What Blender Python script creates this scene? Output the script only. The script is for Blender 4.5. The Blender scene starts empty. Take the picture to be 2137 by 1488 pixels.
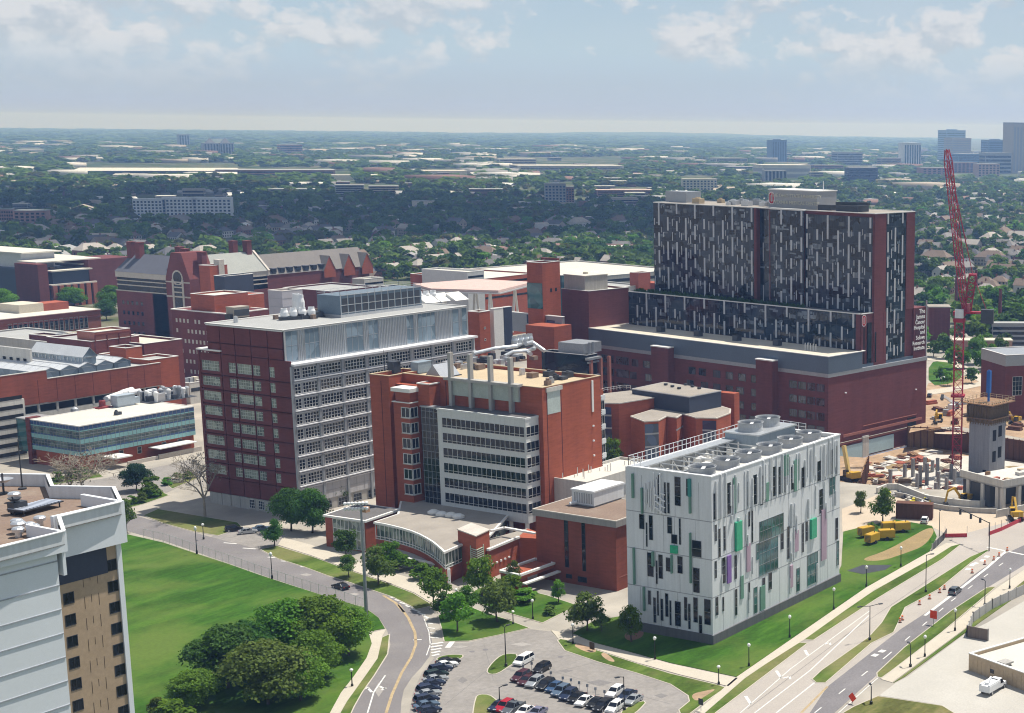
import bpy, math, random
import numpy as np
from mathutils import Vector, Matrix
from mathutils.geometry import tessellate_polygon
random.seed(7)
S = bpy.context.scene
COL = S.collection
R = math.radians
# ---------------------------------------------------------------- camera (solved from the photo's vanishing points)
PW, PH = 2137, 1488
F, PX, PY = 3338.0, 1870.0, 912.0
PITCH, ROLL, AZ, HC = .1903, .0121, .4727, 105.0
def _axes():
    cp, sp = math.cos(PITCH), math.sin(PITCH)
    r, fw, up = np.array([1, 0, 0.]), np.array([0, cp, -sp]), np.array([0, sp, cp])
    c, s = math.cos(ROLL), math.sin(ROLL)
    def w(d):
        f = np.array([math.cos(AZ), math.sin(AZ), 0]); q = np.array([math.sin(AZ), -math.cos(AZ), 0])
        return d[0]*q + d[1]*f + np.array([0, 0, d[2]])
    return w(c*r+s*up), w(c*up-s*r), w(fw)
RT, UP, FW = _axes()
EYE = np.array([0, 0, HC])
def ray(px, py): return (px-PX)/F*RT - (py-PY)/F*UP + FW
def G(px, py, z=0.):
    "world point at height z seen at photo pixel (px, py)"
    d = ray(px, py); return EYE + (z-HC)/d[2]*d
def pr(p):
    d = np.asarray(p, float)-EYE; z = d @ FW
    return PX+F*(d @ RT)/z, PY-F*(d @ UP)/z
def hgt(b, py):
    "height above ground of the point over b that is seen at image row py"
    lo, hi = -60, 500
    for _ in range(50):
        m = (lo+hi)/2
        if pr((b[0], b[1], m))[1] > py: lo = m
        else: hi = m
    return lo
def dirv(a): return np.array([math.cos(R(a)), math.sin(R(a)), 0])
def along(c, a, px, z=None):
    c = np.array([c[0], c[1], c[2] if z is None else z], float); d = dirv(a)
    n = RT-(px-PX)/F*FW
    return float(-(n @ (c-EYE))/(n @ d))
cam = bpy.data.cameras.new('camera'); co = bpy.data.objects.new('camera', cam); COL.objects.link(co)
M = Matrix(((RT[0], UP[0], -FW[0], EYE[0]), (RT[1], UP[1], -FW[1], EYE[1]), (RT[2], UP[2], -FW[2], EYE[2]), (0, 0, 0, 1)))
co.matrix_world = M
cam.sensor_fit = 'HORIZONTAL'; cam.sensor_width = 36; cam.lens = F/PW*36
cam.shift_x = (PW/2-PX)/PW; cam.shift_y = (PY-PH/2)/PW
cam.clip_start = 1; cam.clip_end = 60000
S.camera = co
# ---------------------------------------------------------------- materials
_M = {}
def nt(name):
    m = bpy.data.materials.new(name); m.use_nodes = True
    t = m.node_tree; t.nodes.clear()
    o = t.nodes.new('ShaderNodeOutputMaterial')
    return m, t, o
def node(t, ty, **kw):
    n = t.nodes.new(ty)
    for k, v in kw.items():
        if k[0] == '_': setattr(n, k[1:], v)
        else:
            s = n.inputs[int(k[1:])] if k[0] == 'i' and k[1:].isdigit() else n.inputs[k.replace('__', ' ')]
            if hasattr(v, 'links') or isinstance(v, bpy.types.NodeSocket): t.links.new(v, s)
            else: s.default_value = v
    return n
def rgb(c): return (c[0], c[1], c[2], 1)
def geo_pos(t, obj=False):
    if obj: return t.nodes.new('ShaderNodeTexCoord').outputs['Object']
    return t.nodes.new('ShaderNodeNewGeometry').outputs['Position']
def noise(t, vec, scale, detail=4, rough=.6, out=0):
    n = node(t, 'ShaderNodeTexNoise', Vector=vec, Scale=scale, Detail=detail, Roughness=rough)
    return n.outputs[out]
def ramp(t, fac, stops):
    n = node(t, 'ShaderNodeValToRGB', Fac=fac)
    e = n.color_ramp.elements
    while len(e) < len(stops): e.new(.5)
    for i, (p, c) in enumerate(stops): e[i].position = p; e[i].color = rgb(c) if len(c) == 3 else c
    return n.outputs[0]
def mixc(t, f, a, b, bl='MIX'):
    n = t.nodes.new('ShaderNodeMix'); n.data_type = 'RGBA'; n.blend_type = bl
    for s, v in ((n.inputs[0], f), (n.inputs[6], a), (n.inputs[7], b)):
        if isinstance(v, bpy.types.NodeSocket): t.links.new(v, s)
        else: s.default_value = rgb(v) if isinstance(v, (tuple, list)) and len(v) == 3 else v
    return n.outputs[2]
def mth(t, op, a, b=0., c=0.):
    n = t.nodes.new('ShaderNodeMath'); n.operation = op
    for i, v in enumerate((a, b, c)):
        if isinstance(v, bpy.types.NodeSocket): t.links.new(v, n.inputs[i])
        else: n.inputs[i].default_value = v
    return n.outputs[0]
def scl(c, k): return tuple(min(1, x*k) for x in c)
def mat(name, c, rough=.8, var=.16, scale=.35, metal=0., spec=.3, c2=None, fine=2.5, bump=0., streak=0., obj=False, course=0.):
    "plain surface with two scales of irregular colour, optional vertical rain streaks"
    if name in _M: return _M[name]
    m, t, o = nt(name)
    p = geo_pos(t, obj)
    a = noise(t, p, scale, 5, .65); b = noise(t, p, fine, 3, .6)
    c2 = c2 or scl(c, 1+var*1.3)
    base = ramp(t, a, [(.3, scl(c, 1-var)), (.52, c), (.72, c2)])
    base = mixc(t, .45, base, ramp(t, b, [(.3, scl(c, 1-var*1.2)), (.7, scl(c, 1+var*1.2))]))
    if streak:
        mp = node(t, 'ShaderNodeMapping', Vector=p); mp.inputs['Scale'].default_value = (1, 1, .06)
        s = noise(t, mp.outputs[0], 1.4, 3)
        base = mixc(t, streak, base, ramp(t, s, [(.35, scl(c, .62)), (.6, scl(c, 1.05))]))
    if course:
        mp = node(t, 'ShaderNodeMapping', Vector=p); mp.inputs['Scale'].default_value = (.22, .22, 1.5)
        s = noise(t, mp.outputs[0], 1.3, 4, .7); base = mixc(t, course, base, ramp(t, s, [(.34, scl(c, .5)), (.5, c), (.68, scl(c, 1.45))]))
        mp = node(t, 'ShaderNodeMapping', Vector=p); mp.inputs['Scale'].default_value = (1, 1, .12)
        s = noise(t, mp.outputs[0], .16, 3, .5); base = mixc(t, course*.8, base, ramp(t, s, [(.38, scl(c, .7)), (.62, scl(c, 1.2))]))
    bs = node(t, 'ShaderNodeBsdfPrincipled', Roughness=rough, Metallic=metal)
    t.links.new(base, bs.inputs['Base Color'])
    bs.inputs['Specular IOR Level'].default_value = spec
    if bump:
        bn = node(t, 'ShaderNodeBump', Strength=bump, Distance=.1, Height=b); t.links.new(bn.outputs[0], bs.inputs['Normal'])
    t.links.new(bs.outputs[0], o.inputs[0]); _M[name] = m
    return m
def glass(name, c, rough=.04, ior=1.55, wob=.012, tint2=None, sc=.25):
    "dark glazing seen from outside: tinted body, mirror-like surface, slightly wavy panes"
    if name in _M: return _M[name]
    m, t, o = nt(name)
    p = geo_pos(t)
    v = node(t, 'ShaderNodeTexVoronoi', Vector=p, Scale=sc)
    base = mixc(t, ramp(t, v.outputs['Color'], [(.35, (0, 0, 0)), (.75, (1, 1, 1))]), scl(c, .7), tint2 or scl(c, 1.5))
    bs = node(t, 'ShaderNodeBsdfPrincipled', Roughness=rough, IOR=ior)
    t.links.new(base, bs.inputs['Base Color']); bs.inputs['Specular IOR Level'].default_value = .5
    bn = node(t, 'ShaderNodeBump', Strength=1., Distance=wob, Height=noise(t, p, .5, 2)); t.links.new(bn.outputs[0], bs.inputs['Normal'])
    t.links.new(bs.outputs[0], o.inputs[0]); _M[name] = m
    return m
def leafmat(name, c, c2, dark=.65, sc=.5, trans=.42, objvar=True):
    if name in _M: return _M[name]
    m, t, o = nt(name)
    p = geo_pos(t)
    a = noise(t, p, sc, 3); b = noise(t, p, sc*.07, 2)
    base = ramp(t, a, [(.3, scl(c, dark)), (.5, c), (.72, c2)])
    base = mixc(t, .5, base, ramp(t, b, [(.35, scl(c, .6)), (.65, scl(c2, 1.05))]))
    if objvar:
        oi = t.nodes.new('ShaderNodeObjectInfo')
        hs = node(t, 'ShaderNodeHueSaturation', Color=base)
        t.links.new(mth(t, 'MULTIPLY_ADD', oi.outputs['Random'], .04, .488), hs.inputs['Hue'])
        t.links.new(mth(t, 'MULTIPLY_ADD', oi.outputs['Random'], .5, .72), hs.inputs['Value'])
        base = hs.outputs[0]
    d = node(t, 'ShaderNodeBsdfPrincipled', Roughness=.65); t.links.new(base, d.inputs['Base Color']); d.inputs['Specular IOR Level'].default_value = .15
    tr = node(t, 'ShaderNodeBsdfTranslucent'); t.links.new(mixc(t, 1., base, (1., 1., .45), 'MULTIPLY'), tr.inputs[0])
    mx = node(t, 'ShaderNodeMixShader', Fac=trans); t.links.new(d.outputs[0], mx.inputs[1]); t.links.new(tr.outputs[0], mx.inputs[2])
    t.links.new(mx.outputs[0], o.inputs[0]); _M[name] = m
    return m
# ---------------------------------------------------------------- mesh builder
class MB:
    def __init__(s): s.v, s.f, s.m = [], [], []
    def add(s, vs, fs, mi=0):
        k = len(s.v); s.v += [tuple(map(float, p)) for p in vs]
        s.f += [tuple(k+i for i in f) for f in fs]; s.m += [mi]*len(fs)
        return s
    def quad(s, a, b, c, d, mi=0): return s.add((a, b, c, d), ((0, 1, 2, 3),), mi)
    def box(s, x0, x1, y0, y1, z0, z1, mi=0, top=None):
        vs = [(x0, y0, z0), (x1, y0, z0), (x1, y1, z0), (x0, y1, z0), (x0, y0, z1), (x1, y0, z1), (x1, y1, z1), (x0, y1, z1)]
        s.add(vs, [(3, 2, 1, 0), (0, 1, 5, 4), (1, 2, 6, 5), (2, 3, 7, 6), (3, 0, 4, 7)], mi)
        s.f.append(tuple(len(s.v)-8+i for i in (4, 5, 6, 7))); s.m.append(mi if top is None else top)
        return s
    def obox(s, c, a, lx, ly, z0, z1, mi=0):
        "box centred at c, turned by a degrees"
        ca, sa = math.cos(R(a)), math.sin(R(a)); vs = []
        for z in (z0, z1):
            for dx, dy in ((-1, -1), (1, -1), (1, 1), (-1, 1)):
                x, y = dx*lx/2, dy*ly/2; vs.append((c[0]+x*ca-y*sa, c[1]+x*sa+y*ca, z))
        return s.add(vs, [(3, 2, 1, 0), (4, 5, 6, 7), (0, 1, 5, 4), (1, 2, 6, 5), (2, 3, 7, 6), (3, 0, 4, 7)], mi)
    def prism(s, poly, z0, z1, mi=0, top=None, cap=True):
        n = len(poly); vs = [(p[0], p[1], z0) for p in poly]+[(p[0], p[1], z1) for p in poly]
        s.add(vs, [(i, (i+1) % n, n+(i+1) % n, n+i) for i in range(n)], mi)
        if cap:
            tris = tessellate_polygon([[Vector((p[0], p[1], 0)) for p in poly]])
            k = len(s.v)-2*n
            for tr in tris:
                s.f.append(tuple(k+n+i for i in tr)); s.m.append(mi if top is None else top)
        return s
    def bar(s, p, q, w, h=None, mi=0):
        "square bar from p to q"
        p, q = Vector(p), Vector(q); h = h or w; d = (q-p)
        if d.length < 1e-6: return s
        d.normalize(); u = d.cross(Vector((0, 0, 1)))
        if u.length < 1e-3: u = Vector((1, 0, 0))
        u.normalize(); v = u.cross(d)
        vs = [a+u*(i*w/2)+v*(j*h/2) for a in (p, q) for i, j in ((-1, -1), (1, -1), (1, 1), (-1, 1))]
        return s.add(vs, [(0, 1, 2, 3), (7, 6, 5, 4), (0, 4, 5, 1), (1, 5, 6, 2), (2, 6, 7, 3), (3, 7, 4, 0)], mi)
    def tube(s, p, q, r, r2=None, n=8, mi=0, caps=True):
        p, q = Vector(p), Vector(q); r2 = r if r2 is None else r2; d = (q-p)
        if d.length < 1e-6: return s
        d.normalize(); u = d.cross(Vector((0, 0, 1)))
        if u.length < 1e-3: u = Vector((1, 0, 0))
        u.normalize(); v = u.cross(d)
        vs = [a+(u*math.cos(2*math.pi*i/n)+v*math.sin(2*math.pi*i/n))*rr for a, rr in ((p, r), (q, r2)) for i in range(n)]
        fs = [(i, (i+1) % n, n+(i+1) % n, n+i) for i in range(n)]
        if caps: fs += [tuple(range(n)), tuple(range(2*n-1, n-1, -1))]
        return s.add(vs, fs, mi)
    def lathe(s, c, prof, n=12, mi=0):
        "prof: (radius, z) pairs round the vertical through c"
        vs = [(c[0]+r*math.cos(2*math.pi*i/n), c[1]+r*math.sin(2*math.pi*i/n), c[2]+z) for r, z in prof for i in range(n)]
        fs = [(k*n+i, k*n+(i+1) % n, (k+1)*n+(i+1) % n, (k+1)*n+i) for k in range(len(prof)-1) for i in range(n)]
        return s.add(vs, fs, mi)
    def mesh(s, name, mats):
        me = bpy.data.meshes.new(name); me.from_pydata(s.v, [], s.f)
        mats = mats if isinstance(mats, (list, tuple)) else [mats]
        for m in mats: me.materials.append(m)
        if len(mats) > 1: me.polygons.foreach_set('material_index', s.m)
        me.update(); return me
    def build(s, name, mats, parent=None, label=None, kind=None):
        o = bpy.data.objects.new(name, s.mesh(name, mats)); COL.objects.link(o)
        if parent is not None: o.parent = parent
        if label: o['label'] = label
        if kind: o['kind'] = kind
        return o
def tag(o, label, cat, group=None):
    o['label'] = label; o['category'] = cat
    if group: o['group'] = group
    return o
def thing(name, label, cat, loc=(0, 0, 0), rz=0, group=None):
    o = bpy.data.objects.new(name, None); COL.objects.link(o); o.empty_display_size = 1
    o.location = tuple(map(float, loc)); o.rotation_euler = (0, 0, R(rz))
    return tag(o, label, cat, group)
KIDS = {}
def dup(root, loc, rz, label=None, group=None, sc=None):
    "a copy of a thing with copies of its parts and sub-parts (mesh data shared)"
    if root.name not in KIDS: KIDS[root.name] = [(ch, list(ch.children)) for ch in root.children]
    r = root.copy(); COL.objects.link(r); r.location = tuple(map(float, loc)); r.rotation_euler = (0, 0, R(rz))
    if sc: r.scale = (sc, sc, sc) if isinstance(sc, (int, float)) else sc
    if label: r['label'] = label
    if group: r['group'] = group
    for ch, subs in KIDS[root.name]:
        c = ch.copy(); COL.objects.link(c); c.parent = r
        for g in subs:
            d = g.copy(); COL.objects.link(d); d.parent = c
    return r
def inst(mesh, name, parent, loc=(0, 0, 0), rz=0, kind=None, label=None):
    o = bpy.data.objects.new(name, mesh); COL.objects.link(o)
    if parent is not None: o.parent = parent
    o.location = tuple(map(float, loc)); o.rotation_euler = (0, 0, R(rz))
    if kind: o['kind'] = kind
    if label: o['label'] = label
    return o
def structure(name, mb, mats):
    o = mb.build(name, mats); o['kind'] = 'structure'; return o
# ---------------------------------------------------------------- buildings: local x runs along the right-hand face, y along the left-hand face
class Bld:
    def __init__(s, name, label, c, ang=0., cat='building', group=None):
        s.c = np.array([c[0], c[1], 0.]); s.a = ang
        s.o = thing(name, label, cat, (c[0], c[1], 0), ang, group)
    def X(s, px, z, y=0.):  # local x where the line (y, z) crosses photo column px
        return along(s.c+dirv(s.a+90)*y, s.a, px, z)
    def Y(s, px, z, x=0.):
        return along(s.c+dirv(s.a)*x, s.a+90, px, z)
    def L(s, p):  # world -> local
        d = np.asarray(p, float)-s.c; return np.array([d @ dirv(s.a), d @ dirv(s.a+90), d[2]])
    def W(s, p): return s.c+dirv(s.a)*p[0]+dirv(s.a+90)*p[1]+np.array([0, 0, p[2]])
    def G(s, px, py, z): return s.L(G(px, py, z))
    def H(s, x, y, py): return hgt(s.W((x, y, 0)), py)
    def fp(s, side, off, px, py):
        "photo pixel -> (t, z) on the wall plane: side 'R' is y=off, 'L' is x=off"
        n = dirv(s.a+90) if side == 'R' else dirv(s.a)
        d = ray(px, py); k = (off-n @ (EYE-s.c))/(n @ d); q = s.L(EYE+k*d)
        return (q[0] if side == 'R' else q[1]), q[2]
    def part(s, name, mb, mats, label=None, kind=None, parent=None):
        return mb.build(name, mats, parent or s.o, label, kind)
    def place(s, mesh, name, side, off, t, z, w, parent=None):
        if side == 'R': return inst(mesh, name, parent or s.o, (t, off, z), 0)
        return inst(mesh, name, parent or s.o, (off, t+w, z), -90)
def fbox(mb, side, off, t0, t1, z0, z1, d0, d1, mi=0):
    "box on a wall plane reaching from d0 to d1 metres out of it"
    if side == 'R': mb.box(t0, t1, off-d1, off-d0, z0, z1, mi)
    else: mb.box(off-d1, off-d0, t0, t1, z0, z1, mi)
_W = {}
def winmesh(w, h, nx, ny, fr, gl, fw=.12, d=.12, bw=.07, sill=None):
    "one window: glass set in a frame with glazing bars"
    k = (round(w, 1), round(h, 1), nx, ny, fr.name, gl.name, fw, d, sill and sill.name)
    if k in _W: return _W[k]
    w, h = max(k[0], .2), max(k[1], .2); mb = MB()
    mb.box(0, w, -d*.4, 0, 0, h, 1)
    if fw:
        mb.box(0, fw, -d, 0, -.001, h, 0); mb.box(w-fw, w, -d, 0, -.001, h, 0)
        mb.box(fw, w-fw, -d, 0, h-fw, h+.002, 0); mb.box(fw, w-fw, -d, 0, -.002, fw, 0)
        for i in range(1, nx): mb.box(w*i/nx-bw/2, w*i/nx+bw/2, -d*.8, 0, fw, h-fw, 0)
        for j in range(1, ny): mb.box(fw, w-fw, -d*.75, 0, h*j/ny-bw/2, h*j/ny+bw/2, 0)
    ms = [fr, gl]
    if sill: mb.box(-.1, w+.1, -d-.12, 0, -.2, -.003, 2); ms.append(sill)
    _W[k] = mb.mesh('window', ms); return _W[k]
def parapet(mb, x0, x1, y0, y1, z, h=.9, t=.35, mi=0):
    mb.box(x0, x1, y0, y0+t, z, z+h, mi); mb.box(x0, x1, y1-t, y1, z, z+h, mi)
    mb.box(x0, x0+t, y0+t, y1-t, z, z+h, mi); mb.box(x1-t, x1, y0+t, y1-t, z, z+h, mi)
def block(b, x0, x1, y0, y1, z0, z1, wall, roof, cop=None, name='wall', ph=.8, label=None):
    "plain walled volume with a parapet, its coping and a roof sheet inside it"
    mb = MB(); mb.box(x0, x1, y0, y1, z0, z1-ph, 0); parapet(mb, x0, x1, y0, y1, z1-ph, ph, .4, 0)
    w = b.part(name, mb, wall, label)
    mb = MB(); mb.box(x0+.4, x1-.4, y0+.4, y1-.4, z1-ph, z1-ph+.06); b.part('roof', mb, roof)
    if cop:
        mb = MB(); parapet(mb, x0-.08, x1+.08, y0-.08, y1+.08, z1+.002, .16, .58); b.part('coping', mb, cop)
    return w
# ---------------------------------------------------------------- palette
brick_red = mat('brick_red', (.33, .085, .045), .9, .24, .25, streak=.3, fine=1.1, course=.4)
brick_dark = mat('brick_dark', (.15, .040, .038), .9, .24, .2, streak=.3, fine=1.1, course=.4)
brick_groove = mat('brick_groove', (.075, .018, .022), .9)
brick_plum = mat('brick_plum', (.15, .045, .045), .9, .24, .2, streak=.3, fine=1.1, course=.4)
brick_block = mat('brick_block', (.24, .066, .042), .9, .24, .25, streak=.3, fine=1.1, course=.4)
brick_hall = mat('brick_hall', (.17, .05, .045), .9, .24, .2, streak=.3, fine=1.1, course=.4)
brick_pink = mat('brick_pink', (.33, .13, .10), .9)
stone = mat('stone', (.5, .46, .41), .85)
concrete = mat('concrete', (.4, .385, .36), .9, .14, .3, streak=.35)
concrete_lt = mat('concrete_light', (.55, .53, .49), .9, .12, .3, streak=.3)
precast = mat('precast', (.46, .455, .47), .8, .1, .3, streak=.25)
ledge_white = mat('ledge_white', (.62, .62, .64), .7, .08)
white_panel = mat('white_panel', (.66, .68, .70), .6, .06, .12, streak=.22)
white_paint = mat('white_paint', (.76, .77, .78), .5, .05)
coping_w = mat('coping_white', (.72, .71, .68), .6, .06)
metal_lt = mat('metal_light', (.55, .56, .58), .4, .1, .5, metal=.6)
metal_grey = mat('metal_grey', (.33, .35, .38), .45, .12, .5, metal=.4)
metal_dark = mat('metal_dark', (.05, .055, .065), .5, .2)
metal_blue = mat('metal_blue', (.115, .15, .20), .5, .1, .2, metal=.3)
galv = mat('galvanised', (.62, .64, .66), .35, .12, .6, metal=.7)
navy_clad = mat('navy_cladding', (.045, .055, .085), .55, .1)
slate = mat('slate_roof', (.115, .12, .145), .7, .12, .3)
grey_roof = mat('grey_green_roof', (.30, .31, .29), .8, .1, .2)
roof_white = mat('roof_white', (.57, .545, .48), .85, .12, .08, streak=0)
roof_cream = mat('roof_cream', (.55, .50, .41), .9, .14, .1)
roof_tan = mat('roof_tan', (.47, .375, .25), .9, .14, .12)
roof_gravel = mat('roof_gravel', (.30, .27, .235), .95, .2, .15)
roof_brown = mat('roof_brown', (.215, .155, .12), .95, .25, .12, c2=(.29, .25, .2))
roof_grey = mat('roof_grey', (.34, .345, .34), .9, .14, .12)
roof_dark = mat('roof_dark', (.13, .125, .125), .95, .2, .15)
glass_dark = glass('glass_dark', (.010, .013, .02), .05, 1.42)
glass_teal = glass('glass_teal', (.035, .10, .105), .06, 1.6)
glass_green = glass('glass_green', (.10, .15, .135), .07, 1.7, tint2=(.28, .33, .28), sc=.5)
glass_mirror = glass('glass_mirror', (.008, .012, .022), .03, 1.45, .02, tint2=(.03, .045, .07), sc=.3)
glass_blue = glass('glass_blue', (.02, .05, .11), .05, 1.7)
glass_pale = glass('glass_pale', (.18, .25, .31), .18, 1.5, .005, tint2=(.24, .31, .37))
frame_white = mat('frame_white', (.66, .66, .64), .6, .05)
frame_alu = mat('frame_aluminium', (.35, .37, .39), .4, .1, metal=.5)
frame_dark = mat('frame_dark', (.04, .045, .055), .5)
dark_void = mat('dark_opening', (.012, .012, .014), .9)
green_glass = mat('green_glass', (.02, .36, .19), .2, .2, .8, spec=.6)
purple_fin = mat('purple_fin', (.22, .12, .36), .5, .1)
pink_fin = mat('pink_fin', (.42, .30, .38), .5, .1)
sage_fin = mat('sage_fin', (.14, .27, .21), .5, .1)
tan_panel = mat('tan_brick', (.44, .325, .22), .9, .13, .3)
asphalt = mat('asphalt', (.185, .172, .172), .95, .18, .07, c2=(.25, .235, .225), streak=0)
asphalt_dk = mat('asphalt_dark', (.175, .165, .17), .95, .26, .09)
asphalt_lot = mat('asphalt_lot', (.25, .232, .215), .95, .22, .11, fine=.9)
conc_road = mat('concrete_road', (.37, .335, .30), .95, .14, .08, c2=(.44, .40, .355))
sidewalk_m = mat('sidewalk_concrete', (.47, .425, .35), .95, .1, .25)
kerb_m = mat('kerb_concrete', (.45, .41, .35), .95, .1)
paint_w = mat('road_paint', (.62, .61, .58), .8, .18, .8)
paint_y = mat('road_paint_yellow', (.38, .29, .17), .9, .3, .7)
dirt_m = mat('dirt', (.36, .25, .16), 1, .34, .09, c2=(.50, .40, .30), fine=.45)
dirt_red = mat('dirt_red', (.25, .14, .10), 1, .2, .1)
def grassmat(name, c, c2, dry):
    if name in _M: return _M[name]
    m, t, o = nt(name); p = geo_pos(t)
    mp = node(t, 'ShaderNodeMapping', Vector=p); mp.inputs['Rotation'].default_value = (0, 0, R(-25)); mp.inputs['Scale'].default_value = (.22, 1, 1)
    a = noise(t, mp.outputs[0], .16, 6, .7); b = noise(t, p, .035, 4, .6); d = noise(t, p, 1.3, 3)
    base = ramp(t, a, [(.40, scl(c, .6)), (.5, c), (.60, c2)])
    base = mixc(t, ramp(t, b, [(.46, (0, 0, 0)), (.64, (.9, .9, .9))]), base, dry)
    base = mixc(t, .28, base, ramp(t, d, [(.3, scl(c, .6)), (.7, scl(c2, 1.1))]))
    bs = node(t, 'ShaderNodeBsdfPrincipled', Roughness=.95); t.links.new(base, bs.inputs['Base Color']); bs.inputs['Specular IOR Level'].default_value = .1
    t.links.new(bs.outputs[0], o.inputs[0]); _M[name] = m; return m
grass_m = grassmat('grass', (.034, .098, .010), (.064, .145, .016), (.115, .155, .035))
grass_v = grassmat('grass_verge', (.065, .115, .018), (.115, .165, .035), (.22, .19, .09))
grass_dry = grassmat('grass_dry', (.10, .115, .03), (.19, .17, .07), (.28, .21, .12))
# ---------------------------------------------------------------- sky and sun
SUN_AZ, SUN_EL = -22.9, 66.9
w = bpy.data.worlds.new('World'); S.world = w; w.use_nodes = True
t = w.node_tree; t.nodes.clear()
wo = t.nodes.new('ShaderNodeOutputWorld'); bg = t.nodes.new('ShaderNodeBackground'); bg.inputs[1].default_value = .1
sk = t.nodes.new('ShaderNodeTexSky'); sk.sky_type = 'NISHITA'; sk.sun_disc = False
sk.sun_elevation = R(SUN_EL); sk.sun_rotation = R(90-SUN_AZ); sk.altitude = 250; sk.air_density = 1.; sk.dust_density = 1.4; sk.ozone_density = 1.5
tc = t.nodes.new('ShaderNodeTexCoord')
sep = node(t, 'ShaderNodeSeparateXYZ', Vector=tc.outputs['Generated'])
el = sep.outputs[2]
pale = ramp(t, el, [(0., (.40, .46, .70)), (.016, (.42, .51, .66)), (.045, (.42, .535, .63)), (.1, (.36, .475, .60))])
pale = mixc(t, 1., pale, (10., 10., 10., 1), 'MULTIPLY')
base = mixc(t, ramp(t, el, [(0., (.95, .95, .95)), (.1, (.88, .88, .88)), (.5, (.12, .12, .12))]), mixc(t, 1., sk.outputs[0], (.74, .74, .74, 1), 'MULTIPLY'), pale)
mp = node(t, 'ShaderNodeMapping', Vector=tc.outputs['Generated']); mp.inputs['Scale'].default_value = (1, 1, 1.75)
wv = node(t, 'ShaderNodeTexNoise', Vector=mp.outputs[0], Scale=55., Detail=4)
vec = t.nodes.new('ShaderNodeVectorMath'); vec.operation = 'MULTIPLY_ADD'
t.links.new(wv.outputs['Color'], vec.inputs[0]); vec.inputs[1].default_value = (.014, .014, .014); t.links.new(mp.outputs[0], vec.inputs[2])
def cloudfield(v):
    a = noise(t, v, 9., 2, .5); b = noise(t, v, 26., 3, .55); c = noise(t, v, 95., 6, .62)
    return mth(t, 'ADD', mth(t, 'MULTIPLY_ADD', a, .55, mth(t, 'MULTIPLY', b, .62)), mth(t, 'MULTIPLY', c, .22))
cl = cloudfield(vec.outputs[0])
sh = t.nodes.new('ShaderNodeVectorMath'); sh.operation = 'ADD'; t.links.new(vec.outputs[0], sh.inputs[0]); sh.inputs[1].default_value = (.003, -.003, .014)
cl2 = cloudfield(sh.outputs[0])
cov = ramp(t, el, [(.012, (0, 0, 0)), (.03, (.35, .35, .35)), (.046, (1, 1, 1)), (.5, (.9, .9, .9))])
lit = mth(t, 'SUBTRACT', cl, cl2)
thr = ramp(t, el, [(.02, (.03, .03, .03)), (.05, (0, 0, 0)), (.085, (.01, .01, .01))])
mask = mth(t, 'MULTIPLY', ramp(t, mth(t, 'SUBTRACT', cl, thr), [(.675, (0, 0, 0)), (.70, (.45, .45, .45)), (.76, (1, 1, 1))]), cov)
ccol = ramp(t, mth(t, 'MULTIPLY_ADD', lit, 4.5, .5), [(.2, (.66, .72, .78)), (.8, (1, .985, .975))])
ccol = mixc(t, 1., ccol, (6.7, 6.7, 6.9, 1), 'MULTIPLY')
veil = mth(t, 'MULTIPLY', ramp(t, noise(t, mp.outputs[0], 7., 5, .6), [(.42, (0, 0, 0)), (.7, (.5, .5, .5))]), cov)
base = mixc(t, veil, base, (4.7, 5.4, 6.2, 1))
col = mixc(t, mth(t, 'MULTIPLY', mask, .66), base, ccol)
t.links.new(col, bg.inputs[0]); t.links.new(bg.outputs[0], wo.inputs[0])
sl = bpy.data.lights.new('sun', 'SUN'); sl.energy = 5.0; sl.angle = R(.5); sl.color = (1, .955, .88)
so = bpy.data.objects.new('sun', sl); COL.objects.link(so)
sd = dirv(SUN_AZ)*math.cos(R(SUN_EL))+np.array([0, 0, math.sin(R(SUN_EL))])
so.rotation_euler = Vector(sd).to_track_quat('Z', 'Y').to_euler(); so.location = (0, 0, 900)
S.view_settings.view_transform = 'Standard'; S.view_settings.look = 'None'; S.view_settings.exposure = .25; S.view_settings.gamma = 1
S.cycles.use_denoising = True; S.cycles.denoising_prefilter = 'ACCURATE'; S.cycles.filter_width = 1.1; S.cycles.max_bounces = 6; S.cycles.diffuse_bounces = 2; S.cycles.glossy_bounces = 3; S.cycles.transparent_max_bounces = 8; S.cycles.volume_bounces = 0
S.cycles.sample_clamp_indirect = 4
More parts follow.
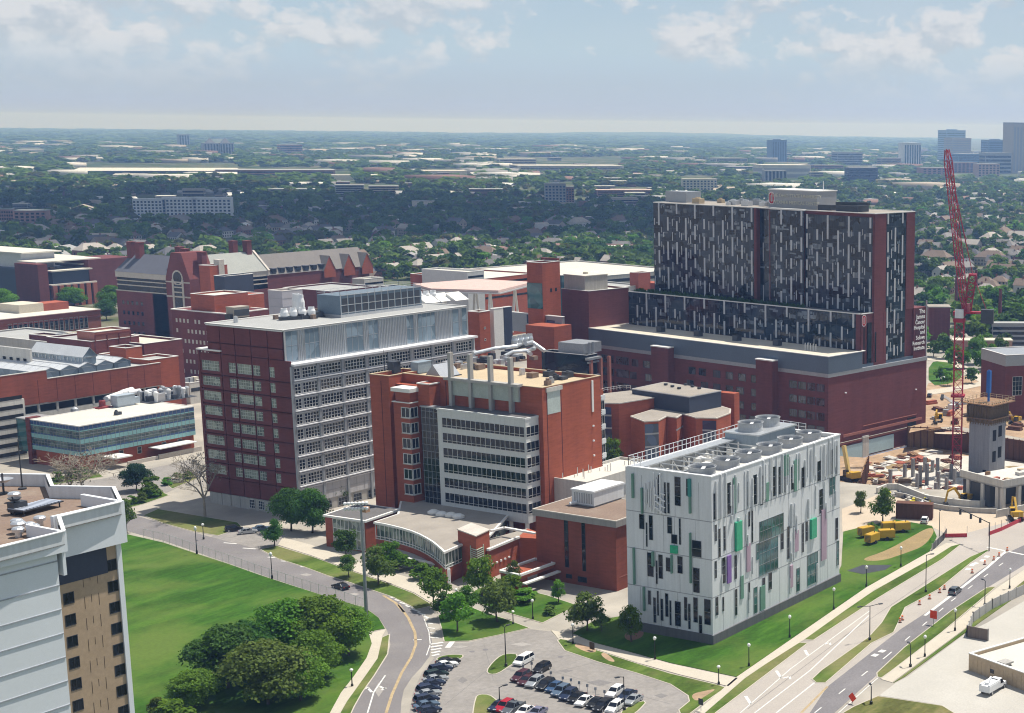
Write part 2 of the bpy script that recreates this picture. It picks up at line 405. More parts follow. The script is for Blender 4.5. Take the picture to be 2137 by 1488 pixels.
# ---------------------------------------------------------------- ground
HA = -9.615
HOSP = G(1728, 930)[:2]
def hw(x, y, z=0): return np.array([HOSP[0], HOSP[1], 0])+dirv(HA)*x+dirv(HA+90)*y+np.array([0, 0, z])
PIT = [hw(2, -.6), hw(49, -.6), hw(49, -75), hw(49, -110), hw(-4, -110), hw(-34, -62), hw(-42, -36), hw(-35, -12), hw(-8, -6)]
def suburb():
    m, t, o = nt('suburb_ground'); p = geo_pos(t)
    v = node(t, 'ShaderNodeTexVoronoi', Vector=p, Scale=.035); v2 = noise(t, p, .012, 5, .6); v3 = noise(t, p, .0016, 4, .55)
    base = ramp(t, v2, [(.33, (.035, .06, .018)), (.47, (.055, .085, .025)), (.58, (.13, .12, .075)), (.7, (.21, .195, .17))])
    base = mixc(t, ramp(t, v.outputs['Color'], [(.55, (0, 0, 0)), (.8, (.5, .5, .5))]), base, (.21, .20, .18))
    base = mixc(t, ramp(t, v3, [(.45, (0, 0, 0)), (.65, (.7, .7, .7))]), base, (.035, .06, .02))
    green = base
    # the built-up campus round the camera side is paved
    sp = node(t, 'ShaderNodeSeparateXYZ', Vector=p)
    d = mth(t, 'ADD', mth(t, 'MULTIPLY', sp.outputs[0], .80), mth(t, 'MULTIPLY', sp.outputs[1], .60))
    pv = ramp(t, noise(t, p, .05, 5), [(.3, (.25, .235, .21)), (.5, (.33, .305, .265)), (.7, (.43, .395, .34))])
    base = mixc(t, ramp(t, mth(t, 'DIVIDE', d, 2000.), [(.10, (1, 1, 1)), (.12, (0, 0, 0)), (.40, (0, 0, 0)), (.45, (1, 1, 1))]), pv, base)
    lat = mth(t, 'DIVIDE', mth(t, 'ADD', mth(t, 'MULTIPLY', sp.outputs[0], math.sin(AZ)), mth(t, 'MULTIPLY', sp.outputs[1], -math.cos(AZ))), mth(t, 'ADD', mth(t, 'MULTIPLY', sp.outputs[0], math.cos(AZ)), mth(t, 'MULTIPLY', sp.outputs[1], math.sin(AZ))))
    base = mixc(t, ramp(t, lat, [(.13, (0, 0, 0)), (.18, (1, 1, 1))]), base, green)
    bs = node(t, 'ShaderNodeBsdfPrincipled', Roughness=1.); t.links.new(base, bs.inputs['Base Color']); bs.inputs['Specular IOR Level'].default_value = .05
    t.links.new(bs.outputs[0], o.inputs[0]); return m
RAD = 18400.
outer = [Vector((RAD*math.cos(2*math.pi*i/180), RAD*math.sin(2*math.pi*i/180), 0)) for i in range(180)]
hole = [Vector((p[0], p[1], 0)) for p in PIT]
mb = MB(); pts = outer+hole; mb.add(pts, tessellate_polygon([outer, hole]))
ground = structure('ground', mb, suburb())
def offset(poly, d):
    n = len(poly); out = []
    area = sum(poly[i][0]*poly[(i+1) % n][1]-poly[(i+1) % n][0]*poly[i][1] for i in range(n))
    s = 1 if area > 0 else -1
    for i in range(n):
        a, b, c = Vector(poly[i-1][:2]), Vector(poly[i][:2]), Vector(poly[(i+1) % n][:2])
        e1, e2 = (b-a).normalized(), (c-b).normalized()
        nn = Vector((e1.y+e2.y, -e1.x-e2.x)); k = max(.35, nn.length/2)
        nn = nn.normalized()*d*s/k if nn.length > 1e-4 else Vector((0, 0))
        out.append((b.x+nn.x, b.y+nn.y))
    return out
def smooth(p, it=1):
    for _ in range(it):
        q = []
        for i in range(len(p)):
            a, b = np.array(p[i], float), np.array(p[(i+1) % len(p)], float); q += [a*.75+b*.25, a*.25+b*.75]
        p = q
    return p
def sheet(name, px, m, z, kerb=None, sm=0, world=False):
    poly = [tuple(p[:2]) for p in px] if world else [tuple(G(x, y)[:2]) for x, y in px]
    if sm: poly = [tuple(p) for p in smooth(poly, sm)]
    if kerb:
        k = MB().prism(offset(poly, .22), 0, z-.012); structure('kerb', k, kerb)
    mb = MB().prism(poly, min(-.05, z-.05), z); return structure(name, mb, m)
ROAD = [(150,1035),(297,1080),(341,1094),(403,1111),(440,1121),(539,1147),(580,1168),(635,1185),(683,1203),(735,1219),(781,1235),(820,1248),(860,1268),(879,1282),(892,1302),(899,1321),(902,1344),(896,1370),(879,1393),(860,1413),(843,1439),(838,1462),(836,1488),(836,1570),(700,1570),(733,1490),(738,1480),(755,1447),(780,1412),(808,1370),(815,1345),(808,1315),(790,1288),(761,1266),(720,1255),(683,1244),(614,1222),(546,1199),(478,1175),(410,1152),(341,1128),(300,1118),(150,1075)]
sheet('road', ROAD, asphalt, .03)
sheet('lawn', [(60,1085),(249,1112),(307,1125),(341,1133),(410,1156),(478,1178),(546,1202),(614,1224),(683,1246),(720,1257),(761,1268),(790,1290),(803,1312),(771,1318),(776,1344),(765,1374),(738,1413),(712,1446),(689,1488),(650,1570),(-160,1570)], grass_m, .10)
sheet('footpath', [(770,1323),(806,1314),(797,1330),(796,1340),(786,1375),(765,1405),(740,1440),(722,1465),(709,1488),(675,1560),(650,1560),(689,1488),(712,1446),(738,1413),(765,1374),(776,1344)], sidewalk_m, .12)
sheet('grass_verge', [(798,1331),(812,1325),(808,1365),(780,1410),(755,1445),(738,1475),(732,1488),(698,1560),(678,1560),(711,1488),(724,1465),(742,1440),(767,1405),(788,1375)], grass_v, .11, kerb_m)
sheet('car_park', [(440,1121),(480,1100),(560,1102),(612,1128),(575,1140),(543,1147),(539,1147)], asphalt_lot, .04)
sheet('grass_verge', [(300,1076),(330,1063),(495,1091),(505,1102),(455,1118),(403,1109),(341,1092)], grass_v, .11, kerb_m)
sheet('grass_verge', [(545,1147),(578,1140),(650,1162),(740,1195),(800,1215),(862,1239),(903,1264),(868,1272),(860,1266),(820,1246),(781,1233),(735,1217),(683,1201),(635,1183),(580,1166)], grass_v, .11, kerb_m)
sheet('footpath', [(590,1122),(650,1138),(720,1163),(780,1186),(840,1202),(900,1222),(960,1240),(960,1258),(905,1262),(865,1238),(800,1213),(740,1193),(650,1160),(580,1138)], sidewalk_m, .12)
sheet('grass_verge', [(915,1285),(922,1310),(928,1339),(978,1338),(1043,1325),(1103,1311),(1053,1292),(1010,1279),(978,1266),(938,1280)], grass_m, .11, kerb_m)
sheet('grass_verge', [(975,1245),(1000,1228),(1080,1228),(1141,1243),(1204,1264),(1132,1300),(1060,1279),(1000,1260)], grass_m, .11, kerb_m)
sheet('car_park', [(905,1345),(928,1342),(978,1341),(1043,1327),(1104,1313),(1150,1318),(1162,1333),(1165,1345),(1180,1358),(1250,1382),(1330,1405),(1400,1428),(1437,1452),(1438,1462),(1418,1480),(1400,1500),(1330,1570),(850,1570),(855,1488),(862,1445),(880,1405),(905,1375)], asphalt_lot, .035)
for isl in ([(911,1375),(929,1368),(963,1367),(966,1371),(958,1376),(916,1380)], [(1016,1401),(1029,1383),(1047,1368),(1063,1365),(1081,1367),(1071,1385),(1060,1392),(1039,1406),(1023,1408)],
            [(993,1456),(1002,1450),(1021,1451),(1034,1461),(1042,1469),(1034,1477),(1021,1490),(1000,1520),(985,1510)], [(1292,1490),(1322,1469),(1350,1463),(1333,1482),(1322,1490),(1300,1510)]):
    sheet('grass_island', isl, grass_v, .12, kerb_m, 1)
sheet('grass_verge', [(1165,1338),(1172,1333),(1190,1340),(1260,1363),(1330,1386),(1400,1407),(1500,1431),(1513,1436),(1470,1466),(1425,1500),(1418,1482),(1440,1464),(1437,1452),(1400,1428),(1330,1405),(1250,1382),(1180,1358)], grass_v, .11, kerb_m)
sheet('bare_soil', [(1196,1347),(1212,1343),(1240,1352),(1246,1362),(1228,1363),(1210,1356)], dirt_m, .116, sm=2)
sheet('bare_soil', [(1252,1366),(1262,1362),(1280,1376),(1284,1383),(1268,1380)], dirt_m, .116, sm=2)
sheet('bare_soil', [(1440,1450),(1475,1442),(1497,1438),(1470,1455),(1452,1466)], dirt_m, .116, sm=2)
sheet('footpath', [(1150,1316),(1196,1325),(1240,1343),(1310,1361),(1400,1386),(1540,1416),(1520,1433),(1420,1409),(1330,1384),(1260,1361),(1190,1338),(1165,1334)], sidewalk_m, .12)
sheet('lawn', [(1196,1322),(1240,1296),(1310,1284),(1488,1340),(1740,1215),(1756,1180),(1760,1110),(1800,1100),(1870,1085),(1945,1098),(1955,1120),(1940,1151),(1809,1225),(1537,1413),(1400,1384),(1310,1359),(1240,1341)], grass_m, .10)
sheet('bare_soil', [(1790,1170),(1850,1150),(1900,1122),(1940,1100),(1952,1108),(1930,1140),(1890,1155),(1840,1172)], mat('bare_soil_mix', (.27, .20, .10), 1, .3, .12), .106, sm=2)
sheet('bare_soil', [(1300,1325),(1325,1312),(1345,1318),(1340,1332),(1310,1340)], dirt_red, .106, sm=2)
sheet('footpath', [(1380,1570),(1451,1488),(1537,1414),(1809,1226),(1940,1152),(1975,1134),(2003,1136),(1985,1141),(1945,1166),(1822,1233),(1678,1336),(1555,1414),(1470,1488),(1405,1570)], sidewalk_m, .12)
sheet('road', [(1430,1570),(1490,1488),(1684,1343),(1830,1249),(1966,1167),(1990,1120),(2137,1080),(2400,1000),(2400,1080),(2137,1190),(1985,1276),(1888,1352),(1832,1413),(1735,1488),(1640,1570)], conc_road, .028)
sheet('road', [(1600,1570),(1690,1488),(1727,1433),(1880,1313),(1966,1257),(2029,1202),(2091,1159),(2137,1138),(2400,1020),(2400,1060),(2137,1180),(2060,1227),(1985,1274),(1888,1350),(1829,1410),(1741,1488),(1650,1570)], asphalt_dk, .036)
sheet('grass_verge', [(1676,1335),(1697,1336),(1830,1249),(1966,1167),(2005,1136),(1986,1135),(1944,1166),(1823,1234)], grass_v, .11, kerb_m)
sheet('grass_verge', [(1405,1570),(1435,1570),(1492,1488),(1684,1343),(1664,1342),(1555,1416),(1472,1488)], grass_v, .11, kerb_m)
sheet('grass_verge', [(1696,1418),(1704,1425),(1722,1425),(1817,1343),(1864,1320),(1888,1268),(1958,1230),(2025,1175),(2062,1150),(2060,1148),(2025,1163),(1962,1203),(1860,1268),(1841,1300),(1813,1331),(1715,1400)], grass_v, .13, kerb_m)
sheet('grass_verge', [(1832,1413),(1839,1415),(1856,1403),(1966,1319),(2078,1225),(2060,1227),(1985,1276),(1888,1352),(1831,1405)], grass_v, .12, kerb_m)
sheet('footpath', [(1838,1418),(1862,1425),(2013,1313),(2137,1212),(2400,1080),(2400,1060),(2137,1190),(2080,1228),(1966,1321),(1856,1405)], sidewalk_m, .10)
sheet('grass_verge', [(1864,1426),(1888,1413),(2013,1322),(2137,1234),(2400,1110),(2400,1082),(2137,1213),(2013,1315)], grass_v, .13)
sheet('grass_verge', [(1782,1476),(1832,1454),(1966,1474),(1992,1490),(2010,1570),(1700,1570),(1748,1496)], grass_dry, .12, kerb_m)
sheet('gravel_yard', [(1870,1425),(1895,1412),(2016,1322),(2060,1300),(2137,1255),(2400,1150),(2400,1570),(2010,1570),(1990,1488),(1965,1472),(1835,1452)], mat('gravel', (.43, .41, .37), 1, .14, .08, c2=(.50, .48, .44)), .05)
# road markings
def stripe(px, w, m=paint_w, z=.05, name='road_marking', dash=None):
    pts = [G(x, y)[:2] for x, y in px]; mb = MB()
    for a, b in zip(pts[:-1], pts[1:]):
        d = b-a; ln = np.hypot(*d); d = d/ln; n = np.array([-d[1], d[0]])*w/2
        s = 0.
        while s < ln:
            e = min(ln, s+(dash[0] if dash else ln))
            p, q = a+d*s, a+d*e
            mb.add([(*(p-n), z), (*(q-n), z), (*(q+n), z), (*(p+n), z)], ((0, 1, 2, 3),))
            s = e+(dash[1] if dash else 0)
    return structure(name, mb, m)
stripe([(832,1262),(852,1290),(866,1320),(868,1345),(858,1372),(838,1405),(818,1450),(806,1488)], .55, paint_y)
stripe([(800,1243),(825,1258),(843,1278)], .6, paint_y)
stripe([(804,1410),(780,1445),(767,1488)], .28)
stripe([(885,1292),(895,1318),(898,1345),(890,1368)], .2)
for k in range(9):
    f = k/8.; x, y = 795+f*70+f*f*20, 1236+f*36+f*f*14
    stripe([(x, y), (x+24-8*f, y+5+2*f)], .5)
for k in range(5): stripe([(897+k*1.2, 1345+k*6), (925-k*2, 1341+k*6)], .7)
for x, y in ((572,1162),(640,1182),(700,1202),(480,1132),(520,1143),(600,1170)): stripe([(x-13, y+1), (x+14, y+3)], .55)
stripe([(934,1352),(946,1337)], 1.1)
for y in (1290,1300,1310,1320,1330): stripe([(885+(y-1290)*.3, y), (899+(y-1290)*.45, y+2)], .5)
stripe([(880,1335),(862,1336)], .4)
for p in ([(760,1438),(772,1436)], [(766,1434),(776,1445)], [(793,1433),(803,1438)], [(797,1440),(806,1436)]): stripe(p, .5)
stripe([(1545,1488),(1650,1396),(1815,1275)], .2); stripe([(1575,1488),(1690,1400),(1813,1285)], .26)
for a, b in (((1556,1453),(1567,1470)), ((1620,1400),(1630,1415)), ((1680,1357),(1686,1368))): stripe([a, b], .6)
for p in ([(1634,1416),(1648,1412),(1649,1418)], [(1721,1345),(1731,1341),(1733,1346)]): stripe(p, .45)
stripe([(1620,1488),(1700,1425)], .3); stripe([(1727,1433),(1672,1488)], .5, paint_y)
stripe([(1700,1488),(1850,1370),(1985,1255),(2100,1170)], .25, dash=(3, 8))
stripe([(1822,1370),(1850,1354)], 1.2, dash=(1.6, 1.4))
stripe([(1930,1285),(2000,1232),(2060,1185),(2100,1150)], .7)
stripe([(2018,1190),(2030,1178),(2048,1172),(2062,1160)], 1.2, dash=(2, 2)); stripe([(2060,1142),(2137,1158)], .8)
stripe([(1750,1488),(1840,1408),(1900,1345),(2000,1270)], .2)
for c in ((911,1352),(985,1360),(1013,1356),(1170,1371)): 
    p = G(*c); structure('manhole_cover', MB().lathe((p[0], p[1], .03), [(.01, .025), (.55, .025), (.56, 0)], 14), asphalt_dk)
rp = random.Random(17)
def blob(px, py, w_, h_, n=9): return [(px+w_*(.75+.5*rp.random())*math.cos(6.283*i/n), py+h_*(.75+.5*rp.random())*math.sin(6.283*i/n)) for i in range(n)]
 
patch = mat('asphalt_patch', (.19, .18, .175), .95, .2, .4); patch2 = mat('asphalt_worn', (.31, .29, .27), .95, .2, .3)
for i, (px, py, w_, h_) in enumerate(((500, 1153, 30, 5), (640, 1200, 22, 4), (842, 1300, 7, 12), (790, 1440, 12, 18), (880, 1325, 5, 10), (740, 1240, 20, 4), (965, 1420, 16, 10), (1090, 1345, 30, 5), (1250, 1425, 40, 9), (960, 1350, 22, 4), (1380, 1452, 22, 8), (1010, 1480, 20, 7), (1180, 1400, 20, 5))):
    sheet('asphalt_patch', blob(px, py, w_*.7, h_*.7, 4), patch2 if i % 2 else patch, .042+.0005*i)
for a_, b_ in (((1000, 1440), (1290, 1372)), ((930, 1470), (1040, 1380)), ((1130, 1395), (1400, 1470)), ((1560, 1480), (1800, 1300)), ((1760, 1330), (1960, 1195)), ((700, 1245), (470, 1160)), ((1010, 1345), (1030, 1420))): stripe([a_, b_], .12, patch, .049, 'crack_seal')
for i in range(26): 
    p = G(1060+i*11.+rp.uniform(-4, 4), 1398+i*3.1+rp.uniform(-3, 3)); sheet('oil_stain', [(p[0]+.5*math.cos(k*.9)*rp.uniform(.5, 1.3), p[1]+.5*math.sin(k*.9)*rp.uniform(.5, 1.3)) for k in range(7)], patch, .0505, None, 0, True)
sheet('car_park', [(70, 1018), (210, 1000), (405, 958), (425, 990), (345, 1030), (262, 1062), (255, 1040)], asphalt_lot, .045)
sheet('grass_verge', [(262, 1046), (330, 1024), (352, 1034), (300, 1052), (268, 1060)], grass_v, .11, kerb_m); sheet('grass_verge', [(335, 1002), (395, 985), (412, 998), (360, 1020)], grass_v, .11, kerb_m); sheet('grass_verge', [(100, 1000), (200, 985), (215, 995), (110, 1012)], grass_v, .11, kerb_m)
def railing(mb, pts, h=1.1, step=2.2, r=.05, closed=False, mi=0):
    pts = [Vector(p) for p in pts]
    for a, b in zip(pts, pts[1:]+(pts[:1] if closed else [])):
        n = max(1, int((b-a).length/step))
        for i in range(n+1):
            q = a.lerp(b, i/n); mb.bar(q, q+Vector((0, 0, h)), r*1.2, None, mi)
        for k in (.5, 1.): mb.bar(a+Vector((0, 0, h*k)), b+Vector((0, 0, h*k)), r, None, mi)
def fanmesh(r, h):
    mb = MB(); mb.lathe((0, 0, 0), [(r*1.04, 0), (r*.97, h*.45), (r, h), (r+.12, h), (r+.12, h-.15), (r*.93, h-.16), (r*.9, h*.45), (r*.96, .05)], 28, 0)
    mb.lathe((0, 0, 0), [(.01, h*.5), (r*.9, h*.42)], 24, 1)
    mb.lathe((0, 0, h*.5), [(.01, .35), (.45, .3), (.45, 0)], 12, 0)
    for i in range(4):
        a = math.pi*i/2+.4; mb.bar((0, 0, h*.62), (math.cos(a)*r*.86, math.sin(a)*r*.86, h*.66), .75, .05, 2)
    return mb
# ================================================================ white panelled utility building with the coloured fins
WB = Bld('white_panel_building', 'white panelled building with scattered slit windows, green glass boxes and cooling fans on its roof', G(1488, 1345))
WH, WX, WY = 35.3, 53.4, 21.4
mb = MB(); mb.box(-.35, WX+.2, -.35, WY+.2, 0, 2.0); WB.part('plinth', mb, mat('plinth_concrete', (.13, .13, .135), .8, .15, .3, streak=.4))
mb = MB(); mb.box(0, WX, 0, .6, 2, WH); mb.box(0, .6, .6, WY-.6, 2, WH); mb.box(WX-.6, WX, .6, WY-.6, 2, WH); mb.box(0, WX, WY-.6, WY, 2, WH)
for z in (9.95, 18., 26.):     # open panel joints, shown as shallow proud courses either side
    for side in 'RL': fbox(mb, side, 0, 0, WX if side == 'R' else WY, z-.09, z+.09, .0, .012, 1)
for side, n, ln in (('R', 12, WX), ('L', 5, WY)):
    for k in range(4):
        for i in range(1, n):
            s = ln*(i+random.uniform(-.3, .3))/n; z0 = (2, 10, 18.1, 26.1)[k]; fbox(mb, side, 0, s-.05, s+.05, z0, z0+7.8, 0, .010, 1)
WB.part('wall', mb, [white_panel, mat('panel_joint', (.32, .33, .35), .8)])
mb = MB(); mb.box(-.12, WX+.12, -.12, .75, WH, WH+.22); mb.box(-.12, .75, .75, WY-.6, WH, WH+.22); mb.box(WX-.75, WX+.12, .75, WY-.6, WH, WH+.22); WB.part('coping', mb, white_paint)
mb = MB(); mb.box(.6, WX-.6, .6, WY-.6, 31., 31.6); WB.part('roof', mb, roof_white)
mb = MB(); mb.box(3.5, WX-1, .8, 7.4, 30, 34.5); WB.part('fan_platform', mb, concrete_lt)
mb = MB()
for i in range(9):
    x = 3+i*4.3; mb.bar((x, 8.2, 30), (x, 8.2, 35.2), .35); mb.bar((x, WY-3.6, 30), (x, WY-3.6, 35.2), .35)
    if i < 8: mb.bar((x, WY-3.6, 35), (x+4.3, WY-3.6, 30.2), .25)
    mb.bar((x, 8.2, 35), (x, WY-3.6, 35.), .22)
mb.bar((2, 8.2, 35.2), (WX-1, 8.2, 35.2), .3); mb.bar((2, WY-3.6, 35.2), (WX-13, WY-3.6, 35.2), .3)
WB.part('steel_bracing', mb, galv)
mb = MB()
for i in range(60):
    x = 2+random.random()*36; y = 8.6+random.random()*8; h = random.uniform(.8, 3.5)
    if random.random() < .5: mb.tube((x, y, 31.62), (x, y, 31.6+h), .22, n=8)
    else: mb.box(x, x+random.uniform(.5, 2.2), y, y+random.uniform(.5, 1.6), 31.62, 31.6+h)
WB.part('pipework', mb, coping_w)
mb = MB(); mb.box(.8, 40, WY-3.4, WY+.1, WH-.3, WH-.05); WB.part('catwalk', mb, galv)
mb = MB(); railing(mb, [(1, WY-.1, WH), (40, WY-.1, WH), (45, WY+.2, WH)], 2.1, 1.6, .09); railing(mb, [(1, WY-.1, WH), (1, WY-3.2, WH)], 2.1, 1.5, .09)
railing(mb, [(WX-8, WY-.2, WH+.6), (WX-.3, WY-.2, WH+.6), (WX-.3, 9, WH+.2)], 1.6, 2, .08); WB.part('railing', mb, white_paint)
q = WB.G(1514, 895, 38.); mb = MB(); mb.box(36.5, 52.6, 11.6, 20.6, 30, 36.6); mb.box(36.2, 52.9, 11.3, 20.9, 36.6, 36.9, 1); WB.part('cooling_tower_box', mb, [mat('tower_blue_grey', (.30, .36, .41), .5, .1, .3, streak=.2), galv])
fm = fanmesh(2.85, 2.0).mesh('cooling_fan', [mat('fan_ring', (.40, .41, .42), .5, .1, .5, metal=.3), mat('fan_pit', (.10, .10, .105), .8), white_paint])
for px, py in ((1465, 975), (1516, 959), (1562, 944), (1606, 929), (1649, 915), (1688, 903)):
    q = WB.G(px, py, 36.2); inst(fm, 'cooling_fan', WB.o, (q[0], q[1], 34.5))
for x in (40.6, 48.): inst(fm, 'cooling_fan', WB.o, (x, 16.3, 36.9), 0)
WIN_D = glass('slit_glass', (.009, .012, .016), .06, 1.4)
def pxwin(b, side, off, sc, ox, oy, rects, name, mats, depth=.1, frame=.05, **kw):
    for r in rects:
        t0, z1 = b.fp(side, off, ox+r[0]/sc, oy+r[1]/sc); t1, z0 = b.fp(side, off, ox+r[2]/sc, oy+r[3]/sc)
        if t1 < t0: t0, t1 = t1, t0
        if z1 < z0: z0, z1 = z1, z0
        t0 -= .08; t1 += .12
        ww, hh = t1-t0, z1-z0
        me = winmesh(ww, hh, max(1, round(ww/1.6)), max(1, round(hh/2.2)), mats[0], mats[1], frame, depth, .06)
        b.place(me, name, side, off, t0, z0, round(ww, 1))
pxwin(WB, 'L', 0, 3.718, 1290, 950, [(440,165,485,395),(530,180,552,318),(360,208,372,452),(384,210,400,452),(168,455,203,575),(217,520,228,710),(243,465,270,660),(385,478,418,610),(415,610,458,690),(474,490,487,695),(576,655,645,795),(228,752,275,945),(295,815,307,1000),(316,768,347,960),(373,790,410,905),(463,780,500,920),(585,870,632,1070),(235,1045,255,1160),(275,1100,295,1300),(306,1050,317,1245),(331,1110,350,1285),(370,1070,390,1255),(402,1125,414,1320),(443,1130,487,1330),(515,1100,537,1285),(548,1150,562,1350),(588,1100,618,1300),(672,1115,718,1320),(632,1240,652,1385),(312,150,322,360)], 'window', (frame_alu, WIN_D))
pxwin(WB, 'R', 0, 2.977, 1280, 850, [(622,535,635,695),(706,470,728,660),(832,465,843,610),(870,420,890,600),(912,430,928,605),(988,370,1005,550),(1027,370,1037,540),(1063,420,1072,525),(1102,370,1117,510),(1170,375,1183,495),(1268,335,1287,455),(1313,295,1323,430),(1347,265,1362,415),(1382,240,1392,410),(630,730,640,830),(652,755,663,930),(685,740,695,890),(838,650,846,740),(858,640,866,840),(1280,510,1298,655),(1172,720,1180,900),(1195,710,1205,830),(1080,740,1092,940),(1040,785,1055,880),(1380,690,1393,820),(675,935,695,1090),(752,920,765,1065),(630,955,640,1060),(635,1180,650,1290),(678,1180,685,1265),(755,1130,768,1290),(838,1090,846,1195),(925,1060,940,1110),(965,1030,982,1130)], 'window', (frame_alu, WIN_D))
pxwin(WB, 'R', 0, 2.977, 1280, 850, [(1343,440,1375,535),(908,712,1055,780),(905,842,1020,1002),(887,848,903,945),(1205,920,1268,1082),(873,1120,893,1275),(1138,1000,1155,1140),(1388,830,1398,980)], 'window', (frame_alu, glass_teal))
def fins(side, rects, sc, ox, oy, m, d=.9, name='fin', th=None):
    for r in rects:
        t0, z1 = WB.fp(side, 0, ox+r[0]/sc, oy+r[1]/sc); t1, z0 = WB.fp(side, 0, ox+r[2]/sc, oy+r[3]/sc)
        if t1 < t0: t0, t1 = t1, t0
        tm = (t0+t1)/2; w = th or (t1-t0)
        mb = MB(); fbox(mb, side, 0, tm-w/2, tm+w/2, min(z0, z1), max(z0, z1), .02, d); WB.part(name, mb, m)
fins('L', [(112,140,128,330),(184,250,198,450),(122,715,138,1000),(560,600,574,990),(557,318,570,450),(200,1020,214,1205),(416,770,426,915),(268,745,284,860)], 3.718, 1290, 950, sage_fin, .55)
fins('L', [(412,694,465,762)], 3.718, 1290, 950, green_glass, .5, 'glass_box')
fins('L', [(548,180,570,320)], 3.718, 1290, 950, mat('teal_fin', (.04, .24, .22), .3, .2), .5)
fins('R', [(752,715,790,880),(1220,697,1252,805)], 2.977, 1280, 850, green_glass, .55, 'glass_box')
fins('R', [(703,925,728,1085)], 2.977, 1280, 850, purple_fin, .3)
fins('R', [(825,850,848,1015),(1290,640,1320,940),(1122,770,1146,890),(1095,985,1112,1115)], 2.977, 1280, 850, pink_fin, .25)
fins('R', [(742,440,762,655),(945,470,963,580),(1120,330,1145,515),(1060,300,1085,420),(910,1115,940,1250),(788,1050,806,1185)], 2.977, 1280, 850, sage_fin, .22)
fins('R', [(727,670,731,720),(770,685,774,720),(856,555,861,640),(1100,600,1104,750),(1130,670,1134,780),(1205,570,1209,690),(1313,590,1317,690),(1372,520,1376,610),(826,790,830,860),(1098,905,1102,960)], 2.977, 1280, 850, white_panel, .5, 'fin', .16)
rr = random.Random(3)
x = 1.3
while x < WX-.5:
    mb = MB(); fbox(mb, 'R', 0, x, x+rr.choice((.12, .2, .3)), 26.05+rr.choice((0, 0, .6, 2)), WH-.02-rr.choice((0, 0, 1, 3)), .015, rr.uniform(.16, .4)); WB.part('fin', mb, white_panel)
    x += rr.choice((.75, 1.1, 1.4, 1.8, 2.4))
for k in range(14):
    x = rr.uniform(1.5, WX-1.5); z0 = rr.choice((2.1, 10.1, 18.2)); mb = MB(); fbox(mb, 'R', 0, x, x+.14, z0+rr.uniform(0, 2), z0+rr.uniform(4, 7.7), .015, rr.uniform(.15, .3)); WB.part('fin', mb, white_panel)
mb = MB()
for k in range(7): mb.box(-.35-.1*(k % 3), -.02, 13.2+k*.52, 13.35+k*.52, 26.3+(k*37 % 11)*.2, 33.5-(k*53 % 7)*.4)
for k in range(10): mb.bar((-.4, 11.2+(k % 3)*.8, 26.4+k*.45), (-.6, 12.1+(k % 3)*.8, 26.7+k*.45), .22)
mb.tube((-.4, 12.4, 26.2), (-.4, 12.4, 34.9), .16); mb.tube((-.4, 14., 26.2), (-.4, 14., 34.9), .1); WB.part('vent_pipes', mb, white_paint)
# ================================================================ maroon and glass research tower
RB = Bld('maroon_tower', 'maroon tower with a silver grid side and a pale glass penthouse', G(625, 1080))
RX, RY, RZ, CZ = 71., 35., 41.2, 50.6
mb = MB(); mb.box(.5, RX, .35, RY, 3.2, RZ); mb.box(.5, RX-.3, 2.6, 31.5, RZ, CZ-.4); RB.part('wall', mb, brick_groove)
mb = MB(); rows = [8.75+4.13*i for i in range(8)]
lw = [(27.3, 34.2), (20.95, 23.7), (14.85, 20.4), (11.6, 14.35), (6.2, 8.1)]
gx = [0, 8.2, 14.6, 20.7, 26.4, RY]     # dark vertical grooves
zs = [3.2]+[r-.95 for r in rows]+[42.6]
for k in range(len(zs)-1):
    z0, z1 = zs[k]+.14, zs[k+1]-.14
    for a, b_ in zip(gx[:-1], gx[1:]):
        a, b_ = a+.16, b_-.16
        if k == 0: mb.box(.12, .5, a, b_, z0, z1); continue
        wz0, wz1 = rows[k-1], rows[k-1]+2.75
        cut = sorted([(max(a, p), min(b_, q)) for p, q in lw if q > a and p < b_])
        mb.box(.12, .5, a, b_, z0, wz0)
        if wz1 < z1: mb.box(.12, .5, a, b_, wz1, z1)
        s = a
        for p, q in cut:
            if p > s: mb.box(.12, .5, s, p, wz0, wz1)
            s = max(s, q)
        if s < b_: mb.box(.12, .5, s, b_, wz0, wz1)
for a, b_ in zip([2.6, 8.2, 14.6, 20.7, 26.4], [8.2, 14.6, 20.7, 26.4, 31.5]):
    mb.box(.12, .5, a+.16, b_-.16, 42.7, 45.4); mb.box(.12, .5, a+.16, b_-.16, 45.7, CZ-.5)
RB.part('brick_panels', mb, brick_dark)
mb = MB()
for r in rows: mb.box(-.02, .2, .4, RY, r-1.55, r-1.35)
RB.part('string_course', mb, brick_plum)
pale = mat('pale_green_frame', (.44, .50, .46), .6, .08)
lwm = {i: winmesh(q-p, 2.75, max(2, round((q-p)/.95)), 3, pale, glass_green, .12, .12, .1) for i, (p, q) in enumerate(lw)}
for r in rows:
    for i, (p, q) in enumerate(lw): RB.place(lwm[i], 'window', 'L', .38, p, r, round(q-p, 1))
mb = MB(); mb.box(.15, RX, .2, RY-.4, 0, 3.2)
for i in range(9): mb.box(.0, .5, 1+i*3.6, 2.2+i*3.6, 0, 3.2)
RB.part('base_storey', mb, concrete)
gm = winmesh(2.1, 2.5, 3, 3, frame_white, glass_dark, .1, .1, .08)
for i in range(5): RB.place(gm, 'ground_window', 'L', .13, 2.5+i*3.6, .4, 2.1)
mb = MB(); mb.box(-.05, .55, RY-.35, RY+.4, 3.2, 43.2); mb.box(.5, RX, RY, RY+.1, 3.2, RZ); RB.part('brick_pier', mb, brick_dark)
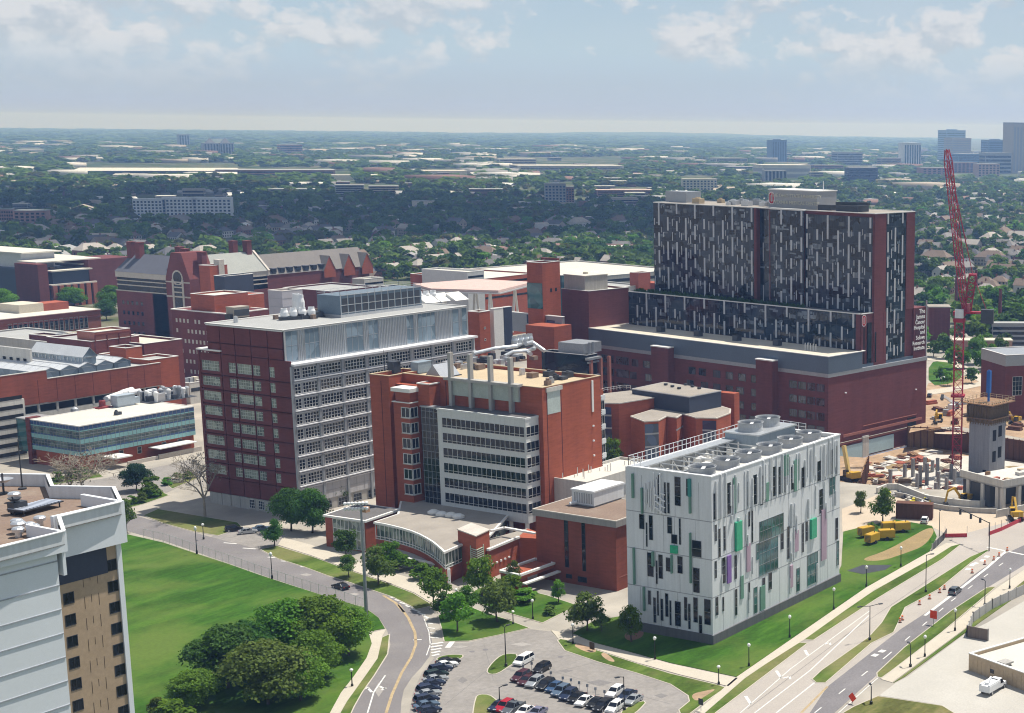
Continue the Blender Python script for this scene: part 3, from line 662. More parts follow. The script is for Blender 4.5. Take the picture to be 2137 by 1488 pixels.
mb = MB(); mb.box(-.3, 6, RY-9, RY+.6, 43.2, 43.6); RB.part('coping', mb, coping_w)
# silver side
mb = MB(); mb.box(.5, RX+.05, -.02, .36, 3.2, RZ); RB.part('precast_wall', mb, precast)
mb = MB()
bayx = [(.8+8.69*i, 8.69*(i+1)-.35+.5) for i in range(8)]
for i in range(9): mb.box(.35+8.69*i-.35, .35+8.69*i+.35, -.42, -.02, .2, 41.) if i else mb.box(.0, .6, -.3, .3, 3.2, 41.)
RB.part('pier', mb, metal_grey)
mb = MB()
for r in rows:
    mb.box(.6, RX, -.62, -.02, r-.55, r-.3); mb.box(.6, RX, -.3, -.02, r-1.2, r-.9)
mb.box(.3, RX+.4, -1.1, 2.6, RZ, RZ+.55)
RB.part('ledge', mb, ledge_white)
lens = [(.9, 2.1), (3.7, 5.0), (9.9, 7.4), (18.8, 7.5), (27.6, 7.5), (36.2, 7.7), (45.2, 7.5), (53.7, 7.8), (62.7, 5.2), (68.2, 2.5)]
for r in rows:
    for p, q in lens:
        RB.place(winmesh(q, 2.75, max(2, round(q/1.08)), 3, frame_white, glass_dark, .12, .14, .17), 'window', 'R', -.02, p, r, q)
mb = MB()
for i in range(24): mb.box(2.9*i+.6, 2.9*i+.66, -.06, -.02, 3.4, 7.6)
mb.box(.6, RX, -.07, -.02, 5.4, 5.47); RB.part('panel_joints', mb, metal_grey)
for i in range(12):
    RB.place(winmesh(3.2, 2.2, 3, 2, frame_alu, glass_dark), 'ground_window', 'R', .2, 3+i*5.5, .4, 3.2)
# penthouse screen
mb = MB(); rb = random.Random(5)
x = .9
mb.box(.55, RX-.2, 2.35, 2.6, RZ+.55, CZ-.35, 0)
RB.part('penthouse_screen', mb, mat('screen_silver', (.46, .50, .54), .35, .06, .5, metal=.55))
segs = [(.9, 5, 1), (5.2, 7.2, 0), (7.4, 12.5, 1), (12.7, 22, 0), (22.2, 28.5, 1), (28.7, 30.2, 0), (30.4, 34.2, 1), (34.4, 45, 0), (45.2, 48.2, 1), (48.4, 49.6, 0), (49.8, 57, 1), (57.2, 64, 0), (64.2, 67, 1), (67.2, 68., 0), (68.2, 70.5, 1)]
for a, b_, gl in segs:
    if gl: RB.place(winmesh(b_-a, 8.6, max(1, round((b_-a)/2)), 2, metal_lt, glass_pale, .08, .1, .07), 'screen_glazing', 'R', 2.35, a, RZ+.8, round(b_-a, 1))
mb = MB()
for a, b_, gl in segs:
    if not gl:
        x = a
        while x < b_: mb.box(x, x+.1, 2.2, 2.35, RZ+.6, CZ-.4); x += .62
mb.box(.5, RX-.2, 2.1, 2.4, CZ-.36, CZ+.05); mb.box(.0, .5, 2.4, 31.5, CZ-.4, CZ+.05); mb.box(.45, .75, 2.15, 2.4, RZ+.5, CZ-.36); RB.part('screen_fins', mb, metal_lt)
mb = MB(); mb.box(.5, RX-.3, 2.6, 31.5, CZ-.4, CZ-.1); RB.part('roof', mb, roof_grey)
mb = MB(); parapet(mb, .0, RX-.3, 2.1, 31.9, CZ-.05, .25, .5); RB.part('coping', mb, coping_w)
# rooftop plant: exhaust fans, screened unit, boxes
def exhaust(n, d=1.0, h=2.4, gap=2.5):
    mb = MB(); mb.box(-1.3, gap*(n-1)+1.3, -1.2, 1.2, 0, .9, 1)
    for i in range(n):
        mb.lathe((gap*i, 0, .9), [(d*.9, 0), (d*1.08, h*.12), (d*1.1, h*.55), (d*.98, h*.68), (d*.86, h*.8), (d*.86, h), (d*.74, h), (d*.7, h*.7)], 14, 0)
    return mb
def roof_thing(name, label, cat, mb, mats, b, px, py, z, rz=0, group=None):
    p = G(px, py, z); o = mb.build(name, mats); o.location = tuple(p); o.rotation_euler = (0, 0, R(b.a+rz)); tag(o, label, cat, group); return o
Z = CZ-.1
def rbx(mb, name, label, cat, px, py, mats, group=None, rz=0): return roof_thing(name, label, cat, mb, mats, RB, px, py, Z, rz, group)
rbx(exhaust(4), 'exhaust_fan_bank', 'row of four white exhaust fans nearest the front corner of the maroon tower roof', 'exhaust fans', 594, 668, [white_paint, metal_dark], rz=-25)
rbx(exhaust(3, 1.1, 4.6), 'exhaust_fan_bank', 'tall white exhaust fans stacked behind the front row on the maroon tower roof', 'exhaust fans', 628, 655, [white_paint, metal_dark], rz=60)
rbx(exhaust(4), 'exhaust_fan_bank', 'row of four white exhaust fans near the far end of the maroon tower roof', 'exhaust fans', 862, 632, [white_paint, metal_dark], rz=-10)
mb = MB(); mb.box(-2, 30, 0, 9, .8, 6.2, 0); mb.box(-2.2, 30.2, -.2, 9.2, 0, .8, 2)
for i in range(12): mb.box(-1.4+i*2.6, -.6+i*2.6+1.2, -.06, 0, 1.4, 5.4, 1); mb.box(-2+i*2.6, -1.85+i*2.6, -.12, 0, .8, 6.6, 2)
for k in (1.2, 3.4, 6.2): mb.box(-2, 30, -.14, 0, k, k+.16, 2)
railing(mb, [(-2, 0, 6.2), (30, 0, 6.2), (30, 9, 6.2), (-2, 9, 6.2)], 1.1, 2.6, .06, True, 2)
rbx(mb, 'rooftop_plant_unit', 'long dark louvred air handling unit on the maroon tower roof', 'plant unit', 723, 662, [mat('plant_blue', (.16, .21, .26), .5, .15, .4, metal=.3), metal_dark, metal_lt])
for i, (px, py) in enumerate(((822, 641), (838, 639))):
    mb = MB(); mb.box(-2, 2, 0, 4, .3, 4.8); mb.box(-2.1, 2.1, -.1, 4.1, 4.8, 5.); mb.box(-1.6, 1.6, -.05, 0, .8, 4.2, 1); mb.box(-2, 2, 0, 4, 0, .3, 1)
    rbx(mb, 'metal_cabinet', ('grey metal cabinet against the end of the long dark roof unit', 'grey metal cabinet between its twin and the far row of exhaust fans')[i], 'cabinet', px, py, [metal_lt, metal_grey])
mb = MB(); mb.box(-2.6, 2.6, -1.6, 1.6, .4, 3.2); mb.box(-2.7, 2.7, -1.7, 1.7, 3.2, 3.35); mb.box(-2.6, 2.6, -1.62, -1.6, .8, 2.6, 1); mb.box(-3.6, -2.6, -1, 1, 0, 1.4, 1); mb.box(-2.4, 2.4, -1.4, 1.4, 0, .4, 1)
rbx(mb, 'air_handler', 'tan box air handler alone on the bare left end of the maroon tower roof', 'air handler', 497, 664, [mat('unit_tan', (.36, .32, .27), .7), metal_dark])
for k, (px, py) in enumerate(((905, 632), (935, 628), (965, 626), (1000, 622), (1030, 622))):
    mb = MB(); mb.add([(-3, 0, 0), (3, 0, 0), (3, 4, 0), (-3, 4, 0), (-3, 4, 2.2), (3, 4, 2.2)], [(0, 1, 5, 4), (1, 2, 5), (0, 4, 3), (2, 3, 4, 5), (3, 2, 1, 0)]); mb.box(-3.05, 3.05, 3.98, 4.1, 2.1, 2.3)
    if k < 3: rbx(mb, 'skylight', ('sloped white roof hatch closest to the far exhaust fans', 'sloped white roof hatch second from the far exhaust fans', 'sloped white roof hatch at the corner of the pale glass penthouse')[k], 'skylight', px, py, [coping_w])
mb = MB(); mb.tube((0, 0, 0), (0, 0, 6), .1); mb.box(-.9, .9, -.2, .2, 6, 6.3); rbx(mb, 'roof_mast', 'slim white mast in front of the long dark roof unit', 'mast', 773, 655, [white_paint])
mb = MB()
for i in range(14): mb.box(rb.uniform(-8, 8), rb.uniform(-8, 8)+1.5, rb.uniform(-1, 1), rb.uniform(1, 2.5), .02, rb.uniform(.3, 1.6))
o_ = rbx(mb, 'pipe_rack', 'low clutter of pipes and ducts beside the tall exhaust fans', 'ductwork', 662, 662, [metal_dark]); o_['kind'] = 'thing'
# ================================================================ red brick tower with the white banded office front
BB = Bld('brick_lab_tower', 'orange brick tower with white banded window front and posts on its roof', G(1103, 1090, 7))
B0 = 6.6
mb = MB(); mb.box(5, 28.5, -1.4, 45, 0, 39.6); mb.box(0, 12, 44.8, 51.5, 0, 39.2); mb.box(2.4, 5, 36.3, 44.8, 0, 38.2)
parapet(mb, 5, 28.5, -1.4, 45, 39.6, .9, .45); parapet(mb, 0, 12, 44.8, 51.5, 39.2, 1.2, .45)
mb.box(28.5, 33, 3, 20, 0, 38.5); mb.box(33, 34, 2, 18, 0, 36)
BB.part('wall', mb, brick_red)
mb = MB(); mb.box(6.6, 6.8, -1.43, -1.4, 4, 39.6); mb.box(12.2, 12.4, -1.43, -1.4, 17, 39.6); mb.box(4.97, 5, 30, 30.2, 33, 39.6); mb.box(-.03, 0, 47.5, 47.7, 0, 39)
BB.part('expansion_joint', mb, brick_groove)
mb = MB(); parapet(mb, 4.9, 28.6, -1.5, 45.1, 40.51, .16, .6); parapet(mb, -.1, 12.1, 44.7, 51.6, 40.41, .16, .6); BB.part('coping', mb, roof_tan)
mb = MB(); mb.box(5.5, 28, -.9, 44.5, 39.6, 39.7); BB.part('roof', mb, roof_tan)
mb = MB(); mb.box(.5, 11.5, 45.3, 51, 39.2, 39.3); BB.part('roof', mb, roof_gravel)
mb = MB(); mb.box(6.9, 11.9, -1.46, -1.4, 33.5, 39.2); BB.part('louvre_panel', mb, mat('louvre_pale', (.47, .53, .50), .6)); mb = MB(); mb.box(6.4, 12.6, -1.75, -1.4, 39.2, 40.3); BB.part('lintel', mb, concrete_lt)
mb = MB(); mb.box(24.6, 25.3, -1.6, -1.4, 31.5, 39.8); BB.part('downpipe', mb, coping_w)
lm = MB().box(-.25, .25, -.35, 0, 0, .4).mesh('wall_lamp', white_paint)
for i in range(5): inst(lm, 'wall_lamp', BB.o, (24.9, -1.4, 27.6-3.95*i))
# white banded front
mb = MB(); mb.box(0, 5.1, 0, 28.7, B0, 33.); mb.box(-.12, 5.1, -.12, 28.9, 33., 33.5)
wz = [31.3-3.92*i for i in range(6)]
BB.part('white_front', mb, mat('white_band', (.60, .61, .60), .6, .07, .3, streak=.12))
mb = MB(); mb.box(.5, 5, .4, 28.3, 33.51, 33.6); BB.part('roof', mb, roof_dark)
for zt in wz:
    BB.place(winmesh(26.8, 2.65, 17, 1, frame_white, glass_dark, .07, .1, .1), 'ribbon_window', 'L', -.0, .35, zt-2.65, 26.8)
    BB.place(winmesh(4.7, 2.65, 3, 1, frame_white, glass_dark, .07, .1, .1), 'ribbon_window', 'R', .0, .2, zt-2.65, 4.7)
mb = MB()
for zt in wz: fbox(mb, 'L', 0, .1, 27.2, zt-2.05, zt-1.95, .02, .16); fbox(mb, 'R', 0, .1, 5, zt-2.05, zt-1.95, .02, .16)
for i in range(1, 19): fbox(mb, 'L', 0, i*1.575-.03+.3, i*1.575+.03+.3, B0, 33, 0, .015)
BB.part('glazing_rail', mb, metal_lt)
pm = MB().tube((0, 0, 0), (0, 0, 4), .55, n=14).mesh('column', white_paint)
for i in range(6): inst(pm, 'column', BB.o, (.9, 1.2+5.2*i, B0-3.8))
mb = MB(); mb.box(.4, 2.2, 28.7, 34.6, 3, 33.2); BB.part('glass_strip', mb, glass_dark)
mb = MB()
for k in range(5): fbox(mb, 'L', .4, 28.9+k*1.35, 28.98+k*1.35, 6, 33.2, 0, .08)
for k in range(16): fbox(mb, 'L', .4, 28.8, 34.6, 6+k*1.75, 6.07+k*1.75, 0, .07)
mb.box(.2, 2.4, 28.72, 34.8, 33.2, 33.6); BB.part('mullion', mb, metal_grey)
# corner bay of stacked windows
by = BB.Y(856.5, 30, -1.6)
mb = MB(); mb.box(-1.6, 2.4, by, by+5.6, 0, 34.2); mb.box(-1.2, 2.4, by+.3, by+5.2, 34.2, 37.0); BB.part('bay', mb, brick_red)
mb = MB(); mb.box(-2., 2.5, by-.5, by+6, 37., 38.); BB.part('bay_cap', mb, coping_w)
mb = MB(); parapet(mb, -1.9, 2.5, by-.3, by+5.9, 34.2, .25, .3); BB.part('bay_ledge', mb, coping_w)
mb = MB(); mb.box(1.2, 6.2, by-4.2, by-.1, 33, 39.0); BB.part('wall', mb, brick_red); mb = MB(); parapet(mb, 1.1, 6.3, by-4.3, by, 39., .3, .4); BB.part('coping', mb, coping_w)
for i in range(6):
    z = 30.4-4.05*i
    BB.place(winmesh(2.9, 2.7, 2, 1, frame_white, glass_dark, .14, .18, .12, stone), 'window', 'L', -1.6, by+.02, z, 2.9)
    BB.place(winmesh(2.6, 2.7, 2, 1, frame_white, glass_dark, .14, .18, .12, stone), 'window', 'R', by, -1.6, z, 2.6)
# posts and screen above the front
mb = MB()
for px in (941, 982, 1024, 1066):
    y = BB.Y(px, 40, 4.2); mb.box(3.7, 4.9, y-.45, y+.45, 33.6, 47.5)
BB.part('roof_post', mb, concrete)
y0, y1 = BB.Y(1085, 39, 4.2), BB.Y(930, 39, 4.2)
mb = MB(); mb.box(3.4, 5.4, y0, y1, 40.3, 41.); mb.box(4.3, 4.98, y0+.6, y1-.8, 36.4, 40.3, 1); BB.part('roof_beam', mb, [concrete, mat('panel_sage', (.40, .43, .39), .7)])
# side bay on the far right with white bands
mb = MB(); mb.box(29, 33, 1.0, 3., 0, 34.3)
for i in range(9): fbox(mb, 'R', 1., 29, 33.2, 33.4-3.92*i, 34.7-3.92*i, -.1, .25)
BB.part('white_side_bay', mb, white_panel)
for i in range(8):
    for k in range(2): BB.place(winmesh(1.9, 2.4, 2, 1, frame_white, glass_dark, .08, .1, .06), 'window', 'R', 1., 29.1+k*2, 30.8-3.92*i, 1.9)
mb = MB()
for i in range(60): mb.box(28.5, 29, -1.2, 1.0, 2+i*.55, 2.25+i*.55)
BB.part('louvre_strip', mb, metal_dark)
def bbx(mb, name, label, cat, px, py, mats, z=39.7, rz=0): return roof_thing(name, label, cat, mb, mats, BB, px, py, z, rz)
mb = MB(); mb.add([(0, 0, 0), (7, 0, 0), (7, 6, 0), (0, 6, 0), (0, 3, 3.4), (7, 3, 3.4)], [(0, 1, 5, 4), (2, 3, 4, 5), (0, 4, 3), (1, 2, 5)]); mb.box(-.2, 7.2, -.3, 6.3, 0, .25, 1)
bbx(mb, 'gabled_skylight', 'dark gabled skylight on the tan roof behind the roof posts', 'skylight', 922, 790, [metal_grey, metal_dark], rz=0)
mb = MB(); rb = random.Random(11)
def run(mb, pts, r, mi=0):
    for a, b_ in zip(pts, pts[1:]): mb.tube(a, b_, r, n=10, mi=mi); mb.lathe((b_[0], b_[1], b_[2]-r), [(.01, 0), (r, r*.5), (r, r*1.5), (.01, 2*r)], 10, mi)
run(mb, [(-14, 3, 2.4), (-4, 4, 2.6), (3, 2, 2.6), (9, 5, 2.4)], .55); run(mb, [(-8, -3, 1.4), (-1, 0, 1.6), (4, -1, 1.4)], .5); run(mb, [(2, -4, .9), (6, 1, .9), (12, 3, .9)], .6); run(mb, [(6, 1, 3), (10, 2, 3), (11.5, -1, .6)], .6)
bbx(mb, 'exhaust_duct', 'silver exhaust ducts winding over the back of the tan roof', 'ductwork', 1075, 745, [galv])
mb = MB()
for i in range(60): a, c_ = rb.uniform(-15, 12), rb.uniform(-6, 6); mb.box(a, a+rb.uniform(.6, 3), c_, c_+rb.uniform(.5, 2), .02, rb.uniform(.4, 1.8), rb.choice((0, 1, 2)))
bbx(mb, 'rooftop_plant', 'jumble of small dusty plant boxes around the silver ducts', 'plant units', 1035, 757, [metal_lt, roof_brown, metal_dark])
mb = exhaust(4, .9, 2.8, 2.2); bbx(mb, 'exhaust_fan_bank', 'bank of four grey exhaust fans behind the silver ducts', 'exhaust fans', 1075, 728, [galv, metal_dark], 41)
mb = MB(); mb.box(-1.2, 1.2, -1.2, 1.2, .5, 3.4); mb.tube((-.6, 0, 0), (-.6, 0, .5), .1); mb.tube((.6, 0, 0), (.6, 0, .5), .1); mb.box(-1.4, 1.4, -1.4, 1.4, 3.4, 3.55); bbx(mb, 'rooftop_tank', 'black box tank on the left shoulder roof of the brick tower', 'tank', 823, 781, [metal_dark], 39.3)
mb = MB(); mb.tube((0, 0, 0), (0, 0, 6.5), .12, .05); mb.box(-.4, .4, -.4, .4, 0, .4); bbx(mb, 'antenna', 'thin black antenna on the left shoulder roof of the brick tower', 'antenna', 803, 780, [metal_dark], 39.3)
mb = MB(); mb.box(-2.5, 2.5, -1.2, 1.2, .3, 3); mb.box(-2, 2, -1, 1, 0, .3); mb.box(-2.6, 2.6, -1.3, 1.3, 3, 3.12); bbx(mb, 'air_handler', 'blue grey air handler behind the gabled skylight', 'air handler', 880, 778, [mat('unit_blue', (.27, .33, .38), .5, metal=.2)])
# ---------------------------------------------------------------- low wing with the curved glass front
LB = Bld('curved_pavilion', 'low brick pavilion with a curved green glass front and flat gravel roofs', BB.c[:2]+dirv(0)[:2]*0)
def lp(px, py, z): q = LB.G(px, py, z); return (q[0], q[1])
Z1 = 8.0
curve = [lp(x, y, Z1) for x, y in ((783, 1089), (802, 1092), (820, 1096), (840, 1101), (860, 1107), (877, 1114), (892, 1122), (905, 1130), (916, 1139), (923, 1145), (928, 1150))]
endp = lp(962, 1135, Z1)
back = [(2, 8), (2, 44), (curve[0][0]+9, curve[0][1]+1)]
plan = curve+[endp, (endp[0]+4, endp[1]-3)]+back
mb = MB().prism(plan, 0, 3.6); LB.part('wall', mb, brick_red)
inn = offset(plan, -.25); mb = MB().prism(inn, 3.6, Z1-.5); LB.part('glazing', mb, glass_green)
mb = MB()
cp = curve+[endp]
for a, b_ in zip(cp, cp[1:]):
    n = max(1, int(math.dist(a, b_)/1.25))
    for i in range(n):
        q = (a[0]+(b_[0]-a[0])*i/n, a[1]+(b_[1]-a[1])*i/n); mb.bar((*q, 3.6), (*q, Z1-.5), .14)
    for z in (3.75, 4.4, Z1-.6): mb.bar((*a, z), (*b_, z), .16)
LB.part('mullion', mb, frame_white)
mb = MB().prism(offset(plan, .35), Z1-.5, Z1); LB.part('coping', mb, coping_w)
mb = MB().prism(offset(plan, -.15), Z1, Z1+.05); LB.part('roof', mb, roof_gravel)
low = [lp(x, y, 2.4) for x, y in ((770, 1150), (800, 1152), (850, 1164), (890, 1172), (913, 1178))]
mb = MB().prism([(p[0]-.2, p[1]) for p in low]+[(p[0]+5, p[1]+3) for p in low[::-1]], 0, 2.2); LB.part('ramp_wall', mb, concrete); mb = MB()
for a, b_ in zip(low, low[1:]): mb.bar((*a, 2.35), (*b_, 2.35), .9, .25)
LB.part('ramp_coping', mb, coping_w)
# left pavilion
a, b_, c_ = lp(678, 1074, 8.2), lp(762, 1086, 8.2), lp(832, 1062, 8.2)
d_ = (a[0]+c_[0]-b_[0], a[1]+c_[1]-b_[1]); pav = [a, b_, c_, d_]
mb = MB().prism(pav, 0, 8.2-.5); LB.part('wall', mb, brick_red); mb = MB().prism(offset(pav, .4), 7.7, 8.2); LB.part('coping', mb, coping_w); mb = MB().prism(offset(pav, -.3), 8.2, 8.26); LB.part('roof', mb, roof_dark)
p0, p1 = Vector((*a, 0)), Vector((*b_, 0)); dd = (p1-p0).normalized(); nn = Vector((dd.y, -dd.x, 0))
if nn.dot(Vector((-1, 0, 0))) < 0: nn = -nn
mb = MB(); g0, g1 = p0.lerp(p1, .2)+nn*.06, p0.lerp(p1, .97)+nn*.06
mb.quad(g0+Vector((0, 0, .4)), g1+Vector((0, 0, .4)), g1+Vector((0, 0, 7.5)), g0+Vector((0, 0, 7.5)))
LB.part('glazing', mb, glass_green); mb = MB()
for i in range(9): q = g0.lerp(g1, i/8); mb.bar(q+Vector((0, 0, .3)), q+Vector((0, 0, 7.6)), .16)
for z in (.4, 2.9, 5.2, 7.5): mb.bar(g0+Vector((0, 0, z)), g1+Vector((0, 0, z)), .14)
LB.part('mullion', mb, frame_white)
# stair cube with the louvred corner
st = [lp(955, 1106, 11.), lp(993, 1120, 11.), lp(1021, 1107, 11.)]; st.append((st[0][0]+st[2][0]-st[1][0], st[0][1]+st[2][1]-st[1][1]))
mb = MB().prism(st, 0, 11.); LB.part('stair_tower', mb, brick_red); mb = MB().prism(offset(st, .15), 11, 11.25); LB.part('coping', mb, stone)
mb = MB(); cx, cy = st[1]; e1 = (Vector((*st[0], 0))-Vector((cx, cy, 0))).normalized(); e2 = (Vector((*st[2], 0))-Vector((cx, cy, 0))).normalized(); off = -(e1+e2)*.12
for i in range(15):
    z = .8+i*.5
    for e, ln in ((e1, 2.6), (e2, 3.2)): q = Vector((cx, cy, z))+off; mb.bar(q, q+e*ln, .24, .16)
for e, ln in ((e1, 2.6), (e2, 3.2)): q = Vector((cx, cy, 0))+off+e*ln; mb.bar(q, q+Vector((0, 0, 8.4)), .2)
LB.part('louvre', mb, mat('louvre_green', (.42, .50, .40), .6))
# red wall block right of the stair and its white edge
w0, w1, w2 = lp(1018, 1147, 7.2), lp(1083, 1120, 7.2), lp(1117, 1124, 7.2)
mb = MB().prism([w0, w1, (w1[0]+3, w1[1]-10), (w1[0]+8, w1[1]+4), (w0[0]+5, w0[1]+7)], 0, 7); LB.part('wall', mb, brick_red)
mb = MB(); mb.bar((*w0, 7.1), (*w1, 7.1), .7, .5); LB.part('coping', mb, coping_w)
mb = MB().prism([(w0[0]+.4, w0[1]+.4), (w1[0]+.2, w1[1]+.4), (w1[0]+8, w1[1]+4), (w0[0]+5, w0[1]+7)], 7, 7.06); LB.part('roof', mb, roof_gravel)
mb = MB()
for i in range(5):
    q = Vector((*w0, 3.2)).lerp(Vector((*w1, 3.2)), .12+i*.13); mb.box(q.x-.25, q.x+.3, q.y-.3, q.y+.1, 3.1, 3.5)
LB.part('wall_lamp', mb, white_paint)
v0, v1, v2 = lp(1024, 1108, 9.2), lp(1052, 1101, 9.2), lp(1117, 1113, 9.2)
mb = MB(); mb.bar((*v0, 9.2), (*v1, 9.2), .8, .4); mb.bar((*v1, 9.2), (*v2, 9.2), .8, .4); LB.part('roof_edge', mb, coping_w)
# entrance canopy
k0, k1, k2 = lp(1044, 1189, 4.6), lp(1084, 1198, 4.6), lp(1158, 1172, 4.6)
k3 = (k0[0]+k2[0]-k1[0], k0[1]+k2[1]-k1[1])
mb = MB(); mb.prism([k0, k1, k2, k3], 3.2, 4.0); LB.part('canopy', mb, brick_red)
mb = MB()
for a, b_ in ((k0, k1), (k1, k2), (k2, k3), (k3, k0)): mb.bar((*a, 4.3), (*b_, 4.3), .7, .5)
mb.bar((k1[0]-.5, k1[1]-1.6, 2.6), (k2[0]-.5, k2[1]-1.6, 2.6), 1.2, .35); LB.part('canopy_edge', mb, coping_w)
mb = MB(); mb.prism([(k0[0]+.3, k0[1]+.2), (k1[0]+.2, k1[1]+.2), (k1[0]+3, k1[1]+.2), (k0[0]+3, k0[1]+.2)], 0, 3.2); LB.part('wall', mb, brick_red)
q = lp(1068, 1224, 0); p2 = lp(938, 1224, 0); mb = MB(); mb.tube((*p2, 0), (*p2, 4.2), .35, n=12); LB.part('column', mb, white_paint)
bx = lp(928, 1152, 4.); mb = MB(); mb.box(bx[0], bx[0]+7, bx[1]-.3, bx[1]+1.4, 2.5, 3.5); LB.part('soffit', mb, brick_red)
for i, (px, py) in enumerate(((905, 1071), (922, 1075), (941, 1077), (957, 1080))):
    mb = MB().lathe((0, 0, 0), [(1.5, 0), (1.5, .5), (1.35, .55), (.7, .95), (.01, 1.05)], 16); o = roof_thing('dome_skylight', 'flat round dome skylight in a row on the shaded pavilion roof', 'skylight', mb, [coping_w], BB, px, py, 8.1, 0, 'round skylights on the pavilion roof')
# ---------------------------------------------------------------- dark red brick block with two slit windows
QB = Bld('brick_block', 'windowless dark red brick block with two tall slit windows and a grey eave', (285.8, 217.6))
QX = QB.X(1306, 16); QY = 23.1
mb = MB(); mb.box(0, QX+14, 0, QY, 0, 15.2); QB.part('wall', mb, brick_block)
mb = MB(); mb.box(-.5, QX+14.5, -.5, QY+.5, 15.2, 16.6); QB.part('eave', mb, mat('eave_grey', (.30, .285, .27), .8, .1, .3, streak=.3))
mb = MB(); mb.box(-.2, QX+14.2, -.2, QY+.2, 16.6, 16.75); QB.part('roof', mb, roof_brown); mb = MB(); parapet(mb, -.5, QX+14.5, -.5, QY+.5, 16.6, .22, .35); QB.part('coping', mb, stone)
s0 = 940, 1060
pxwin(QB, 'L', 0, 5.624, *s0, [(1335,70,1390,700),(1540,95,1590,745),(1500,800,1600,880),(1365,770,1425,830)], 'window', (frame_dark, glass_dark))
mb = MB()
for t_, s_ in ((.45, 5.3), (.45, 8.8)): pass
mb = MB(); fbox(mb, 'R', 0, 1, QX+10, 3.0, 3.15, 0, .05); QB.part('string_course', mb, brick_pink)
mb = MB(); mb.box(0, 11.5, 0, 6.5, .4, 3.6, 0); mb.box(-.2, 11.7, -.2, 6.7, 3.6, 4., 1); mb.box(11.6, 14, 1, 5, .4, 3, 2)
for i in range(8): mb.box(-.06, 0, .5+i*.7, .9+i*.7, .8, 3.2, 2)
mb.tube((-1.5, 6, .6), (0, 5, .8), .45); mb.box(.3, 11, .3, 6, 0, .4, 2)
roof_thing('rooftop_unit', 'large dirty white air unit on the brown roof of the brick block', 'air handler', mb, [white_panel, white_paint, metal_grey], QB, 1240, 1060, 16.75)
NB = Bld('white_annex', 'low white roofed annex tucked between brick block and white panelled building', G(1224, 1006, 17)[:2])
mb = MB(); mb.box(0, 30, 0, 12, 0, 16.2); parapet(mb, 0, 30, 0, 12, 16.2, .8, .35); NB.part('wall', mb, concrete_lt); mb = MB(); mb.box(.4, 29.6, .4, 11.6, 16.2, 16.3); NB.part('roof', mb, roof_white)
mb = MB()
for i in range(14): x, y = rb.uniform(2, 28), rb.uniform(1, 10); mb.tube((x, y, 16.3), (x, y, 17+rb.random()*1.5), .12, n=6)
NB.part('vent_pipe', mb, metal_lt)
# ================================================================ hospital
HB = Bld('hospital', 'tall dark glass hospital with scattered white panels on a plum brick podium', HOSP, HA)
PXR, PYL = 56.2, 116.
XM, XT, ZM, ZT = 18.7, 25.4, 42.6, 76.4
YM, YT = 114., 106.6
mb = MB(); mb.box(0, PXR, 0, PYL, -7, 23.1); HB.part('podium_wall', mb, brick_plum)
mb = MB(); mb.box(-.25, PXR+.1, -.25, PYL, 23.1, 24.4, 1); mb.box(-.3, XM-.6, -.3, PYL, 24.4, 30.1); mb.box(XM-.6, PXR, .6, 3, 24.4, 25.4); HB.part('metal_band', mb, [metal_blue, metal_grey])
mb = MB(); parapet(mb, -.4, XM+1, -.4, PYL+.1, 30.1, .25, .6); HB.part('coping', mb, coping_w)
mb = MB(); mb.box(.2, XM-.4, .2, PYL-.3, 30.1, 30.16); HB.part('roof', mb, roof_cream)
def curtain(b, side, off, t0, t1, z0, z1, bay, flo, seed, name='curtain_wall', base=None):
    "dark mirror glazing with the irregular white panel pattern of the facade"
    r = random.Random(seed); mb = MB(); fbox(mb, side, off, t0, t1, z0, z1, -.3, 0, 0)
    n = int((z1-z0)/flo)
    for k in range(n+1):
        z = z1-k*flo; 
        if z > z0+.2: fbox(mb, side, off, t0, t1, z-.07, z+.02, 0, .03, 2)
    t_ = t0+bay*.4; i = 0
    while t_ < t1-.6:
        fbox(mb, side, off, t_-.03, t_+.03, z0, z1, 0, .04, 2)
        k = 0; z = z1-(i % 4)*flo*.55
        if i % 2 == 0:
            while z > z0+.5:
                ln = flo*r.choice((.8, 1.1, 1.5, 1.8)); e = max(z0, z-ln); fbox(mb, side, off, t_-.38, t_+.38, e, z, .02, .16, 1); z -= ln+flo*r.choice((.35, .6, .9))
        else:
            z -= flo*.7
            while z > z0+.8:
                ln = flo*r.choice((.4, .55, .7)); fbox(mb, side, off, t_-.17, t_+.17, max(z0, z-ln), z, .02, .12, 1); z -= ln+flo*r.choice((.5, .7, .9))
            if r.random() < .55:
                u = t_+bay*.45; z = z1-r.random()*flo*2
                while z > z0+1: fbox(mb, side, off, u-.1, u+.1, max(z0, z-flo*.45), z, .02, .1, 1); z -= flo*r.choice((1.2, 1.6))
        t_ += bay; i += 1
    # spandrel panes, brightened bluish to paint in a sheen of reflected city
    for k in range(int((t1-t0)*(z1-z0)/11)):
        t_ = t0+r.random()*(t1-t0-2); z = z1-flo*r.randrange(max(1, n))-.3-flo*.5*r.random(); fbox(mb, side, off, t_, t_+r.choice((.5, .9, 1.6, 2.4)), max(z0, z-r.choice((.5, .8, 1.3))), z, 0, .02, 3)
    return b.part(name, mb, [base or glass_mirror, mat('panel_white', (.50, .51, .54), .5, .08), metal_dark, glass('spandrel_sheen', (.06, .085, .115), .1, 1.7, tint2=(.16, .20, .25), sc=.12)])
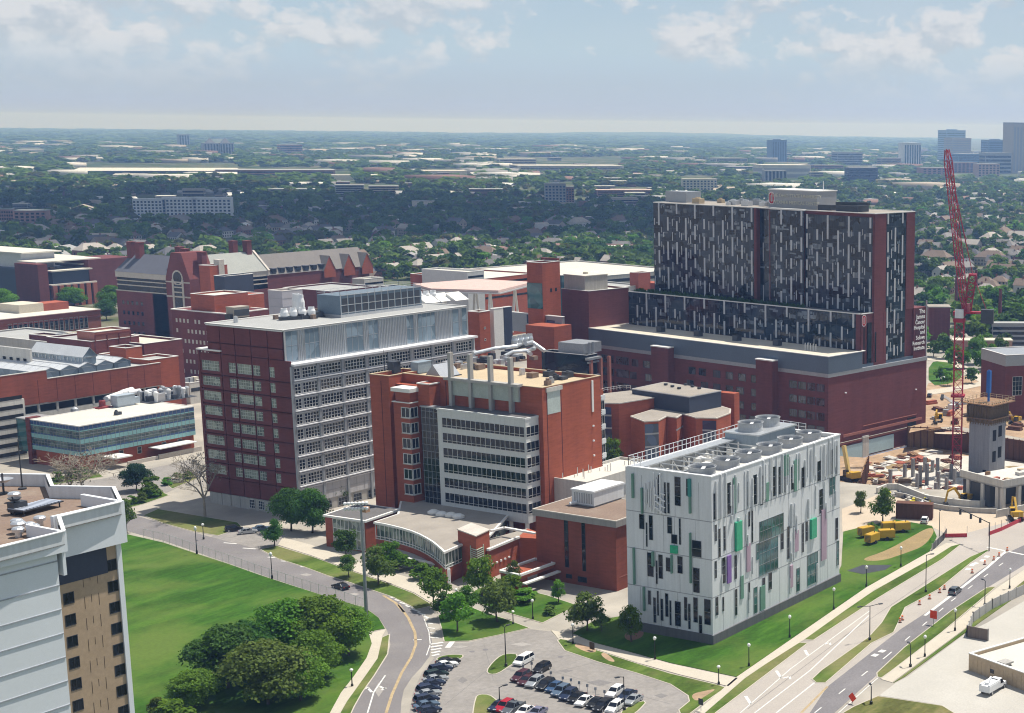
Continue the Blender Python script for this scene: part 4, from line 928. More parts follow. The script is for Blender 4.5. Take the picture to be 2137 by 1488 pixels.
# mid block
mb = MB(); mb.box(XM+.3, PXR-3, 1.2, YM, 24.4, ZM-.3); mb.box(XM, XM+7.3, .9, 1.2, 24.4, ZM); mb.box(XM, XM+.3, .9, 3.2, 24.4, ZM); HB.part('wall', mb, brick_plum)
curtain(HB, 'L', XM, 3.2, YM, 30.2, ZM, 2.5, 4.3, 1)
mb = MB(); mb.box(XM-.1, XM+.5, .9, YM, ZM, ZM+.3); mb.box(XM-.1, XT, .8, 1.3, ZM, ZM+.3); HB.part('coping', mb, coping_w)
mb = MB(); mb.box(XM+.5, XT+12, 1.2, YM, ZM-.25, ZM-.1); HB.part('roof', mb, roof_dark)
mb = MB(); r = random.Random(4)
for i in range(500):
    y = r.uniform(30, YM-1)**1; x = r.uniform(XM+1, XT-.6); s = r.uniform(.4, 1.)
    mb.add([(x-s, y, ZM-.1), (x+s, y+.3, ZM-.1), (x+r.uniform(-.4, .4), y, ZM+s*1.5)], [(0, 1, 2)]); mb.add([(x, y-s, ZM-.1), (x, y+s, ZM-.1), (x+.2, y, ZM+s*1.3)], [(0, 1, 2)])
HB.part('terrace_planting', mb, leafmat('terrace_leaf', (.05, .11, .02), (.12, .19, .04)), kind='stuff')
# tower
mb = MB(); mb.box(XT+.3, 48.2, .9, 48.6, ZM-.2, ZT); mb.box(XT+2.2, 48.2, 48.6, 54.6, ZM-.2, ZT); mb.box(XT+.3, 48.2, 54.6, YT, ZM-.2, ZT)
mb.box(XT, XT+.3, .7, 1.4, ZM, ZT); mb.box(XT, XT+6.6, .55, .9, 24.4, ZT); mb.box(43.6, 48.5, .45, .9, 42.4, ZT); mb.box(XT-.02, XT+.4, 54.4, 55.6, ZM, ZT); mb.box(XT+5.5, XT+7, .5, .9, 24.4, ZM)
HB.part('tower_wall', mb, brick_plum)
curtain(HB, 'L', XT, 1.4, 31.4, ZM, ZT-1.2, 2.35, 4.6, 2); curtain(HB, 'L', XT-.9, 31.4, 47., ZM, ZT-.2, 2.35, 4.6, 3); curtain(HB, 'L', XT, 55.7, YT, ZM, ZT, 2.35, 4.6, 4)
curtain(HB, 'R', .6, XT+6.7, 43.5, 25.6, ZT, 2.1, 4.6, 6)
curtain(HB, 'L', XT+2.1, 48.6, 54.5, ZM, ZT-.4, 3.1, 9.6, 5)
mb = MB(); mb.box(XM+3.3, XM+5.4, .45, .88, 25.5, 39.5); mb.box(XM+7.4, XM+8, .4, .5, 25.5, 36); mb.box(XM+1.4, XM+1.9, .8, .89, 25.5, 38); HB.part('slit_window', mb, glass_dark)
mb = MB(); parapet(mb, XT-.1, 48.6, .4, YT+.1, ZT, .3, .55); mb.box(XT-1.05, XT+.4, 31.3, 47.2, ZT-.1, ZT+.45); HB.part('coping', mb, coping_w)
mb = MB(); mb.box(XT+.5, 48, 1, YT-.5, ZT, ZT+.1); HRF = HB.part('roof', mb, roof_gravel)
y1, y2 = HB.Y(1705, 81, XT+6), HB.Y(1604, 81, XT+6)
mb = MB(); mb.box(XT+6, XT+17, y1, y2, ZT+.1, ZT+6.4); HPH = HB.part('penthouse', mb, mat('penthouse_grey', (.34, .345, .36), .6, .1, .3, metal=.2)); mb = MB(); mb.box(XT+5.8, XT+17.3, y1-.2, y2+.2, ZT+6.4, ZT+6.75); HB.part('coping', mb, coping_w)
y3 = HB.Y(1362+70, 80, XT+8); mb = MB(); mb.box(XT+8, XT+16, y3, y3+11, ZT+.1, ZT+4.2); HB.part('penthouse', mb, metal_grey)
r = random.Random(9); 
for i in range(16):
    y = r.uniform(56, 96); x = r.uniform(XT+3, XT+18); mb = MB(); s = r.uniform(.8, 2.2); mb.box(x, x+s*1.4, y, y+s*1.8, ZT+.1, ZT+.4+s*.8); mb.lathe((x+s*.7, y+s, ZT+.4+s*.8), [(s*.5, 0), (s*.5, .4), (.01, .45)], 10); HB.part('roof_vent', mb, r.choice((metal_lt, roof_tan, metal_grey)), parent=HRF)
mb = MB(); yb = HB.Y(1790, 78, XT+5); mb.box(XT+4, XT+10, yb-1, yb+9, ZT+.1, ZT+2.2); mb.bar((XT+6, yb-4, ZT+3), (XT+7, yb+11, ZT+2.6), 1.1); mb.box(XT+5, XT+8, yb+12, yb+18, ZT+.1, ZT+2); HB.part('window_cleaning_rig', mb, metal_dark)
mb = MB(); mb.tube((XT+12, y1+2, ZT+6.7), (XT+12, y1+2, ZT+10), .14); HB.part('mast', mb, white_paint)
# letters and emblems
def text(b, s, size, side, off, t_, z, m, name='lettering', align='CENTER', ext=.06, bold=0, parent=None, obj=None):
    c = bpy.data.curves.new(name, 'FONT'); c.body = s; c.size = size; c.extrude = ext; c.offset = bold; c.align_x = align; c.resolution_u = 2
    tmp = bpy.data.objects.new('tmp', c); COL.objects.link(tmp); me = bpy.data.meshes.new_from_object(tmp.evaluated_get(bpy.context.evaluated_depsgraph_get())); bpy.data.objects.remove(tmp)
    me.materials.clear(); me.materials.append(m); o = bpy.data.objects.new(name, me); COL.objects.link(o); o.parent = parent or b.o
    if side == 'R': o.rotation_euler = (R(90), 0, 0); o.location = (t_, off-.12, z)
    else: o.rotation_euler = (R(90), 0, R(-90)); o.location = (off-.12, t_, z)
    return o
red_logo = mat('sign_red', (.42, .015, .03), .4, .05); sign_w = mat('sign_white', (.85, .85, .85), .4, .03)
def blocko(b, side, off, t_, z, w, h, par):
    "red block letter O with a white outline, as on the walls"
    def ring(o0, o1, d, m, nm):
        mb = MB()
        def octo(g, cc=.28): ww, hh = w/2-g, h/2-g; c_ = min(ww, hh)*cc*2; return [(-ww, -hh+c_), (-ww+c_, -hh), (ww-c_, -hh), (ww, -hh+c_), (ww, hh-c_), (ww-c_, hh), (-ww+c_, hh), (-ww, hh-c_)]
        A, B_ = octo(o0), octo(o1)
        P = (lambda a: (t_+a[0], off-d, z+a[1])) if side == 'R' else (lambda a: (off-d, t_-a[0], z+a[1]))
        for i in range(8): j = (i+1) % 8; mb.quad(P(A[i]), P(A[j]), P(B_[j]), P(B_[i]))
        b.part(nm, mb, m, parent=par)
    ring(0, w*.09, .10, sign_w, 'emblem_outline'); ring(w*.09, w*.36, .12, red_logo, 'emblem'); ring(w*.36, w*.42, .10, sign_w, 'emblem_outline')
blocko(HB, 'R', .9, XM+1.55, 40.4, 2.3, 3.9, None)
blocko(HB, 'L', XT+6, y2-1.5, ZT+3.5, 2.7, 4.4, HPH)
text(HB, 'THE OHIO STATE UNIVERSITY', 1.75, 'L', XT+5.95, (y1+y2)/2-1.8, ZT+4.0, mat('sign_pale', (.62, .6, .5), .5, .05), parent=HPH); text(HB, 'WEXNER MEDICAL CENTER', 1.75, 'L', XT+5.95, (y1+y2)/2-1.8, ZT+1.6, mat('sign_pale', (.62, .6, .5), .5, .05), parent=HPH)
# brick wing with the vertical name sign
mb = MB(); mb.box(48.6, 56.2, .4, 30, 24.4, 42.4); HB.part('sign_wall', mb, brick_plum); mb = MB(); mb.box(49.6, 55.2, .28, .4, 26.6, 42.2); HSP = HB.part('sign_panel', mb, mat('sign_maroon', (.09, .025, .03), .6, .1)); mb = MB(); mb.box(56., 56.4, .2, .6, 23.6, 44.6); HB.part('downpipe', mb, metal_lt)
for i, s in enumerate(('The', 'James', 'Cancer', 'Hospital', 'and', 'Solove', 'Research', 'Institute')): text(HB, s, 2.0 if i > 1 else 2.3, 'R', .26, 55., 40.3-i*1.86, sign_w, 'lettering', 'RIGHT', .05, .02, HSP)
# podium face: bays, window strips, lamps
for ya, yb in ((22., 29.5), (71.5, 80.)): mb = MB(); mb.box(-3.2, 0, ya, yb, 0, 26.8); mb.box(-3.4, 0, ya-.2, yb+.2, 26.8, 27.2, 1); HB.part('podium_bay', mb, [brick_plum, coping_w])
pg = glass('podium_glass', (.02, .02, .03), .08, 1.7, tint2=(.10, .10, .12), sc=.4)
for z in (18., 13.2, 8.2, 3.6):
    for k in range(12):
        HB.place(winmesh(3.4, 2.6, 4, 1, frame_dark, pg, .1, .1, .08), 'window', 'L', -.02, (1.6, 5.6, 9.6, 13.6, 31, 37, 43, 49, 55, 61, 83, 90)[k]+(0 if k < 4 else r.choice((0, 1))), z, 3.4)
    for y, n in ((95, 4), (103, 3)): HB.place(winmesh(6.5, 2.9, 6, 2, frame_dark, pg, .1, .1, .08), 'window', 'L', -.02, y, z, 6.5)
mb = MB(); mb.box(8, 53.5, -.25, 0, 1.6, 2.5); mb.box(19, 50.5, -.18, 0, 3.9, 4.1); mb.box(-.02, PXR, -.2, 0, -.8, -.3); HB.part('string_course', mb, brick_pink)
mb = MB(); mb.box(45, 50, -.12, 0, -.2, 3.2); HB.part('doorway', mb, dark_void)
lm2 = MB().lathe((0, -.3, 0), [(.01, .4), (.35, .3), (.4, 0), (.01, 0)], 10).mesh('wall_lamp', white_paint)
for x, z in ((9, 16.8), (49.5, 13.)): inst(lm2, 'wall_lamp', HB.o, (x, 0, z))
mb = MB(); mb.box(1, 18.5, -.35, 0, -6.6, -1.6); mb.box(22, 36.5, -.35, 0, -6.2, -1.3); HB.part('waterproofing_panel', mb, mat('pale_blue_board', (.40, .55, .60), .6, .1)); mb = MB(); mb.box(0, 50, -.3, 0, -7, -6.6); mb.box(18.5, 22, -.4, 0, -7, .5); HB.part('foundation', mb, concrete_lt)
for i in range(5):
    mb = MB(); y = 12+i*1.2; mb.tube((8, y, 30.1), (8, y, 32.6), .16); HB.part('vent_pipe', mb, coping_w)
    if i < 4: mb = MB(); mb.box(9, 11.2, 30+i*19, 32.5+i*19, 30.1, 32.2); HB.part('roof_vent', mb, metal_dark)
# ---------------------------------------------------------------- helper for plain neighbours: near top corner pixel at height z
def simple(name, label, px, py, z, xl, xr, wall, roof, ang=0., z0=0., cop=coping_w, ph=.7, cat='building', group=None, yl=None):
    c = G(px, py, z); b = Bld(name, label, c, ang, cat, group)
    lx = b.X(xr, z) if xr is not None else 20; ly = b.Y(xl, z) if xl is not None else 20
    lx = lx if 0 < lx < 400 else 30; ly = ly if 0 < ly < 400 else 30
    if yl: ly = yl
    block(b, 0, lx, 0, ly, z0, z, wall, roof, cop, ph=ph); b.lx, b.ly, b.z = lx, ly, z
    return b
def zfor(px, py, x=None, y=None):
    "roof height that puts the corner seen at (px, py) on the world plane x= or y="
    d = ray(px, py); k = x/d[0] if x is not None else y/d[1]; return float(HC+k*d[2])
def wrow(b, side, off, t0, t1, n, z, w, h, fr, gl, nx=1, ny=1, sill=None, name='window', frame=.1):
    me = winmesh(w, h, nx, ny, fr, gl, frame, .1, .06, sill)
    for i in range(n): b.place(me, name, side, off, t0+(t1-t0)*(i+.5)/n-w/2, z, w)
# plum block with white roof box left of the hospital
z = 44.; PB = simple('plum_block', 'blank plum brick block with a white box on its roof beside the glass hospital', 1228, 608, z, 1172, 1312, brick_plum, roof_white, HA)
mb = MB(); mb.box(1.5, 13, 3.5, 15, z-.7, z+5.2); PB.part('roof_box', mb, concrete); mb = MB(); mb.box(1.3, 13.2, 3.3, 15.2, z+5.2, z+5.5); PB.part('coping', mb, roof_white); mb = MB(); mb.lathe((7, 9, z+5.5), [(1, 0), (1, .8), (.01, 1)], 12); PB.part('roof_vent', mb, roof_cream)
# tall red stair tower and the grey skybridge
SB = simple('stair_tower', 'tall slim red brick stair tower rising behind the grey skybridge', 1131, 549, 55, 1099, 1168, brick_red, roof_dark)
mb = MB(); mb.box(-.1, 3, SB.ly-7, SB.ly+.1, 38, 47.5); SB.part('corner_window', mb, glass_teal)
mb = MB()
for k in (4.2, 7.): mb.box(k, k+1.1, -.06, 0, 44., 45.3)
SB.part('window', mb, dark_void); mb = MB(); mb.box(SB.lx, SB.lx+1.2, 1, 9, 0, 56); SB.part('brick_fin', mb, brick_dark); mb = MB(); mb.box(-9, 1, -12, 1, 0, 33); SB.part('wall', mb, brick_red); mb = MB(); mb.box(-6, 4, -1.1, -1, 0, 29); 
KB = simple('skybridge', 'grey metal clad skybridge between the red stair tower and the plum block', 1172, 662, 35.5, 1060, 1178, mat('bridge_grey', (.27, .285, .31), .5, .08, .3, metal=.2), roof_tan, HA+4, 28.5)
for a_, w_, z_ in ((3.5, 4, 30.8), (8.5, 2, 29.4), (17, .8, 32)): KB.place(winmesh(w_, 3.2, 2, 2, frame_dark, glass_blue), 'window', 'L', -.02, a_, z_, w_)
mb = MB(); mb.box(1, 3, 4, 14, 0, 28.4); KB.part('pier', mb, metal_dark); mb = MB(); mb.box(.5, 4, .2, 3.5, 0, 28.4); KB.part('pier', mb, brick_red)
# pair: red shaft and white shaft at the far end of the maroon tower
XB = simple('red_shaft', 'small red brick shaft behind the far end of the pale glass penthouse', 1000, 652, 42, 976, 1022, brick_red, roof_grey); wrow(XB, 'R', 0, 1, 4, 1, 36, .8, .8, frame_white, glass_dark); wrow(XB, 'R', 0, 1, 4, 1, 32, .8, .8, frame_white, glass_dark); wrow(XB, 'R', 0, 1, 4, 1, 28, .8, .8, frame_white, glass_dark)
YB = simple('white_shaft', 'narrow white shaft wall beside the small red brick shaft', 1030, 645, 42.5, 1022, 1050, coping_w, roof_white); 
ZB = simple('dark_link', 'dark glass stair link under the left end of the grey skybridge', 1052, 642, 41, 1046, 1068, navy_clad, roof_dark)
# low octagonal lecture building in front of the podium
OB = Bld('octagon_lecture_hall', 'low brick building with faceted gravel roofs, dark glass corners and a navy clad centre', G(1345, 879, 17.)[:2])
def opx(l, z): return [tuple(OB.G(x, y, z)[:2]) for x, y in l]
def mass(poly, z, wallm, roofm, capm=stone, h=.35):
    mb = MB().prism(poly, 0, z-h); OB.part('wall', mb, wallm); mb = MB().prism(offset(poly, .12), z-h, z); OB.part('coping', mb, capm); mb = MB().prism(offset(poly, -.35), z, z+.05); OB.part('roof', mb, roofm)
f1 = opx([(1316, 868), (1345, 879), (1374, 877), (1391, 868), (1412, 871), (1425, 863), (1452, 871), (1466, 871), (1495, 872), (1524, 861), (1525, 853), (1455, 832), (1362, 854)], 17.)
mass(f1, 17., brick_red, roof_gravel)
zf2 = hgt(G(1365, 852, 17), 829); zf3 = hgt(G(1443, 863, 17), 828)
def opz(l, z): return [tuple(OB.G(x, y, z)[:2]) for x, y in l]
f2 = opz([(1232, 838), (1262, 841), (1291, 841), (1365, 829), (1340, 818), (1315, 815), (1235, 824)], zf2); mass(f2, zf2, brick_red, roof_gravel)
f3 = opz([(1319, 811), (1438, 828), (1505, 815), (1385, 797)], zf3); mass(f3, zf3, navy_clad, roof_gravel, metal_lt, .25)
p_ = OB.G(1532, 818, zf3-1.5); mb = MB(); mb.box(p_[0]-3, p_[0], p_[1]-2, p_[1]+26, 0, zf3-1.5); OB.part('wall', mb, brick_red)
for (xa, ya, xb, yb_) in ((1345, 879, 1374, 877), (1466, 871, 1495, 872), (1412, 871, 1425, 863)):
    a, b_ = [Vector((*q, 0)) for q in opx([(xa, ya), (xb, yb_)], 17.)]; d = (b_-a).normalized(); n = Vector((d.y, -d.x, 0)); n = n if n.dot(Vector((-1, 0, 0))) > 0 else -n
    mb = MB(); a2, b2 = a+n*.1, b_+n*.1; mb.quad(a2+Vector((0, 0, 0)), b2+Vector((0, 0, 0)), b2+Vector((0, 0, 16)), a2+Vector((0, 0, 16)), 0)
    for k in range(4): mb.bar(a2+Vector((0, 0, 1+4*k)), b2+Vector((0, 0, 1+4*k)), .3, .5, 1)
    OB.part('corner_glazing', mb, [glass_blue, metal_grey])
a, b_ = [Vector((*q, 0)) for q in opx([(1250, 842), (1275, 843)], zf2)]; mb = MB(); o_ = Vector((-.35, -.35, 0)); mb.quad(a+o_, b_+o_, b_+o_+Vector((0, 0, zf2-1)), a+o_+Vector((0, 0, zf2-1)), 0)
for k in range(5): mb.bar(a+o_+Vector((0, 0, 1+4*k)), b_+o_+Vector((0, 0, 1+4*k)), .3, .5, 1)
OB.part('corner_glazing', mb, [glass_blue, metal_grey])
mb = MB(); pl = [Vector((*q, zf2+.1)) for q in opz([(1238, 826), (1262, 818), (1300, 812), (1316, 813)], zf2)]; railing(mb, pl, 1.2, 1.2, .1); OB.part('railing', mb, coping_w)
for i in range(6):
    q = OB.G(1390+i*14, 805+(i % 3)*4, zf3); mb = MB(); mb.box(q[0], q[0]+.9, q[1], q[1]+.9, zf3+.05, zf3+.7); OB.part('roof_vent', mb, metal_dark)
# dark glazed office slab with pink columns, between brick tower and hospital
DB = simple('pink_column_building', 'dark glazed building with pink columns and plant on its roof behind the brick tower', 1225, 742, 27, 1130, 1246, glass_dark, roof_grey, 0, 0, metal_lt)
for t_ in (.8, 6.2, 11): mb = MB(); mb.box(t_, t_+1, -1.1, -.1, 0, 25.5); DB.part('column', mb, brick_pink)
mb = MB()
for k in range(5): mb.box(0, DB.lx, -.9, -.02, 5+k*4.8, 5.6+k*4.8)
mb.box(-.8, DB.lx+.8, -1.3, .2, 25.4, 26.2); DB.part('spandrel', mb, metal_grey)
mb = MB(); mb.box(2, 12, 3, 14, 27, 30.5); mb.tube((4, 2, 27), (4, 2, 31), .5); mb.tube((6, 2, 27), (6, 2, 31), .5); railing(mb, [(0, 0, 27), (DB.lx, 0, 27)], 1.1, 2); DB.part('roof_plant', mb, metal_grey)
# ================================================================ near residential tower at the left edge
TH = 60.
NC = G(253, 1045, TH)
TB_ = Bld('residential_tower', 'tall near tower with white panels, tan brick and small square windows', NC)
def tl(px, py, z=TH): q = TB_.G(px, py, z); return (q[0], q[1])
r1, r2, r3, r4, r5 = tl(237, 1016), tl(109, 1014), tl(99, 990), tl(-60, 988), tl(-60, 1150)
n1, n2 = tl(123, 1078), tl(133, 1108)
plan = [tl(252, 1047), r1, r2, r3, r4, tl(-200, 1100), tl(-120, 1172), n2, n1]
mb = MB().prism(plan, TH-1.6, TH-1.5); TB_.part('roof', mb, roof_brown)
mb = MB()
for a, b_ in zip(plan, plan[1:]+plan[:1]):
    a, b_ = Vector((*a, 0)), Vector((*b_, 0)); mb.bar(a+Vector((0, 0, TH)), b_+Vector((0, 0, TH)), .42, .1)
TB_.part('coping', mb, white_paint)
ins = offset(plan, -.42); mb = MB(); n = len(plan)
for i in range(n):
    j = (i+1) % n; mb.quad((*plan[i], TH-.02), (*plan[j], TH-.02), (*plan[j], TH-1.6), (*plan[i], TH-1.6)); mb.quad((*ins[i], TH-.02), (*ins[j], TH-.02), (*ins[j], TH-1.6), (*ins[i], TH-1.6))
TB_.part('parapet', mb, white_panel)
fz = TB_.fp('R', 0, 262, 1105)[1]; fz = TH-5.2
# fascia boxes, tan brick face, white panel face
xl, yl_ = n1[0], n1[1]
x2, y2_ = n2[0], n2[1]
mb = MB(); mb.box(xl-.2, .4, 0, .5, fz, TH-.06); mb.box(-.1, .4, .5, r1[1], fz, TH-.06); mb.box(x2-30, x2+.3, y2_, y2_+.5, fz+2.8, TH-.06); mb.box(x2-.1, x2+.3, y2_+.5, yl_, fz, TH-.06); mb.box(x2+.3, .3, .5, 1.8, fz-.1, fz+.1); TB_.part('fascia', mb, mat('tower_panel', (.74, .77, .80), .6, .03))
ty = .95
mb = MB(); mb.box(x2-6, -.6, ty, r1[1]-1, 0, fz+3); TB_.part('brick_wall', mb, tan_panel); mb = MB(); mb.box(x2-6, -1.9, ty-.08, ty, fz-3.4, fz+.3); TB_.part('louvre_band', mb, navy_clad)
mb = MB(); mb.box(-.6, .05, ty-.2, r1[1]-.6, 0, fz); TB_.part('corner_pier', mb, _M['tower_panel'] if 'tower_panel' in _M else white_paint)
xe_ = TB_.fp('R', y2_+.6, 126, 1240)[0]; mb = MB(); mb.box(x2-34, xe_, y2_+.6, y2_+2, 0, fz+3)
TB_.part('white_wall', mb, mat('tower_panel', (.74, .77, .80), .6, .03)); mb = MB()
pz = [TB_.fp('R', y2_+.6, 0, 980+y/2.929)[1] for y in (803, 990, 1135, 1280, 1425)]
stp = (pz[0]-pz[4])/4
for i in range(-1, 16): z = pz[0]-stp*i; mb.box(x2-34, xe_-.05, y2_+.52, y2_+.6, z-.07, z+.07)
TB_.part('panel_joint', mb, mat('joint_grey', (.36, .38, .41), .7))
wr = [(TB_.fp('R', ty, 139, 980+y/2.929), TB_.fp('R', ty, 233, 980+y2/2.929)) for y, y2 in ((655, 585),)][0]
za = [TB_.fp('R', ty, x/2.929, 980+y/2.929) for x, y in ((408, 655), (422, 787), (435, 918), (447, 1050), (460, 1180), (473, 1308), (487, 1438))]
zb = [TB_.fp('R', ty, x/2.929, 980+y/2.929) for x, y in ((680, 585), (692, 712), (703, 840), (714, 966), (726, 1095), (739, 1222), (751, 1345))]
dz = (za[0][1]-za[6][1])/6
sqm = winmesh(1.35, 1.35, 2, 1, frame_dark, glass_dark, .08, .06, .05)
for i in range(14):
    TB_.place(sqm, 'window', 'R', ty+.02, za[0][0]-.7, za[0][1]-dz*i-.68, 1.35)
    TB_.place(sqm, 'window', 'R', ty+.02, zb[0][0]-.7, zb[0][1]-dz*i-.68, 1.35)
mb = MB(); xm_ = (za[0][0]+zb[0][0])/2
for i in range(16):
    z = za[0][1]-dz*(i+.4)
    for x in (za[0][0]+2.0, zb[0][0]-2.0): mb.box(x, x+.06, ty-.02, ty, z-.75, z+.75)
    mb.box(xm_-.03, xm_+.03, ty-.02, ty, z-.1, z+.8)
TB_.part('weep_joint', mb, mat('joint_dark', (.13, .095, .065)))
def tt(name, label, cat, px, py, mb, mats, rz=0): 
    p = G(px, py, TH-1.5); o = mb.build(name, mats); o.location = tuple(p); o.rotation_euler = (0, 0, R(rz)); return tag(o, label, cat)
def mush(k=1.): return MB().lathe((0, 0, 0), [(.42*k, 0), (.42*k, .7*k), (.75*k, .75*k), (.8*k, 1.15*k), (.6*k, 1.35*k), (.01, 1.42*k)], 14)
for i, (px, py, k, lab) in enumerate(((31, 1048, 1., 'silver mushroom vent nearest the tall pole on the brown roof'), (36, 1103, .9, 'silver mushroom vent at the back of the left cluster by the roof edge'), (40, 1113, 1.1, 'silver mushroom vent in the middle of the left cluster by the roof edge'), (39, 1121, .9, 'silver mushroom vent at the front of the left cluster by the roof edge'), (62, 1108, .8, 'silver mushroom vent at the back of the right cluster by the roof edge'), (70, 1117, 1., 'silver mushroom vent at the front of the right cluster by the roof edge'), (84, 1097, .9, 'lone flat silver vent right of both vent clusters'))):
    tt('roof_vent', lab, 'vent', px, py, mush(k*.95), galv)
mb = MB()
for i in range(11): mb.box(i*.52, i*.52+.36, 0, 2.4, .75+.0, .85, 1)
mb.box(-.1, 5.8, -.1, 2.5, .6, .74, 0)
for x in (.2, 5.4):
    for y in (.2, 2.2): mb.box(x, x+.12, y, y+.12, 0, .6, 0)
tt('solar_panel', 'low striped panel rack on the brown roof', 'panel rack', 50, 1079, mb, [metal_dark, mat('panel_pale', (.42, .46, .54), .3, .1)], 8)
mb = MB(); mb.tube((0, 0, 0), (0, 0, 6.5), .1, .06); mb.lathe((0, 0, 0), [(.5, 0), (.5, .2), (.12, .3)], 10); tt('roof_pole', 'tall dark pole at the back of the brown roof', 'pole', 47, 1021, mb, metal_dark)
mb = MB(); mb.tube((0, 0, 0), (0, 0, 2.6), .13); mb.lathe((0, 0, 1.4), [(.01, 0), (.5, .05), (1.2, .45), (1.25, .5), (.4, .2), (.01, .12)], 16, 1); mb.box(-.6, .6, -.6, .6, 0, .12); tt('satellite_dish', 'grey satellite dish at the left edge of the brown roof', 'dish', 8, 1030, mb, [metal_dark, metal_lt])
mb = MB(); mb.box(-.9, .9, -.6, .6, .3, 1.5); mb.tube((.3, 0, 0), (-.6, 0, 2.2), .1); mb.lathe((-.3, 0, 1.6), [(.01, 0), (.5, .1), (.8, .4), (.3, .2)], 12); mb.box(-.7, .7, -.4, .4, 0, .3); tt('antenna_mount', 'dark antenna frame behind the striped panel rack', 'antenna', 38, 1072, mb, metal_dark)
# ================================================================ teal glass laboratory
LBc = G(172.5, 985, 0)
GB = Bld('teal_glass_building', 'low building with teal and blue glass bands over red brick', LBc)
gx_, gy_ = GB.X(404, 14), GB.Y(63, 14)
mb = MB(); mb.box(1, gx_, 1, gy_, 0, 4.8); GB.part('wall', mb, brick_red); mb = MB(); mb.box(0, gx_, 0, gy_, 4.8, 13.9); GB.part('glazing', mb, glass('glass_sea', (.03, .07, .10), .06, 1.6, tint2=(.10, .16, .15), sc=.35))
teal = mat('teal_spandrel', (.20, .40, .42), .25, .08, .3, spec=.6); blue = mat('blue_spandrel', (.025, .07, .19), .2, .1, .4, spec=.6)
mb = MB()
for z0, z1, k in ((4.8, 6.1, 0), (8.6, 9.9, 0), (9.95, 10.3, 1), (6.15, 6.6, 1), (12.7, 13.9, 1), (12.3, 12.65, 0)):
    fbox(mb, 'R', 0, -.05, gx_, z0, z1, 0, .06, k); fbox(mb, 'L', 0, 0, gy_, z0, z1, 0, .06, k)
GB.part('spandrel', mb, [teal, blue]); mb = MB()
for i in range(int(gx_/1.5)): fbox(mb, 'R', 0, i*1.5, i*1.5+.07, 4.8, 13.9, .06, .1)
for i in range(int(gy_/1.5)): fbox(mb, 'L', 0, i*1.5, i*1.5+.07, 4.8, 13.9, .06, .1)
for z in (7.4, 8.3, 11.1, 12.): fbox(mb, 'R', 0, 0, gx_, z, z+.07, .02, .08); fbox(mb, 'L', 0, 0, gy_, z, z+.07, .02, .08)
GB.part('mullion', mb, frame_alu)
mb = MB(); mb.box(-.1, gx_, -.1, gy_+.1, 13.9, 14.05); GB.part('roof', mb, roof_white); mb = MB(); parapet(mb, -.15, gx_, -.15, gy_+.1, 13.9, .32, .4); GB.part('coping', mb, coping_w)
mb = MB(); mb.box(-.4, 3.5, gy_, gy_+1.8, 0, 14.6); GB.part('brick_fin', mb, brick_dark); ty_ = GB.Y(30, 13); mb = MB(); mb.box(.6, 8, gy_+1.8, ty_, 3.6, 13.6); GB.part('glass_end', mb, glass_teal); mb = MB(); mb.box(.5, 8.2, gy_+1.7, ty_+.1, 13.6, 13.9); GB.part('coping', mb, metal_lt)
for x in (6, 13.5, 20, 29, 35): GB.place(winmesh(1.6, 2.2, 1, 2, stone, glass_dark, .12, .1), 'window', 'R', 1, x, 2., 1.6)
mb = MB(); mb.box(7, 13, -6, 1, 3.2, 3.6); mb.box(24, 38, -4.5, 1, 3.2, 3.5); GB.part('canopy', mb, coping_w)
mb = MB(); mb.box(24, 40, -3.8, -3.4, 0, 1.5, 0); mb.box(13, 23.8, -3.6, -3.2, 0, 1.2, 0); GB.part('yard_wall', mb, [stone])
r = random.Random(21)
def gpx(px, py, mb, name, label, cat, mats, rz=0): return roof_thing(name, label, cat, mb, mats, GB, px, py, 14.1, rz)
mb = MB(); mb.box(0, 6.5, 0, 3.2, .5, 3.6); mb.box(.2, 6.3, .2, 3, 0, .5); mb.box(-.1, 6.6, -.1, 3.3, 3.6, 3.75); mb.box(6.5, 8.5, .3, 2.8, .4, 2.4); gpx(246, 851, mb, 'air_handler', 'pale blue grey air handler on the teal building roof', 'air handler', [mat('unit_pale_blue', (.36, .42, .48), .5)])
mb = MB(); mb.tube((0, 0, 1.6), (8.5, 3.5, 2.), .95, n=14); mb.tube((8.5, 3.5, 2), (13, 4, 2.4), 1.1, n=14); mb.tube((10.5, 3, 1.8), (14.5, 2.2, 2.), .9, n=14); mb.tube((3, 1, 0), (3, 1, 1.2), .3); mb.tube((9, 3.4, 0), (9, 3.4, 1.2), .3); gpx(222, 843, mb, 'exhaust_duct', 'fat white duct pipes lying on the teal building roof', 'ductwork', [white_paint])
mb = MB(); mb.lathe((0, 0, 0), [(1.5, 0), (1.5, .4), (1, .6), (1, 2.2), (.7, 2.6)], 14); mb.box(-2.4, 2.6, -1.6, 1.4, 0, .3); gpx(214, 851, mb, 'exhaust_fan', 'rust red exhaust fan at the left end of the white duct pipes', 'exhaust fan', [mat('rust_red', (.22, .04, .04), .6)])
mb = MB(); mb.lathe((0, 0, 0), [(1.2, 0), (1.1, .8), (.5, 1.3), (.01, 1.5)], 10); gpx(156, 858, mb, 'roof_vent', 'small cone vent alone on the left of the teal building roof', 'vent', [metal_grey])
mb = MB(); mb.lathe((0, 0, 0), [(.8, 0), (.7, .8), (.3, 1.6), (.01, 1.7)], 10); mb.box(.6, 1.6, -.5, .5, 0, .9); gpx(243, 866, mb, 'roof_vent', 'dark stubby vent near the front edge of the teal building roof', 'vent', [metal_dark])
mb = MB()
